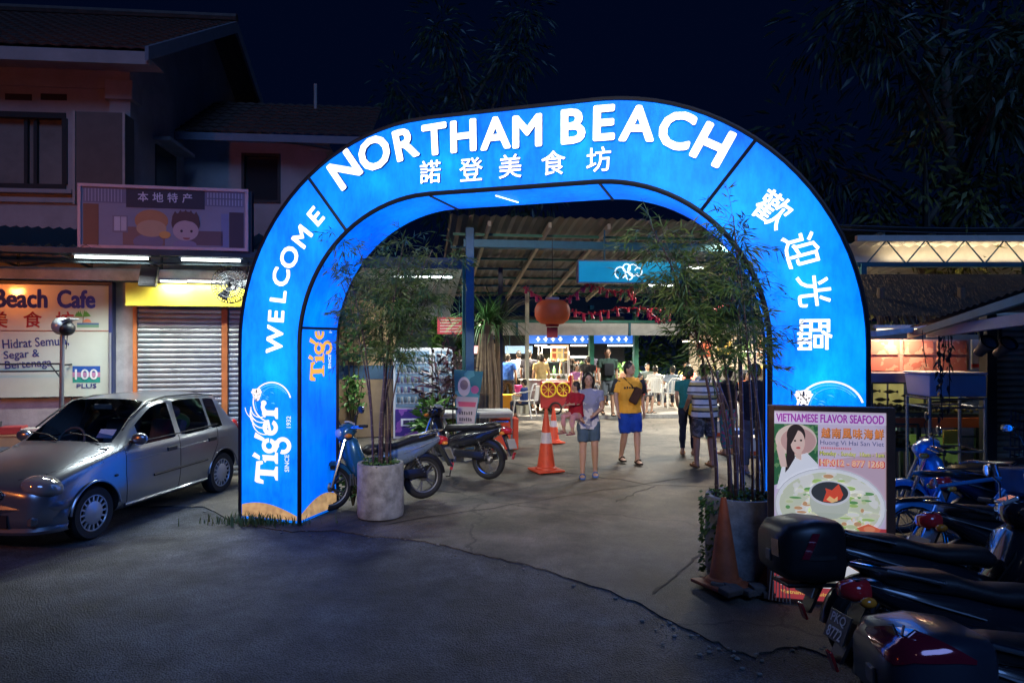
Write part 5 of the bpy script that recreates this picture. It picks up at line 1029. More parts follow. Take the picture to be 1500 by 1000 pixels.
person('customer in dark top in front of the left stall', (.5, 20.0, .12), 160, 1.7, 'stand', (.03,.03,.04), (.05,.05,.06), vox=.018, fine=False, group='customers at the far stalls'); person('customer in cream and yellow top near the glass display', (.82, 19.4, .12), 200, 1.62, 'stand', (.6,.45,.2), (.03,.03,.03), vox=.018, fine=False, hair='bob', fem=True, group='customers at the far stalls')
for i, (px, Y, fc, c, lb) in enumerate(((985, 20.2, 185, (.25,.3,.36), 'diner in grey-blue tee at the far tables left of the bamboo'), (1010, 21.5, 10, (.5,.12,.1), 'diner in brick red facing us beyond the teal woman'), (1030, 19.2, 150, (.12,.14,.2), 'diner in navy tee beyond the striped man'), (948, 22.5, 5, (.08,.1,.1), 'diner in black facing us at the far middle table'), (1004, 23.5, 350, (.55,.5,.2), 'diner in mustard top at the farthest table'), (845, 21.8, 20, (.3,.12,.3), 'diner in plum top left of the tall man'))):
    seated(lb, px, 545, Y, fc, c, group='diners', hair=('short','long','bob')[i % 3], fem=i % 3 > 0)
seated('child in blue sitting at the yellow table', 768, 560, 17.6, 250, (.03,.06,.2), h=1.3, group='diners')
person('cook in black vest behind the lit counter, left of the green post', (1.83, 22.6, .12), 0, 1.66, 'stand', (.03,.02,.02), (.05,.05,.06), vox=.018, fine=False, sleeve=.0, group='stall cooks'); person('cook in dark tee behind the lit counter, right of the green post', (2.62, 22.7, .12), 0, 1.66, 'stand', (.05,.04,.05), (.05,.05,.06), vox=.018, fine=False, group='stall cooks', fem=True, hair='bun')
person('person in black bending at the counter beside the green post', (2.3, 20.6, .12), 185, 1.5, 'stand', (.015,.015,.017), (.05,.05,.06), vox=.018, fine=False, group='customers at the far stalls')
# ------------------------------------------------------------------ planters and plants
def leaf(mb, p, d, L_, w_, up=None, bend=.25):
    d = d.normalized(); s = d.cross(up or Vector((0,0,1)))
    s = s.normalized() if s.length > 1e-4 else Vector((1,0,0)); m_ = p+d*L_*.45+Vector((0,0,-bend*L_*.12)); t = p+d*L_+Vector((0,0,-bend*L_*.5))
    mb.add([p, m_-s*w_/2, t, m_+s*w_/2], [(0,1,2,3)])
def rdir(): a = random.uniform(0, 2*pi); z = random.uniform(-1, 1); r = math.sqrt(1-z*z); return Vector((r*cos(a), r*sin(a), z))
BAM = [mat('bamboo_leaf', (.035,.085,.025), .45, var=.35, vs=4), mat('bamboo_leaf_pale', (.075,.12,.035), .45, var=.35, vs=4)]
CULM = mat('bamboo_culm', (.05,.032,.04), .4, var=.4, vs=6); POTC = mat('pot_concrete', (.3,.3,.3), .85, var=.55, vs=7, bump=.5, bs=45); SOIL = mat('soil', (.03,.022,.015), .95, bump=.8, bs=60)
def pot(label, c, r, h):
    T = empty('concrete_planter', (c[0], c[1], .028), 0, label, 'planter')
    MB().lathe([(r*.97,0),(r,.03),(r*1.0,h-.02),(r*.985,h),(r*.86,h),(r*.84,h-.07)], 48, cap=False).build('pot_wall', POTC, T, smooth=True); MB().lathe([(.001,h-.08),(r*.85,h-.075)], 30, cap=False).build('soil', SOIL, T); return T
def bamboo(label, base, z0, tips, n_leaf, spread, seed, lz=(1.4, 3.5)):
    random.seed(seed); T = empty('bamboo', (base[0], base[1], z0), 0, label, 'bamboo'); fol = [MB(), MB()]
    for i, (dx, dy, h, rad) in enumerate(tips):
        bx, by = random.gauss(0,.075), random.gauss(0,.06); P_ = []
        for k in range(9):
            t = k/8; P_.append(Vector((bx+dx*t**2.2, by+dy*t**2.2, h*t*(1-.06*t*t*(abs(dx)+abs(dy))))))
        rr = [rad*(1-.75*k/8) for k in range(9)]; c = MB().tube(P_, rr, 7).build('culm', CULM, T, smooth=True)
        mb = MB()
        for k in range(1, 16):
            t = k/16*8; a = P_[int(t)].lerp(P_[min(8,int(t)+1)], t-int(t)); r_ = rad*(1-.75*t/8)*1.14; mb.tube([a-Vector((0,0,.006)), a+Vector((0,0,.006))], r_, 7)
        tag(mb.build('culm_nodes', mat('bamboo_node', (.12,.1,.08), .5), c), kind='stuff')
        nb = int(n_leaf/len(tips)/11)
        for j in range(nb):
            t = random.uniform(.47, 1.0)**.85*8; a = P_[int(min(7,t))].lerp(P_[min(8,int(t)+1)], t-int(min(7,t))); tw = rdir(); tw.z = tw.z*.35+.12
            tw = tw.normalized()*random.uniform(.12, spread)*(1.15-.45*t/8); e = a+tw; e.z -= .1*tw.length**2
            c_ = fol[random.random() < .35]; c_.tube([a, a+tw*.5+Vector((0,0,.03)), e], .0022, 3, cap=False)
            for q in range(11):
                u = random.uniform(.35, 1.0); p = a.lerp(e, u); d = tw.normalized()+rdir()*.9+Vector((0,0,-.35)); leaf(c_, p, d, random.uniform(.07,.15), random.uniform(.009,.016), rdir(), random.uniform(.1,.6))
    for k in (0, 1): tag(fol[k].build('foliage', BAM[k], T, fix=False), kind='stuff')
    return T
def herbs(mb, c, r, n, h):
    for i in range(n):
        a = random.uniform(0, 6.3); q = r*math.sqrt(random.random()); p = Vector((c[0]+q*cos(a), c[1]+q*sin(a), c[2])); leaf(mb, p+Vector((0,0,random.uniform(0,h))), rdir()+Vector((0,0,.6)), random.uniform(.03,.07), random.uniform(.02,.04), rdir(), .5)
LPC = (-1.55, 8.05); pot('round stained concrete planter at the left arch leg', LPC, .27, .62)
RPC = (2.02, 6.0); pot('round concrete planter with creeper beside the right arch leg', RPC, .31, .7)
rnd = random.Random(3)
bamboo('tall bamboo growing from the left planter', LPC, .56, [(rnd.uniform(-.9,.9), rnd.uniform(-.35,.4), rnd.uniform(2.2,2.95), rnd.uniform(.01,.017)) for i in range(11)], 6600, .62, 11)
bamboo('dense bamboo growing from the right planter', RPC, .64, [(rnd.uniform(-1.0,.22), rnd.uniform(-.3,.5), rnd.uniform(1.9,2.7), rnd.uniform(.01,.018)) for i in range(12)], 5600, .55, 23)
GL = mat('herb_leaf', (.04,.11,.025), .5, var=.35, vs=5); GL2 = mat('bright_leaf', (.09,.2,.035), .45, var=.3, vs=5); PURP = mat('purple_leaf', (.05,.018,.03), .45, var=.4, vs=6)
mb = MB(); herbs(mb, (LPC[0],LPC[1],.6), .23, 260, .07); tag(mb.build('ground_cover', GL, fix=False), 'low green herbs covering the soil of the left planter', 'plants', kind='stuff')
mb = MB(); herbs(mb, (RPC[0],RPC[1],.68), .27, 260, .08)
for i in range(420):
    a = random.uniform(2.6, 3.9) if random.random() < .6 else random.uniform(-1.0, .3); z = random.uniform(.05,.75); p = Vector((RPC[0]+.33*cos(a), RPC[1]+.33*sin(a), z)); leaf(mb, p, Vector((cos(a),sin(a),random.uniform(-.8,.5)))+rdir()*.5, random.uniform(.03,.06), random.uniform(.02,.04), rdir(), .5)
tag(mb.build('creeper', GL, fix=False), 'leafy creeper trailing down the right planter', 'plants', kind='stuff')
def bush(name, label, loc, r, h, n, m, L_=(.1,.22), w_=(.03,.07), cat='plant', stems=5, group=None, droop=.5, up=.4):
    T = empty(name, loc, 0, label, cat, group); mb = MB(); sm = mat('plant_stem', (.06,.05,.025), .7)
    for k in range(stems): a = 2*pi*k/stems; MB().tube([(0,0,0),(r*.25*cos(a),r*.25*sin(a),h*.45),(r*.5*cos(a),r*.5*sin(a),h*.85)], [.014,.01,.005], 5).build('stem', sm, T)
    for i in range(n):
        d = rdir(); q = random.random()**.5; p = Vector((d.x*r*q*.8, d.y*r*q*.8, h*(.55+.45*d.z*q))); leaf(mb, p, Vector((d.x,d.y,d.z*.3+up))+rdir()*.5, random.uniform(*L_), random.uniform(*w_), rdir(), droop)
    tag(mb.build('leaves', m, T, fix=False), kind='stuff'); return T
def fronds(name, label, loc, z0, n, L_, w_, m, cat='plant', droop=1.0, trunk=None, group=None, seg=6):
    T = empty(name, loc, 0, label, cat, group)
    if trunk: trunk(T)
    mb = MB()
    for i in range(n):
        a = random.uniform(0, 2*pi); e = random.uniform(.2, 1.3); L = L_*random.uniform(.7,1.15); p = Vector((0,0,z0)); d = Vector((cos(a)*cos(e), sin(a)*cos(e), sin(e))); A = []; B = []; s = Vector((-sin(a), cos(a), 0))
        for k in range(seg+1):
            t = k/seg; ww = w_*(1-t)**.6*(.5+.5*min(1,t*4)); A.append(p-s*ww/2); B.append(p+s*ww/2); p = p+d*L/seg; d = (d+Vector((0,0,-droop*.33))).normalized()
        mb.loft([A, B], cap=False, closed=False)
    tag(mb.build('leaves', m, T, fix=False), kind='stuff'); return T
# corner cone by the right planter and the rubble at its foot
def cone(label, loc, h, rb, lean=(0,0), bands=True, m=None, group='traffic cones', worn=False):
    T = empty('traffic_cone', loc, 0, label, 'traffic cone', group); T.rotation_euler = (R(lean[0]), R(lean[1]), .4); m = m or mat('cone_orange', (.62,.075,.03), .5, var=.2, vs=9)
    MB().box(-rb*1.5,rb*1.5,-rb*1.5,rb*1.5,0,.03).build('base', m, T, bevel=.012, smooth=True)
    rad = lambda z: rb*(1-z/h)+.022*(z/h)
    cuts = [.03, .45*h, .62*h, h] if bands else [.03, h]
    for k in range(len(cuts)-1):
        a, b = cuts[k], cuts[k+1]; MB().lathe([(rad(a)+(.002 if k == 1 and bands else 0),a),(rad(b)+(.002 if k == 1 and bands else 0),b)]+([(rad(b)*.75,b)] if b == h else []), 32, cap=False).build('body' if not (k == 1 and bands) else 'white_band', m if not (k == 1 and bands) else mat('cone_band', (.55,.5,.52), .4, var=.2), T, smooth=True)
    MB().lathe([(rb*1.15,.03),(rb*1.1,.06),(rad(.06),.07)], 28, cap=False).build('collar', m, T, smooth=True); return T
cone('tall orange cone with white band behind the woman with child', G2(800,689), .98, .15); cone('smaller orange cone farther back near the red cart', G2(811,648), .72, .12)
cone('faded leaning cone against the right planter', (1.76, 5.66, .05), .72, .13, (-3, 2), False, mat('cone_faded', (.42,.09,.03), .6, var=.35, vs=8))
o = MB(Matrix.Translation((2.13,5.62,.03)) @ Matrix.Rotation(R(18),4,'Y') @ Matrix.Rotation(R(-14),4,'X')).lathe([(.11,0),(.015,.55)], 24).build('fallen_cone', mat('cone_brown', (.2,.06,.03), .7, var=.4), smooth=True); tag(o, 'dirty brown cone tip leaning behind the faded cone', 'traffic cone')
random.seed(5); STN = mat('paver_stone', (.13,.1,.085), .9, var=.35, vs=6, bump=.5)
for i in range(16):
    x = 1.72+random.uniform(0,.55); y = 5.5+random.uniform(-.1,.22); o = MB(Matrix.Rotation(random.uniform(0,3),4,'Z') @ Matrix.Rotation(random.uniform(-.15,.15),4,'X')).box(-random.uniform(.06,.12),random.uniform(.06,.12),-.05,.06,0,.05).build('paving_stone', STN, bevel=.012); o.location = (x, y, .022+.022*(i % 3)); tag(o, 'broken brown paving stone heaped by the right planter', 'stone', 'broken stones at the right planter')
# ------------------------------------------------------------------ open food hall behind the arch
CF = Frame(at(688, 500, 13.0).x, 13.0, 8)
def cw(px, py, off): x, z = CF.pix(px, py, off); return x, z
HALL = empty('hall_canopy', CF.o, CF.a, 'open steel canopy with corrugated roof behind the arch', 'canopy')
TEAL = mat('teal_steel', (.02,.1,.14), .45, .2, var=.25); GRN = mat('green_steel', (.02,.12,.09), .45, .2, var=.25)
raised('hall_floor', [tuple((CF.M @ Vector(p)).xy) for p in ((-.4,4.6,0),(30,4.6,0),(30,40,0),(-30,40,0),(-30,5.4,0),(-.4,5.4,0))], SLAB, .12)
zbm = cw(700, 357, 0)[1]; RW = 14.0
MB().box(-.12, RW, -.05, .05, zbm-.07, zbm+.08).build('front_beam', TEAL, HALL, bevel=.008)
MB().box(-.08, .08, -.06, .06, .03, zbm+.3).build('post', mat('blue_post', (.02,.09,.19), .45, .2, var=.2), HALL, bevel=.01); MB().box(-.14, -.085, .0, .06, .03, zbm-.3).build('post_strip', GRN, HALL)
x7 = cw(733, 500, 2.0)[0]; MB().box(x7-.05, x7+.05, 1.95, 2.05, .03, 3.7).build('post', mat('navy_post', (.012,.02,.045), .45), HALL, bevel=.008)
x8 = cw(866, 500, 8.0)[0]; MB().box(x8-.07, x8+.07, 7.9, 8.1, .12, 3.2).build('post', GRN, HALL, bevel=.008); x9 = cw(931, 500, 8.0)[0]; MB().box(x9-.07, x9+.07, 7.9, 8.1, .12, 3.2).build('post', GRN, HALL, bevel=.008)
x10 = cw(772, 500, 5.2)[0]; MB().box(x10-.05, x10+.05, 5.15, 5.25, .12, 3.4).build('post', mat('cream_post', (.45,.42,.33), .5), HALL, bevel=.008)
ROOFM = mat('roof_sheet', (.05,.06,.062), .5, .4, var=.35, vs=2)
def corr(name, x0, x1, y0, z0, y1, z1, m, parent, pitch=.2, amp=.022):
    A = []; B = []; x = x0
    while x < x1:
        for k in range(4): dz = amp*sin(pi/2*k); A.append((x+pitch*k/4, y0, z0+dz)); B.append((x+pitch*k/4, y1, z1+dz))
        x += pitch
    return MB().loft([A, B], cap=False, closed=False).build(name, m, parent, smooth=True)
zr0, zr1 = zbm+.35, 3.35
corr('roof_sheet', -.4, RW, -.5, zr0+.1, 6.2, zr1, ROOFM, HALL)
for i in range(12):
    x = .35+i*1.15; MB().add([(x-.03,-.3,zr0-.06),(x+.03,-.3,zr0-.06),(x+.03,6,zr1-.14),(x-.03,6,zr1-.14),(x-.03,-.3,zr0+.04),(x+.03,-.3,zr0+.04),(x+.03,6,zr1-.04),(x-.03,6,zr1-.04)], [(0,3,2,1),(4,5,6,7),(0,1,5,4),(1,2,6,5),(2,3,7,6),(3,0,4,7)]).build('rafter', mat('rafter_cream', (.35,.33,.25), .6), HALL)
for k in range(7):
    y = .35+k*.9; z = zr0+(zr1-zr0)*(y+.5)/6.7-.03; MB().box(-.3, RW, y-.03, y+.03, z, z+.05).build('purlin', TEAL if k % 2 else GRN, HALL)
# back roof with pale fascia
zf0, zf1 = cw(850, 491, 6.2)[1], cw(850, 473, 6.2)[1]
xa, xb = cw(738, 490, 6.2)[0], cw(1130, 490, 6.2)[0]
MB().box(xa-.6, RW, 6.15, 6.2, zf0, zf1).build('pale_fascia', mat('fascia_pale', (.5,.48,.44), .7, var=.2), HALL); MB().box(xa-.6, RW, 6.1, 6.25, zf1, zf1+.08).build('fascia_rail', GRN, HALL)
corr('rear_roof', xa-.8, RW, 6.25, zf1+.3, 14.5, zf1+1.2, ROOFM, HALL)
for px in (757, 922): x = cw(px, 490, 6.12)[0]; MB().box(x-.03, x+.03, 6.08, 6.14, zf0-.02, zf1).build('fascia_strut', TEAL, HALL)
# lamps of the hall
WARM = (1, .84, .62); COOL = (.95, 1, .96)
def hall_lamp(px0, px1, py, off, power, label, col=WARM, es=7, grp='tubes in the food hall'):
    a = cw(px0, py, off); b = cw(px1, py, off); t = empty('fluorescent_lamp', CF.M @ Vector((a[0], off, a[1])), CF.a, label, 'lamp', grp)
    l = b[0]-a[0]; MB().box(-.03,l+.03,-.03,.03,.022,.06).build('housing', WHT, t); tube_lamp(t, (0,0,0), (l,0,0), power, col, .02, es); return t
hall_lamp(782, 802, 477, 6.6, 300, 'short tube lamp right of the red lantern')
hall_lamp(948, 985, 418, 3.0, 170, 'tube lamp under the canopy right of the teal lightbox', COOL)
hall_lamp(990, 1030, 392, 2.2, 170, 'tube lamp under the canopy near the bamboo top', COOL)
hall_lamp(700, 728, 476, 6.6, 260, 'faint tube lamp left of the lantern above the stalls')
hall_lamp(1062, 1100, 350, -.25, 230, 'added tube lamp hidden in the right bamboo leaves to light the group below')  # added lamp, hidden by leaves, lights the people on the right
hall_lamp(1080, 1118, 515, 7.5, 360, 'far tube lamp at the right end of the hall')
hall_lamp(1000, 1030, 500, 7.0, 330, 'far tube lamp behind the customers')
# the shed on the left with drink machines
LS_ = empty('drink_shed', CF.o, CF.a, 'lean-to shed with tan wall and lit ceiling left of the blue post', 'shed')
MB().box(-4.2, -.15, -.1, .0, cw(620,394,0)[1], cw(620,378,0)[1]).build('fascia', mat('shed_fascia', (.015,.045,.09), .5), LS_, bevel=.008)
corr('ceiling_sheet', -4.2, -.12, .0, cw(620,386,0)[1]+.05, 4.2, 3.0, mat('white_sheet', (.45,.47,.46), .5, var=.25), LS_, .18)
wy = 1.9; za_ = cw(540,440,wy)[1]
MB().box(-5.2, cw(580,500,wy)[0], wy, wy+.15, .03, za_).build('tan_wall', mat('tan_wall', (.36,.24,.13), .8, var=.2, bump=.2, bs=30), LS_); q0, q1 = cw(540,555,wy)[1], cw(540,535,wy)[1]
MB().box(-5.2, cw(580,500,wy)[0], wy-.006, wy-.001, q0, q1).build('blue_band', mat('blue_band', (.05,.1,.16), .7), LS_)
MB().box(cw(580,500,wy)[0]+.0, -.16, 3.9, 4.05, .03, 3.2).build('back_wall', mat('pale_wall', (.5,.5,.46), .8, var=.2), LS_)
MB().box(cw(640,500,3.8)[0]-1.2, cw(668,500,3.8)[0], 3.86, 3.895, 1.95, 2.6).build('dark_opening', mat('opening', (.02,.04,.05), .6), LS_)
t = empty('fluorescent_lamp', CF.M @ Vector((cw(577,405,.7)[0], .7, cw(577,405,.7)[1])), CF.a, 'long bright tube lamp above the drink machines', 'lamp', 'tubes in the food hall'); l = cw(662,405,.7)[0]-cw(577,405,.7)[0]
MB().box(-.03,l+.03,-.03,.03,.022,.06).build('housing', WHT, t); tube_lamp(t, (0,0,0), (l,0,0), 130, (.95,1,.93), .02, 7)
PST = empty('notice_board', CF.M @ Vector((cw(660,477,2.6)[0], 2.6, cw(660,477,2.6)[1])), CF.a, 'red notice with rows of white lines near the blue post', 'notice'); MB().box(-.3,.3,-.01,.01,-.19,.19).build('board', flat_mat((.45,.03,.05)), PST)
for k in range(5): MB().box(-.24,.24-.06*(k%2),-.013,-.011,.12-.065*k,.14-.065*k).build('text_line', flat_mat((.6,.5,.5)), PST)
MB().tube([(-.2,0,.19),(-.2,0,.75)], .008, 5).build('hanger', TEAL, PST); MB().tube([(.2,0,.19),(.2,0,.75)], .008, 5).build('hanger', TEAL, PST)
def drink_machine(label, px0, px1, pyt, pyb, off, m_low):
    x0, x1 = cw(px0,600,off)[0], cw(px1,600,off)[0]; z1 = cw(px0,pyt,off)[1]; w_ = x1-x0; T = empty('drink_machine', CF.M @ Vector((x0, off, .03)), CF.a, label, 'vending machine', 'drink machines')
    MB().box(0,w_,0,.7,0,z1).build('cabinet', mat('machine_white', (.5,.52,.56), .35, var=.08), T, bevel=.015); zl = z1*.34
    MB().box(.04,w_-.04,-.012,-.001,.06,zl-.02).build('lower_panel', m_low, T, bevel=.004); MB().box(.05,w_*.94,-.008,-.001,zl+.02,z1-.06).build('display', glow('machine_display', (.1,.17,.24), .35), T)
    bw = MB().box(w_*.2,w_*.82,-.02,-.013,zl*.42,zl*.66).build('delivery_flap', flat_mat((.6,.6,.66)), T); MB().box(w_*.26,w_*.76,-.026,-.021,zl*.47,zl*.61).build('flap_opening', flat_mat((.03,.02,.08)), bw); text('PUSH', flat_mat((.7,.7,.75)), bw, w_*.5, -.028, zl*.54, h=.04, bold=.02)
    for r_ in range(5):
        z = zl+.12+r_*(z1-zl-.2)/5; sf = MB().box(.06,w_*.93,-.014,-.009,z-.03,z).build('shelf', flat_mat((.55,.6,.66)), T)
        for k in range(8): MB(Matrix.Translation((.11+k*(w_-.22)/8,-.02,z))).lathe([(.026,0),(.028,.01),(.028,.1),(.018,.12)], 10).build('drink_can', flat_mat(((.05,.07,.1),(.2,.22,.24),(.06,.05,.12),(.12,.14,.14))[(r_+k*k) % 4]), sf, smooth=True)
    return T
VIO = mottled('galaxy_print', (.03,.01,.16), (.16,.05,.3), 3.5)
drink_machine('tall drink machine with violet lower panel behind the scooter', 576, 632, 512, 640, 1.5, VIO); drink_machine('second drink machine half hidden by purple plants', 634, 664, 512, 640, 1.7, VIO)
# vines, potted plants
random.seed(21)
def wallvine(label, px0, px1, py0, py1, off, n, m):
    T = empty('wall_vine', CF.M @ Vector((cw((px0+px1)/2,600,off)[0], off, .03)), CF.a, label, 'vine'); mb = MB(); xa_ = cw(px0,py0,off)[0]-cw((px0+px1)/2,600,off)[0]; xb_ = -xa_; z0_ = cw(px0,py1,off)[1]; z1_ = cw(px0,py0,off)[1]
    for k in range(3): MB().tube([(0,-.03,0),(xa_*.3*(k-1),-.04,z0_),(xa_*.7*(k-1),-.03,z1_)], [.02,.014,.006], 5).build('stem', mat('plant_stem', (.06,.05,.025), .7), T)
    for i in range(n): q = random.random(); leaf(mb, Vector((random.gauss(0,.33)*(xb_)*1.3, -random.uniform(.02,.16), z0_+(z1_-z0_)*q)), Vector((random.uniform(-1,1),-.6,random.uniform(-.8,.4))), random.uniform(.07,.15), random.uniform(.05,.09), rdir(), .5)
    tag(mb.build('leaves', m, T, fix=False), kind='stuff')
wallvine('green vine climbing the tan wall above the blue band', 492, 545, 440, 530, 1.85, 260, GL); wallvine('bright leafy plant in front of the tan wall', 497, 540, 550, 600, 1.6, 200, GL2)
wallvine('hanging vine by the dark opening of the shed', 628, 650, 465, 515, 3.6, 200, GL2); wallvine('hanging vine left of the blue post', 668, 682, 470, 520, 3.5, 160, GL2)
def cfp(px, py, off, z=.03): x, _ = cw(px, py, off); return CF.M @ Vector((x, off, z))
bush('leafy_plant', 'broad bright green plant in front of the drink machines', cfp(640,640,.3), .5, .9, 330, GL2, (.16,.3), (.06,.11)); bush('purple_plant', 'purple leaved shrub before the drink machines', cfp(648,560,.9), .55, 1.95, 260, PURP, (.18,.36), (.04,.08), stems=6)
bush('purple_plant', 'smaller red-purple shrub near the blue post', cfp(672,560,.6), .35, 2.2, 130, PURP, (.18,.36), (.03,.06), stems=4)
bush('leafy_plant', 'small leafy bush at the foot of the left arch leg', (-1.98, 8.5, .03), .22, .55, 260, GL, (.04,.09), (.03,.05))
def ptrunk(T):
    mb = MB(); random.seed(4)
    for k in range(40): a = 2*pi*k/40; r_ = random.uniform(.16,.27); mb.tube([(r_*.9*cos(a),r_*.9*sin(a),0),(r_*cos(a),r_*sin(a),1.1),(.12*cos(a),.12*sin(a),2.2)], .022, 4)
    tag(mb.build('thatch_bark', mat('thatch_bark', (.2,.15,.09), .9, var=.4, vs=9), T), kind='stuff'); MB().tube([(0,0,0),(0,0,1.2),(0,0,2.5)], [.2,.16,.1], 10).build('trunk', mat('palm_trunk', (.14,.1,.06), .9, var=.3), T)
random.seed(9); fronds('ponytail_palm', 'shaggy palm with drooping strap leaves beside the blue post', cfp(712,600,1.2), 2.35, 150, 1.15, .035, GL, 'palm', 1.0, ptrunk); 
fronds('areca_palm', 'palm fronds arching right above the lantern side', cfp(728,600,1.6), 2.3, 60, 1.35, .05, mat('palm_leaf', (.03,.07,.02), .45, var=.3), 'palm', .7, lambda T: MB().tube([(0,0,0),(.03,0,1.2),(0,0,2.35)], .05, 8).build('trunk', mat('palm_trunk', (.14,.1,.06), .9, var=.3), T))
# white table, red crate, banner flag
TB = empty('white_table', cfp(752,612,-.2)-Vector((0,0,0)), CF.a, 'white-topped steel table behind the black motorbike', 'table')
q = G(752, 665); TB.location = (q.x, q.y, .03)
MB().box(-1.45,0,0,.72,.71,.745).build('tabletop', mat('table_white', (.5,.5,.48), .5, var=.12), TB, bevel=.006)
for x in (-1.42,-.03):
    for y in (.03,.69): MB().box(x-.018,x+.018,y-.018,y+.018,0,.71).build('leg', mat('leg_grey', (.2,.2,.21), .4, .5), TB)
for y in (.03,.69): MB().box(-1.42,-.03,y-.012,y+.012,.64,.71).build('rail', mat('leg_grey', (.2,.2,.21), .4, .5), TB)
CRT = empty('red_crate', (q.x-.18, q.y+.55, .03), CF.a, 'bright red plastic crate under the white table', 'crate'); mr = mat('red_plastic', (.6,.07,.03), .4)
for b_ in ((-.25,.25,-.2,-.18),(-.25,.25,.18,.2),(-.25,-.23,-.179,.179),(.23,.25,-.179,.179)): MB().box(b_[0],b_[1],b_[2],b_[3],.0,.55).build('side', mr, CRT, bevel=.006)
MB().box(-.23,.23,-.18,.18,.01,.03).build('bottom', mr, CRT); MB().box(-.26,.26,-.21,.21,.551,.575).build('rim', mr, CRT, bevel=.006)
def white_chair(label, loc, rz, first=[None]):
    if first[0] is None:
        T = empty('plastic_chair', loc, rz, label, 'chair', 'white plastic chairs'); m = mat('chair_white', (.68,.68,.66), .4, var=.08)
        MB().box(-.21,.21,-.21,.21,.42,.445).build('seat', m, T, bevel=.012)
        for x in (-.19,.19):
            MB().tube([(x,-.19,.42),(x*1.2,-.24,0)], [.022,.016], 8).build('leg', m, T); MB().tube([(x,.19,.42),(x*1.2,.27,0)], [.022,.016], 8).build('leg', m, T); MB().tube([(x*1.05,-.2,.43),(x*1.2,-.2,.62),(x*1.2,.1,.66),(x,.22,.7)], .018, 8).build('armrest', m, T, smooth=True)
        MB().tube([(-.2,.2,.44),(-.21,.26,.72),(-.12,.29,.86),(.12,.29,.86),(.21,.26,.72),(.2,.2,.44)], .02, 8).build('back_frame', m, T, smooth=True)
        for x in (-.12,-.06,0,.06,.12): MB().box(x-.018,x+.018,.235,.255,.45,.84, Matrix.Rotation(R(-5),4,'X') @ Matrix.Translation((0,.04,.0))).build('back_slat', m, T)
        first[0] = T; return T
    c = dup(first[0]); c.location = loc; c.rotation_euler = (0,0,rz); c['label'] = label; return c
for i, (px, py, rz, lb) in enumerate(((982,592,.1,'white plastic chair nearest the walkway with its back to us'),(966,590,-.4,'white plastic chair left beside the nearest one'),(1000,590,.2,'white plastic chair right of the nearest one, close to the bamboo'),(872,583,1.6,'white plastic chair behind the man in yellow'))):
    p = G(px, py, .12); white_chair(lb, (p.x, p.y, .12), rz)
for lb, x_, y_, fc in SEATED: white_chair('white plastic chair under the '+' '.join(lb.split(' seen')[0].split(' sitting')[0].split()[:10]), (x_, y_+.0, .12), R(fc))
def dtable(label, px, py, top, m, w_=.9):
    p = G(px, py, .12); T = empty('dining_table', (p.x, p.y, .12), CF.a, label, 'table', 'dining tables'); MB().box(-w_/2,w_/2,-.4,.4,.7,.73).build('tabletop', m, T, bevel=.008)
    for x in (-w_/2+.06,w_/2-.06):
        for y in (-.34,.34): MB().box(x-.02,x+.02,y-.02,y+.02,0,.7).build('leg', GRN, T)
    return T
YM = mat('yellow_plastic', (.75,.38,.03), .45, var=.1); dtable('dining table behind the child in red', 905, 583, .7, mat('top_tan', (.45,.35,.26), .5)); dtable('dining table beside the white chairs', 955, 583, .7, mat('top_tan', (.45,.35,.26), .5)); dtable('dining table beyond the right bamboo', 1075, 602, .7, mat('top_tan', (.45,.35,.26), .5)); dtable('yellow dining table at the left stalls', 752, 592, .7, YM, 1.1)
for i, (px, py, sc_) in enumerate(((720,592,.8),(740,600,1.0))):
    p = G(px, py, .12); T = empty('yellow_bench', (p.x, p.y, .12), CF.a, ('yellow bench at the far left behind the palm', 'yellow bench in front of the yellow table')[i], 'bench'); MB().box(-.45,.45,-.15,.15,.4,.44).build('seat', YM, T, bevel=.01); MB().box(-.42,.42,-.165,-.152,.05,.4).build('front_panel', YM, T)
    for x in (-.4,.4): MB().box(x-.03,x+.03,-.12,.12,0,.4).build('leg', YM, T)
# stalls at the back
def sp(px, py, off): x, z = cw(px, py, off); return x, z
STL = empty('food_stalls', CF.o, CF.a, 'row of lit food stalls under a blue signboard at the back', 'stall'); oy = 9.2
x0, x1 = sp(772,550,oy)[0], sp(932,550,oy)[0]
MB().box(x0, x1, oy-.1, oy, sp(850,503,oy)[1], sp(850,488,oy)[1]).build('blue_sign', glow('stall_sign_blue', (.03,.17,.75), .75), STL)
for k in range(13):
    if k in (4, 8): continue
    x = x0+.35+(x1-x0-.5)*k/13; z_ = sp(850,496.5,oy)[1]; MB().box(x-.07,x+.07,oy-.107,oy-.101,z_-.02,z_+.02).box(x-.02,x+.03,oy-.11,oy-.1075,z_-.08,z_+.08).build('sign_mark', glow('stall_letter', (.9,.95,1), 1.2), STL)
MB().box(x0-2.5, x1+.4, oy+2.6, oy+2.7, .12, 3.0).build('back_wall', mat('stall_dark', (.02,.025,.035), .7), STL)
MB().box(sp(790,560,oy)[0], x1, oy-.25, oy+.3, .121, 1.0).build('counter', mat('counter_steel', (.4,.4,.4), .35, .6, var=.15), STL, bevel=.01)
for px0, px1, c in ((783,800,WARM),(835,858,WARM),(889,925,COOL)):
    a = sp(px0,505,oy-.1); b = sp(px1,505,oy-.1); tube_lamp(STL, (a[0],oy-.2,a[1]-.02), (b[0],oy-.2,b[1]-.02), 150, c, .022, 8)
GLS = glass_mat('case_glass', (.88,.93,.92), .03)
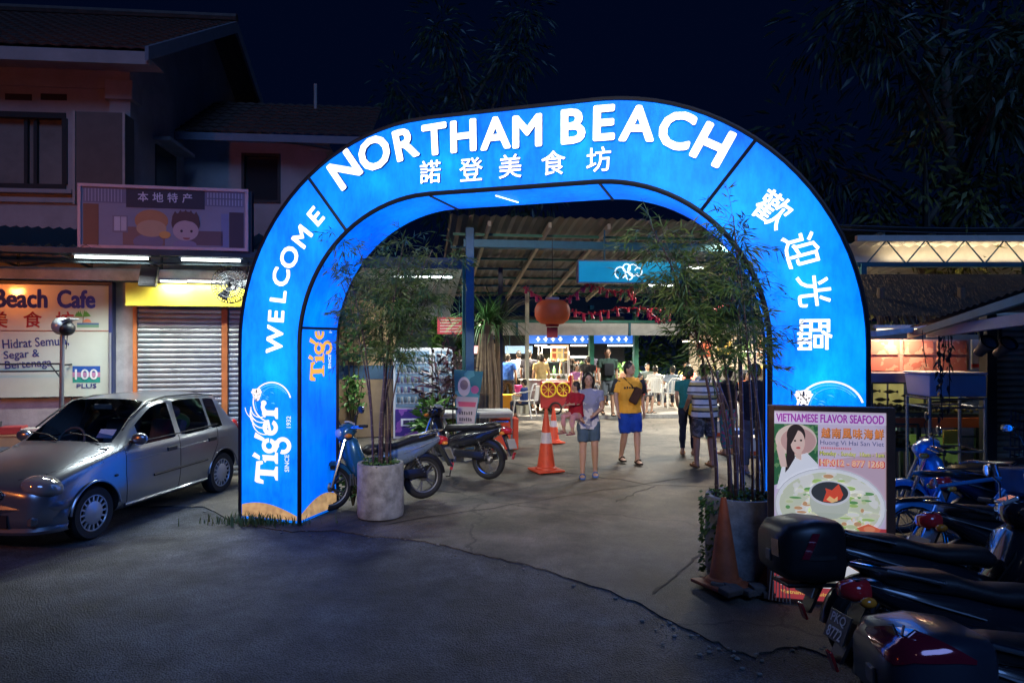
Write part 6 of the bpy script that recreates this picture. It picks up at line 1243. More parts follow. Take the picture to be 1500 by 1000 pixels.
def glass_case(label, px0, px1, z0, z1, off, dep, items, seed):
    a, b = sp(px0,550,off)[0], sp(px1,550,off)[0]; T = empty('glass_display', CF.M @ Vector((a, off, z0)), CF.a, label, 'display case', 'glass display cases'); w_ = b-a; h = z1-z0; al = mat('alloy', (.55,.55,.55), .35, .7); random.seed(seed)
    for x in (0, w_):
        for y in (0, dep): MB().box(x-.015,x+.015,y-.015,y+.015,0,h).build('corner_post', al, T)
    for z in (0, h*.5, h-.03): MB().box(.016,w_-.016,.016,dep-.016,z,z+.02).build('shelf', al, T)
    MB().box(.015,w_-.015,-.004,0,.02,h-.03).build('front_glass', GLS, T)
    MB().tube([(.05,.06,h-.05),(w_-.05,.06,h-.05)], .014, 8).build('case_lamp', glow('case_lamp', (1,.95,.85), 7), T)
    l_ = D.lights.new('case_light', 'AREA'); l_.size = w_; l_.size_y = .1; l_.shape = 'RECTANGLE'; l_.energy = 14; l_.color = (1,.93,.8); lo_ = D.objects.new('case_light', l_); COL.objects.link(lo_); lo_.parent = T; lo_.location = (w_/2, dep/2, h-.07)
    for z in (.02, h*.5+.02):
        for k in range(items):
            x = .09+(w_-.18)*k/max(1,items-1); c = random.choice(((.5,.15,.05),(.55,.4,.1),(.2,.3,.08),(.5,.45,.35),(.35,.1,.06)))
            MB(Matrix.Translation((x,dep*.35,z))).lathe([(.05,0),(.07,.03),(.045,.05+random.uniform(0,.04)),(.001,.08+random.uniform(0,.05))], 10, cap=False).build('food_tray', flat_mat(c), T, smooth=True)
    return T
glass_case('tall lit glass display left of the lantern line', 794, 832, .95, 1.95, 6.8, .6, 5, 2); glass_case('long lit glass display on the stall counter', 834, 868, 1.0, 1.6, oy-.2, .45, 6, 3); glass_case('low glass display behind the yellow table', 745, 775, .95, 1.4, 7.6, .5, 5, 4)
MT = empty('menu_board', CF.M @ Vector((sp(820,515,oy-.3)[0], oy-.3, sp(820,527,oy)[1])), CF.a, 'orange lit menu board above the glass display', 'menu'); MB().box(-.3,.3,0,.04,0,.5).build('panel', glow('menu_glow', (.9,.45,.18), .9, .4, 6), MT)
for k in range(6): MB().box(-.25+.18*(k%3),-.12+.18*(k%3),-.006,-.001,.06+.22*(k//3),.22+.22*(k//3)).build('picture', flat_mat(((.5,.1,.05),(.6,.5,.3),(.3,.15,.05))[k%3]), MT)
CT = empty('steel_cart', CF.M @ Vector((sp(790,600,5.6)[0]-.45, 5.6, .12)), CF.a, 'stainless steel hawker cart beside the cream post', 'cart'); MB().box(0,.95,0,.6,.22,.85).build('tank', mat('counter_steel', (.4,.4,.4), .35, .6, var=.15), CT, bevel=.02); MB().box(-.04,1.0,-.04,.64,.855,.89).build('worktop', mat('counter_steel', (.4,.4,.4), .35, .6, var=.15), CT, bevel=.008)
for x in (.15,.8):
    for y in (.08,.52): MB(Matrix.Translation((x,y,.11)) @ Matrix.Rotation(R(90),4,'X')).lathe([(.11,-.02),(.11,.02)], 18).build('wheel', RUB, CT)
RB = empty('red_trishaw', CF.M @ Vector((sp(812,600,5.2)[0], 5.0, .12)), CF.a-.3, 'red panel cart painted with yellow bicycle wheels', 'cart'); MB().box(-.42,.36,0,.5,.15,.86).build('body', mat('red_paint', (.34,.02,.025), .4), RB, bevel=.02)
YR = mat('yellow_paint', (.75,.5,.03), .45)
for x, z, r_ in ((-.2,.66,.2),(.2,.66,.17)):
    t = MB(Matrix.Translation((x,-.02,z)) @ Matrix.Rotation(R(90),4,'X')).torus(r_,.022,28,6).build('yellow_wheel', YR, RB, smooth=True)
    for k in range(8): MB(Matrix.Translation((x,-.02,z)) @ Matrix.Rotation(R(90),4,'X')).tube([(0,0,0),(r_*cos(k*pi/4),r_*sin(k*pi/4),0)], .008, 4).build('spoke', YR, t)
MB(Matrix.Translation((0,-.05,.16)) @ Matrix.Rotation(R(90),4,'X')).torus(.15,.025,24,6).build('road_wheel', RUB, RB, smooth=True); MB().box(.37,.42,-.02,.5,.1,1.05).build('red_pole', mat('red_paint', (.5,.03,.03), .4), RB)
YB = empty('yellow_post', cfp(836,600,5.4,.12), CF.a, 'yellow upright board right of the red cart', 'post'); MB().box(-.07,.07,-.02,.02,0,1.0).build('board', mat('yellow_paint', (.75,.5,.03), .45), YB, bevel=.01); MB().box(-.12,.12,-.1,.1,0,.04).build('base', RUB, YB)
for i, (px, py, c, r_, h, lb) in enumerate(((761,605,(.5,.48,.42),.2,.5,'stacked pale buckets by the cream post'),(761,604,(.7,.06,.3),.13,.25,'round pink basin on top of the buckets'),(716,622,(.55,.5,.42),.16,.45,'cream bin beside the palm trunk'),(724,622,(.6,.05,.05),.1,.3,'red pail beside the palm trunk'))):
    p = G(px, py, .12); o = MB().lathe([(r_*.8,0),(r_,h*.5),(r_*.95,h*.52),(r_*1.1,h),(r_*1.05,h)], 20).build('bucket', flat_mat(c), smooth=True); o.location = (p.x, p.y, .121+(.5 if i == 1 else 0)); tag(o, lb, 'bucket')
BNT = empty('menu_banner', cfp(719,600,4.6,.12), CF.a, 'upright photo menu banner behind the palm', 'banner'); MB().tube([(-.25,0,0),(-.25,0,1.9),(0,0,2.1),(.25,0,1.9),(.25,0,0)], .02, 6).build('frame', TEAL, BNT, smooth=True); MB().box(-.23,.23,-.005,.005,.75,1.9).build('sheet', mottled('food_print', (.5,.35,.2), (.3,.12,.06), 9), BNT); MB().box(-.23,.23,-.012,-.006,.5,.74).build('sheet_foot', flat_mat((.1,.3,.1)), BNT)
# the teal lightbox, lantern and garlands under the canopy
LB = Frame(*(CF.M @ Vector((0,-.5,0))).xy, 4); a = LB.pix(848,398); b = LB.pix(1002,398); z0 = LB.pix(900,413)[1]; z1 = LB.pix(900,383)[1]
LBX = empty('lightbox_sign', LB.M @ Vector((a[0],0,z0)), LB.a, 'glowing turquoise lightbox hanging under the canopy', 'sign'); w_ = b[0]-a[0]; h = z1-z0
MB().box(-.02,w_+.02,.005,.2,-.02,h+.02).build('case', mat('lb_case', (.35,.38,.4), .4), LBX, bevel=.006); MB().box(0,w_,-.004,.004,0,h).build('face', glow('lb_face', (.01,.3,.46), .6, .35, 1.2), LBX)
for f_ in ((-.02,w_+.02,-.02,.0),(-.02,w_+.02,h,h+.02),(-.02,0,.0,h),(w_,w_+.02,.0,h)): MB().box(f_[0],f_[1],-.02,.003,f_[2],f_[3]).build('rim', mat('lb_rim', (.3,.34,.4), .4), LBX)
mb = MB(); cxx, czz = w_*.46, h*.5
for cx_, cz_, r0_, a0_, a1_ in ((-.14,-.02,.1,-60,250),(-.02,.07,.07,-120,230),(.1,.03,.1,20,330),(.03,-.08,.06,-200,90),(.2,.0,.07,-150,160)): mb.tube([(cxx+cx_+r0_*cos(R(a0_+(a1_-a0_)*k/10)),-.012,czz+cz_+r0_*1.1*sin(R(a0_+(a1_-a0_)*k/10))) for k in range(11)], .012, 6)
mb.build('script_mark', glow('lb_mark', (.85,.95,1), 1.3), LBX)
for x in (.5, w_-.5): MB().tube([(x,.1,h),(x,.1,h+.6)], .015, 6).build('hanger', TEAL, LBX)
lp = at(809, 457, 12.6); LAN = empty('red_lantern', (lp.x, lp.y, lp.z), 0, 'big round red paper lantern hanging from the canopy', 'lantern'); mb = MB(); n_ = 24; prof = [(.13,.225),(.2,.215),(.29,.15),(.325,.06),(.325,-.06),(.29,-.15),(.2,-.215),(.13,-.225)]; vs = []; fs = []
for k in range(n_*2):
    a_ = 2*pi*k/(n_*2); q_ = 1.0 if k % 2 else .955
    vs += [(r_*q_*cos(a_), r_*q_*sin(a_), z) for r_, z in prof]
m_ = len(prof)
for k in range(n_*2): fs += [(k*m_+j, ((k+1)%(n_*2))*m_+j, ((k+1)%(n_*2))*m_+j+1, k*m_+j+1) for j in range(m_-1)]
mb.add(vs, fs).build('shade', mat('lantern_paper', (.6,.08,.02), .6, var=.15, emit=.05, ecol=(1,.2,.04)), LAN, smooth='all')
MB().lathe([(.12,.22),(.13,.26),(.12,.27)], 20).build('top_cap', mat('lantern_cap', (.5,.45,.4), .5), LAN); MB().lathe([(.12,-.22),(.125,-.26),(.11,-.27)], 20).build('bottom_cap', mat('lantern_red', (.35,.02,.02), .6), LAN); MB().box(-.1,.1,-.02,.02,-.47,-.28).build('tassel', mat('lantern_red', (.35,.02,.02), .6), LAN); MB().tube([(0,0,.26),(0,0,1.35)], .006, 5).build('cord', RUB, LAN)
random.seed(31); TIN = mat('tinsel_red', (.55,.015,.06), .45, var=.3)
def garland(label, pts, Y, n=9):
    T = empty('red_garland', at(pts[0][0], pts[0][1], Y), 0, label, 'garland', 'red garlands'); o_ = T.location; P_ = [at(x, y, Y+.1*k)-o_ for k, (x, y) in enumerate(pts)]; MB().tube(P_, .008, 4).build('string', TIN, T); mb = MB(); m2 = MB()
    for i in range(len(P_)-1):
        for k in range(22):
            p = P_[i].lerp(P_[i+1], random.random()); d = rdir(); leaf(mb, p, d, random.uniform(.04,.1), .03, rdir(), .3)
        for k in range(2):
            p = P_[i].lerp(P_[i+1], (k+.5)/2); c_ = MB().lathe([(.012,0),(.03,-.03),(.024,-.06),(.032,-random.uniform(.08,.18))], 8, Matrix.Translation(p) @ Matrix.Rotation(random.uniform(-.3,.3),4,'Y')).build('pendant', TIN, T)
    tag(mb.build('tinsel', TIN, T, fix=False), kind='stuff')
garland('red tinsel garland from the palm down to the lantern', [(768,420),(782,430),(796,440)], 12.6); garland('red tinsel garland from the lantern up to the lightbox', [(818,445),(840,432),(862,416),(885,424),(905,428),(925,422),(932,440)], 12.6)
garland('red tinsel garland sagging below the lightbox', [(836,455),(860,460),(885,456),(910,450),(945,452),(975,452)], 13.2); garland('red tinsel garland among the right bamboo', [(945,450),(958,462),(968,470),(985,455)], 12.9); garland('red tinsel garland right of the bamboo, near the arch', [(1045,455),(1060,448),(1075,440),(1062,465)], 13.0)
# feather banner by the table
FL = empty('photo_banner', (G(665,640).x, 12.0, .03), R(4), 'slanted photo banner with phone number standing by the table', 'banner'); 
c_ = [at(665,541,12.0), at(708,544,12.0), at(694,634,12.0), at(669,634,12.0)]; b_ = FL.location; L2 = lambda p: (p.x-b_.x, p.z-b_.z)
pts = [L2(p) for p in c_]; FL.rotation_euler = (0,0,0); MB().prism(pts, -.006, .006).build('sheet', mottled('banner_print', (.03,.16,.2), (.08,.3,.34), 2.5), FL); MB().tube([(pts[0][0]-.02,.02,0),(pts[0][0]-.02,.02,pts[0][1]+.05)], .012, 6).build('pole', RUB, FL)
lp_ = lambda u, v: (pts[0][0]*(1-u)*(1-v)+pts[1][0]*u*(1-v)+pts[2][0]*u*v+pts[3][0]*(1-u)*v, pts[0][1]*(1-u)*(1-v)+pts[1][1]*u*(1-v)+pts[2][1]*u*v+pts[3][1]*(1-u)*v)
flat([lp_(u,v) for u,v in ((.04,.42),(.96,.42),(.96,.98),(.04,.98))], -.008, (.42,.4,.42), FL); flat([lp_(u,v) for u,v in ((.12,.5),(.9,.5),(.88,.58),(.14,.58))], -.0095, (.5,.08,.15), FL)
q = lp_(.36,.26); flat(ell(q[0],q[1],.11,.17), -.008, (.5,.48,.5), FL); flat(ell(q[0],q[1]+.03,.07,.09), -.0095, (.2,.16,.18), FL); q = lp_(.78,.3); flat(ell(q[0],q[1],.07,.07), -.008, (.4,.1,.25), FL)
for k in range(3):
    for c in range(6): q = lp_(.2+.11*c,.68+.1*k); flat([(q[0]-.013,q[1]-.03),(q[0]+.013,q[1]-.03),(q[0]+.013,q[1]+.03*(1 if (c+k)%3 else .3)),(q[0]-.013,q[1]+.03)], -.011, (.08,.08,.1), FL)
random.seed(12)
HDG = bush('hedge_plant', 'bright green leafy hedge behind the diners', cfp(912,560,9.0,.12), .75, 1.25, 420, GL2, (.12,.22), (.05,.09), stems=6)

# cold boxes and a produce table by the customers on the right
for i, (px, py, w_, c, lb) in enumerate(((1098,668,.5,(.6,.6,.58),'white foam ice box at the feet of the man in dark shirt'),(1085,655,.45,(.06,.12,.35),'blue plastic crate behind the bamboo stems'),(1052,640,.4,(.6,.58,.54),'white foam box beside the woman in patterned trousers'))):
    p = G(px, py); T = empty('cold_box', (p.x, p.y, .021), CF.a, lb, 'box'); m = flat_mat(c); MB().box(-w_/2,w_/2,-.17,.17,0,.3).build('box', m, T, bevel=.015); MB().box(-w_/2-.015,w_/2+.015,-.185,.185,.302,.34).build('lid', m, T, bevel=.01); MB().box(-w_/2,w_/2,-.178,-.171,.02,.1).build('red_band', flat_mat((.55,.08,.03)), T)
p = G(1080, 640); T = empty('produce_table', (p.x, p.y, .021), CF.a, 'table heaped with snacks in front of the customers at right', 'table'); MB().box(-.9,.9,-.35,.35,.74,.78).build('tabletop', mat('top_tan', (.45,.35,.26), .5), T, bevel=.008)
for x in (-.82,.82):
    for y in (-.3,.3): MB().box(x-.02,x+.02,y-.02,y+.02,0,.74).build('leg', GRN, T)
for k in range(14): o = MB(Matrix.Rotation(.4*k,4,'Z')).lathe([(.06,0),(.1,.03),(.09,.06),(.03,.09),(.001,.1)], 12, cap=False).build('snack_plate', flat_mat(((.5,.25,.08),(.55,.42,.25),(.4,.14,.06))[k%3]), smooth=True); o.location = (p.x-.75+.25*(k%7), p.y-.2+.3*(k//7), .802); tag(o, 'small plate of fried snacks on the produce table', 'plate', 'snack plates on the produce table')

random.seed(77)
for i, (px, off, r_, h) in enumerate(((945,13.5,1.1,2.2),(985,14.2,1.2,2.6),(1030,13.8,1.2,2.3),(1075,14.5,1.3,2.7),(1115,13.2,1.1,2.2))):
    bush('garden_shrub', ('low dark shrub behind the diners by the green post','rounded dark shrub behind the farthest diners','dark shrub beyond the teal-shirted woman','tall dark shrub beyond the bamboo stems','dark shrub at the right end of the hall')[i], cfp(px,560,off,.12), r_, h, 420, GL, (.2,.4), (.08,.14), group='shrubs behind the hall')

# a second lit stall closing the right end of the hall, and clutter on the counters
S2 = empty('corner_stall', CF.o, CF.a, 'cream-walled lit stall beyond the customers at right', 'stall'); xa_, xb_ = sp(1010,540,11.5)[0], sp(1160,540,11.5)[0]
MB().box(xa_, xb_, 11.5, 11.6, .121, 2.9).build('back_wall', mat('stall_cream', (.55,.5,.4), .7, var=.15), S2); MB().box(xa_, xb_, 10.2, 10.7, .121, 1.05).build('counter', mat('counter_steel', (.4,.4,.4), .35, .6), S2, bevel=.01); MB().box(xa_, xb_, 10.1, 10.2, 2.25, 2.6).build('sign_band', glow('corner_sign', (.7,.3,.1), .6, .4, 3), S2)
for k in range(4): x = xa_+.3+k*.8; MB().box(x, x+.55, 11.47, 11.495, 1.5, 2.1).build('menu_picture', flat_mat(((.5,.12,.06),(.6,.45,.1),(.15,.3,.1),(.45,.25,.15))[k]), S2)
tube_lamp(S2, (xa_+.4,10.6,2.45), (xb_-.4,10.6,2.45), 160, (1,.86,.66), .025, 8)
random.seed(55)
for k in range(26):
    if k < 15: x, y, z = sp(795+9*k,550,oy)[0], oy+.12, 1.003
    else: x, y, z = xa_+.2+.3*(k-15), 10.4, 1.053
    c = random.choice(((.6,.1,.05),(.7,.5,.1),(.15,.35,.15),(.6,.58,.52),(.1,.2,.5))); h = random.uniform(.1,.28); o = MB().lathe([(.05,0),(.055,h*.6),(.025,h*.8),(.025,h)], 10).build('jar', flat_mat(c), smooth=True); o.location = CF.M @ Vector((x, y, z)); tag(o, 'small jar or bottle standing on a far stall counter', 'jar', 'jars on the stall counters')
for k, (px, off, c) in enumerate(((705,8.5,(.65,.3,.35)),(760,9.0,(.2,.35,.6)))):
    q_ = sp(px,512,off); T = empty('stall_sign', CF.M @ Vector((q_[0], off, q_[1])), CF.a, ('small pink lit sign over the far left stall','small blue lit sign over the left stall')[k], 'sign'); MB().box(-.45,.45,-.03,.03,-.12,.12).build('face', glow('sign_%d' % k, c, .9, .3, 5), T); MB().tube([(-.3,0,.12),(-.3,0,.7)], .01, 5).build('hanger', TEAL, T); MB().tube([(.3,0,.12),(.3,0,.7)], .01, 5).build('hanger', TEAL, T)
# ------------------------------------------------------------------ seafood board
VF0, VF1 = G(1125, 883), G(1312, 900); VA = math.degrees(math.atan2(VF1.y-VF0.y, VF1.x-VF0.x)); VFm = Frame(VF0.x, VF0.y, VA)
VW = VFm.pix(1311, 740)[0]; VZ = VFm.pix(1125, 593)[1]
VS = empty('seafood_board', VFm.o, VFm.a, 'tall Vietnamese seafood poster board with hotpot photo leaning at the arch', 'sign')
WD = mat('board_wood', (.12,.05,.03), .5, var=.3, vs=8)
MB().box(.0,VW,.0,.06,.03,VZ).build('backing', mat('board_back', (.2,.12,.1), .7), VS)
for b in ((0,.045,.03,VZ),(VW-.06,VW,.03,VZ),(.046,VW-.061,VZ-.04,VZ),(.046,VW-.061,.03,.055)): MB().box(b[0],b[1],-.02,-.001,b[2],b[3]).build('frame', WD, VS, bevel=.004)
iw0, iw1, iz0, iz1 = .046, VW-.061, .056, VZ-.041
def vu(u, v): return iw0+(iw1-iw0)*u, iz1-(iz1-iz0)*v
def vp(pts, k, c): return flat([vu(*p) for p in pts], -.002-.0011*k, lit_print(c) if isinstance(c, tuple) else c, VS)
def vell(u, v, ru, rv, k, c, n=32, a0=0, a1=360): 
    W_, H_ = iw1-iw0, iz1-iz0; x, z = vu(u, v); return flat(ell(x, z, ru*W_, rv*H_, n, a0, a1), -.002-.0011*k, lit_print(c) if isinstance(c, tuple) else c, VS)
def vt(s, u, v, hv, wu, k, m, **kw): x, z = vu(u, v); return text(s, m, VS, x, -.002-.0011*k, z, h=hv*(iz1-iz0), wd=wu*(iw1-iw0), **kw)
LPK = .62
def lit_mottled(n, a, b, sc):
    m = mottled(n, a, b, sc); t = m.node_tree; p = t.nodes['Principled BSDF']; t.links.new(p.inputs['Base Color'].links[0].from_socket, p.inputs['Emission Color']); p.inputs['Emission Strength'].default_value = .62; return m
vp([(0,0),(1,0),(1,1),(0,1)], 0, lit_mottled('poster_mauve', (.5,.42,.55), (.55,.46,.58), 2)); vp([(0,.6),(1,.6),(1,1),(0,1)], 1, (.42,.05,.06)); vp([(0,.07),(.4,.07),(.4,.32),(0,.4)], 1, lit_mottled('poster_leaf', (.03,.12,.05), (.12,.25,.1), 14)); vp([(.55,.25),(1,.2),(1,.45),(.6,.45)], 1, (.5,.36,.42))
vp([(.0,.01),(1,.005),(1,.065),(0,.07)], 2, (.62,.55,.68))
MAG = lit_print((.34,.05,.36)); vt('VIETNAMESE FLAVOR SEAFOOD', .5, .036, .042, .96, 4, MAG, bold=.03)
# woman in a conical hat
vell(.2,.155,.19,.085,2,(.62,.5,.42)); vell(.22,.16,.16,.07,3,(.5,.3,.27)); vp([(.02,.42),(.07,.3),(.16,.25),(.3,.22),(.4,.28),(.4,.34),(.2,.4)], 3, (.72,.72,.74)); vell(.2,.13,.085,.06,4,(.03,.02,.02)); vp([(.12,.13),(.17,.13),(.19,.25),(.13,.31),(.1,.33),(.11,.25)], 5, (.03,.02,.02)); vell(.215,.165,.065,.062,6,(.68,.48,.4)); vp([(.2,.21),(.25,.21),(.25,.26),(.2,.25)], 5, (.66,.46,.38)); vp([(.14,.1),(.22,.1),(.17,.16),(.13,.2)], 7, (.03,.02,.02)); vell(.19,.158,.011,.005,8,(.04,.03,.03)); vell(.245,.155,.011,.005,8,(.04,.03,.03)); vell(.22,.195,.02,.006,8,(.5,.1,.1)); vp([(.04,.16),(.09,.2),(.12,.3),(.06,.3),(.02,.2)], 5, (.66,.47,.4))
OG = lit_print((.75,.25,.06)); 
for k, c in enumerate('越南風味海鮮'): vt(c, .47+.094*k, .112, .052, .078, 4, lit_print((.16,.05,.02)), bold=.035); vt(c, .468+.094*k, .11, .048, .072, 5, OG, bold=.02)
vt('Huong Vi Hai San Viet', .7, .165, .03, .56, 4, lit_print((.06,.08,.22))); [vp([(.43+.016*k,.186),(.438+.016*k,.186),(.438+.016*k,.196),(.43+.016*k,.196)], 4, (.55,.1,.12)) for k in range(17)]
vt('Monday - Sunday  10am - 1am', .7, .222, .03, .57, 4, lit_print((.05,.1,.03)), bold=.03); vt('Monday - Sunday  10am - 1am', .7, .221, .027, .56, 6, lit_print((.75,.7,.15)), bold=.004)
vt('HP:012 - 877 1268', .7, .268, .034, .57, 4, lit_print((.55,.06,.05)), bold=.06); vt('HP:012 - 877 1268', .7, .267, .03, .555, 6, lit_print((.8,.55,.35)), bold=.02)
# hotpot
vell(.5,.5,.5,.205,7,(.5,.5,.52)); vell(.5,.497,.485,.195,8,(.7,.7,.7)); vell(.5,.495,.455,.178,9,lit_mottled('broth', (.56,.58,.42), (.7,.68,.6), 9)); random.seed(6)
for i in range(90):
    a = random.uniform(0,6.3); q = random.uniform(.4,.95); u, v = .5+.44*q*cos(a), .5+.17*q*sin(a); vell(u, v, random.uniform(.012,.06), random.uniform(.004,.014), 10+i % 5, random.choice(((.35,.5,.15),(.62,.6,.45),(.5,.55,.3),(.72,.7,.62),(.55,.3,.15),(.12,.3,.1))), 14)
vell(.5,.475,.18,.088,16,(.45,.48,.38)); vp([(.32,.43),(.68,.43),(.66,.53),(.34,.53)], 17, (.5,.52,.42)); vell(.5,.425,.185,.066,18,(.6,.6,.6)); vell(.5,.422,.165,.056,19,(.04,.045,.05)); vp([(.44,.47),(.47,.42),(.46,.4),(.52,.41),(.58,.375),(.62,.43),(.6,.455),(.52,.475)], 20, (.7,.08,.04)); vp([(.47,.46),(.5,.44),(.54,.455),(.57,.44),(.57,.465),(.52,.475)], 21, (.85,.5,.2))
vp([(.74,.6),(.84,.575),(.95,.6),(.92,.625),(.8,.63)], 17, (.65,.13,.06)); vell(.85,.603,.05,.015,18,(.75,.25,.12),16)
vp([(.06,.71),(.96,.71),(.96,.93),(.06,.93)], 6, (.72,.7,.68)); vell(.78,.76,.2,.06,8,(.7,.7,.7)); vell(.78,.755,.16,.045,9,(.25,.42,.15))
for i in range(9): vell(.66+.03*i,.745+.012*(i%3),.018,.01,10,((.6,.1,.05),(.2,.4,.1))[i%2],10)
vell(.3,.87,.24,.05,8,(.45,.55,.2)); vt('Vietnamese Cuisine, Seafood', .42, .965, .022, .72, 4, lit_print((.7,.5,.12)), bold=.02)
for k in range(7): MB().tube([(.03+.012*k,-.03,.52),(.02+.02*k,-.045,.28),(.0+.025*k,-.05-.01*k,.05)], .004, 4).build('mop_string', mat('string', (.45,.4,.33), .9), VS)

# ------------------------------------------------------------------ seafood stall on the right
RS = empty('seafood_stall', (0,0,0), 0, 'right-hand seafood stall with picture panels under a low eave', 'stall'); Y0 = 8.7
def rb(px0, py0, px1, py1, Y, d, name, m, bevel=0, parent=None):
    a = at(px0, py1, Y); b = at(px1, py0, Y); return MB().box(a.x, b.x, Y, Y+d, max(.03, a.z), b.z).build(name, m, parent or RS, bevel=bevel)
def rpanel(px0, py0, px1, py1, Y, m, **k): return rb(px0, py0, px1, py1, Y, .03, k.pop('name', 'picture_panel'), m, **k)
rb(1255, 490, 1560, 760, 10.4, .15, 'back_wall', mat('stall_wall', (.2,.17,.13), .8, var=.3))
PK = mottled('seafood_print', (.42,.12,.1), (.5,.25,.2), 9); rb(1268,497,1420,546,Y0+.035,.04,'panel_frame', mat('panel_pink', (.45,.27,.25), .6))
for r_ in range(2):
    for c in range(3): rpanel(1276+49*c, 499+24*r_, 1318+49*c, 519+24*r_, Y0, PK)
rb(1268,546,1362,560,Y0-.25,.3,'shelf_band', mat('lilac_shelf', (.2,.17,.22), .6), .006); rb(1424,497,1443,541,Y0+.1,.03,'white_poster', flat_mat((.6,.55,.5))); rb(1424,533,1443,538,Y0+.08,.015,'red_stripe', flat_mat((.6,.03,.03)))
MB().box(at(1446,500,8.3).x,at(1461,500,8.3).x,8.3,8.45,.03,2.4).build('pillar', mat('dark_pillar', (.02,.025,.03), .5), RS, bevel=.008)
sx0, sx1 = at(1462,500,8.35).x, at(1620,500,8.35).x; shutter('roller_shutter', RS, sx0, sx1, .03, 2.5, 8.4, mat('tan_shutter', (.42,.36,.28), .5, .3, var=.25))
def tank(label, px0, py0, px1, py1, Y, d, wcol, es):
    a = at(px0, py1, Y); b = at(px1, py0, Y); T = empty('fish_tank', (a.x, Y, a.z), 0, label, 'fish tank', 'fish tanks'); w_, h = b.x-a.x, b.z-a.z; fr = mat('tank_frame', (.03,.07,.06), .5)
    MB().box(0,w_,0,d,-.05,0).build('base', fr, T); MB().box(0,w_,-.008,-.001,0,h).build('front_glass', GLS, T); MB().box(.02,w_-.02,d-.06,d-.02,.01,h-.03).build('lit_back', glow('tank_back_%d' % int(es*100), wcol, es, .5, 5), T)
    for x in (0, w_): MB().box(x-.012,x+.012,-.012,.012,0,h).build('corner', fr, T)
    MB().box(0,w_,-.012,.0,h,h+.02).build('top_rim', fr, T); mb = MB(); random.seed(int(px0))
    for k in range(60): mb.ball((random.uniform(.03,w_-.03), random.uniform(.03,d-.08), .02+random.uniform(0,.05)), (random.uniform(.015,.04),)*3, 6, 4)
    tag(mb.build('shellfish', mat('shells', (.2,.15,.05), .6, var=.4), T, smooth='all'), kind='stuff')
    for k in range(5): MB(Matrix.Translation((w_*(.15+.17*k), d*.4, h*random.uniform(.35,.75))) @ Matrix.Rotation(R(90),4,'Y')).lathe([(.002,-.08),(.022,-.03),(.026,.02),(.006,.08),(.02,.11)], 8, cap=False).build('fish', mat('fish_dark', (.06,.06,.04), .4), T, smooth='all')
    MB().tube([(w_*.5,d*.5,0),(w_*.5,d*.5,h)], .012, 6).build('air_pipe', flat_mat((.4,.42,.3)), T)
    for x in (.05, w_-.05):
        for y in (.05, d-.05): MB().box(x-.02,x+.02,y-.02,y+.02,.03-a.z,-.051).build('leg', fr, T)
tank('yellow-lit fish tank on the upper row behind the rack', 1277, 562, 1355, 604, Y0, .5, (.62,.5,.16), .55); tank('fish tank on the upper row right of the yellow one, partly behind the rack', 1360, 580, 1440, 606, Y0, .5, (.42,.36,.1), .35)
tank('green-lit fish tank on the lower row', 1362, 640, 1440, 692, Y0-.15, .5, (.2,.3,.06), .3); tank('pale green fish tank on the lower left behind the board', 1300, 622, 1345, 655, Y0-.15, .5, (.4,.55,.42), .45)
rb(1277,612,1440,626,Y0-.05,.04,'orange_band', mat('orange_band', (.4,.12,.04), .6)); rb(1383,630,1405,650,Y0-.2,.03,'yellow_card', flat_mat((.75,.6,.05)))
def rlight(px, py, Y, e, col, sz):
    pass
t = empty('fluorescent_lamp', at(1290, 500, 8.2), 0, 'added warm tube lamp tucked out of sight under the right stall eave', 'lamp'); t.location = at(1285, 483, 8.55); MB().box(-.03,.6,-.03,.03,.02,.06).build('housing', WHT, t); tube_lamp(t, (0,0,0), (.55,0,0), 20, (1,.72,.4), .016, 3)  # added tube behind the bracket, brightens the stall from out of view
# eave of the lean-to: timber edge, blue gutter, sheet
def beam(a, b, w_, h, name, m, parent):
    a, b = Vector(a), Vector(b); d = (b-a).normalized(); s = Vector((0,0,1)).cross(d).normalized(); u = d.cross(s); P_ = [];
    for p in (a, b): P_ += [p-s*w_/2-u*h/2, p+s*w_/2-u*h/2, p+s*w_/2+u*h/2, p-s*w_/2+u*h/2]
    return MB().add(P_, [(0,3,2,1),(4,5,6,7),(0,1,5,4),(1,2,6,5),(2,3,7,6),(3,0,4,7)]).build(name, m, parent)
beam(at(1332,491,8.3), at(1540,424,5.2), .05, .075, 'timber_edge', mat('timber_pale', (.3,.2,.11), .7, var=.3, vs=4), RS); beam(at(1362,488,8.1), at(1540,462,5.2), .08, .1, 'gutter', mat('gutter_blue', (.06,.075,.13), .45, var=.3), RS)
beam(at(1277,489,8.2), at(1332,483,8.2), .2, .06, 'white_bracket', WHT, RS)
a, b = at(1332,486,8.3), at(1540,421,5.2); c, d = Vector((9,8.3,2.9)), Vector((9,5.2,2.9)); A = []; B = []
for k in range(41): A.append(a.lerp(b,k/40)+Vector((0,0,.05+.02*(k%2)))); B.append(c.lerp(d,k/40)+Vector((0,0,.02*(k%2))))
MB().loft([A, B], cap=False, closed=False).build('eave_sheet', mat('old_sheet', (.045,.04,.04), .6, .3, var=.4), RS)
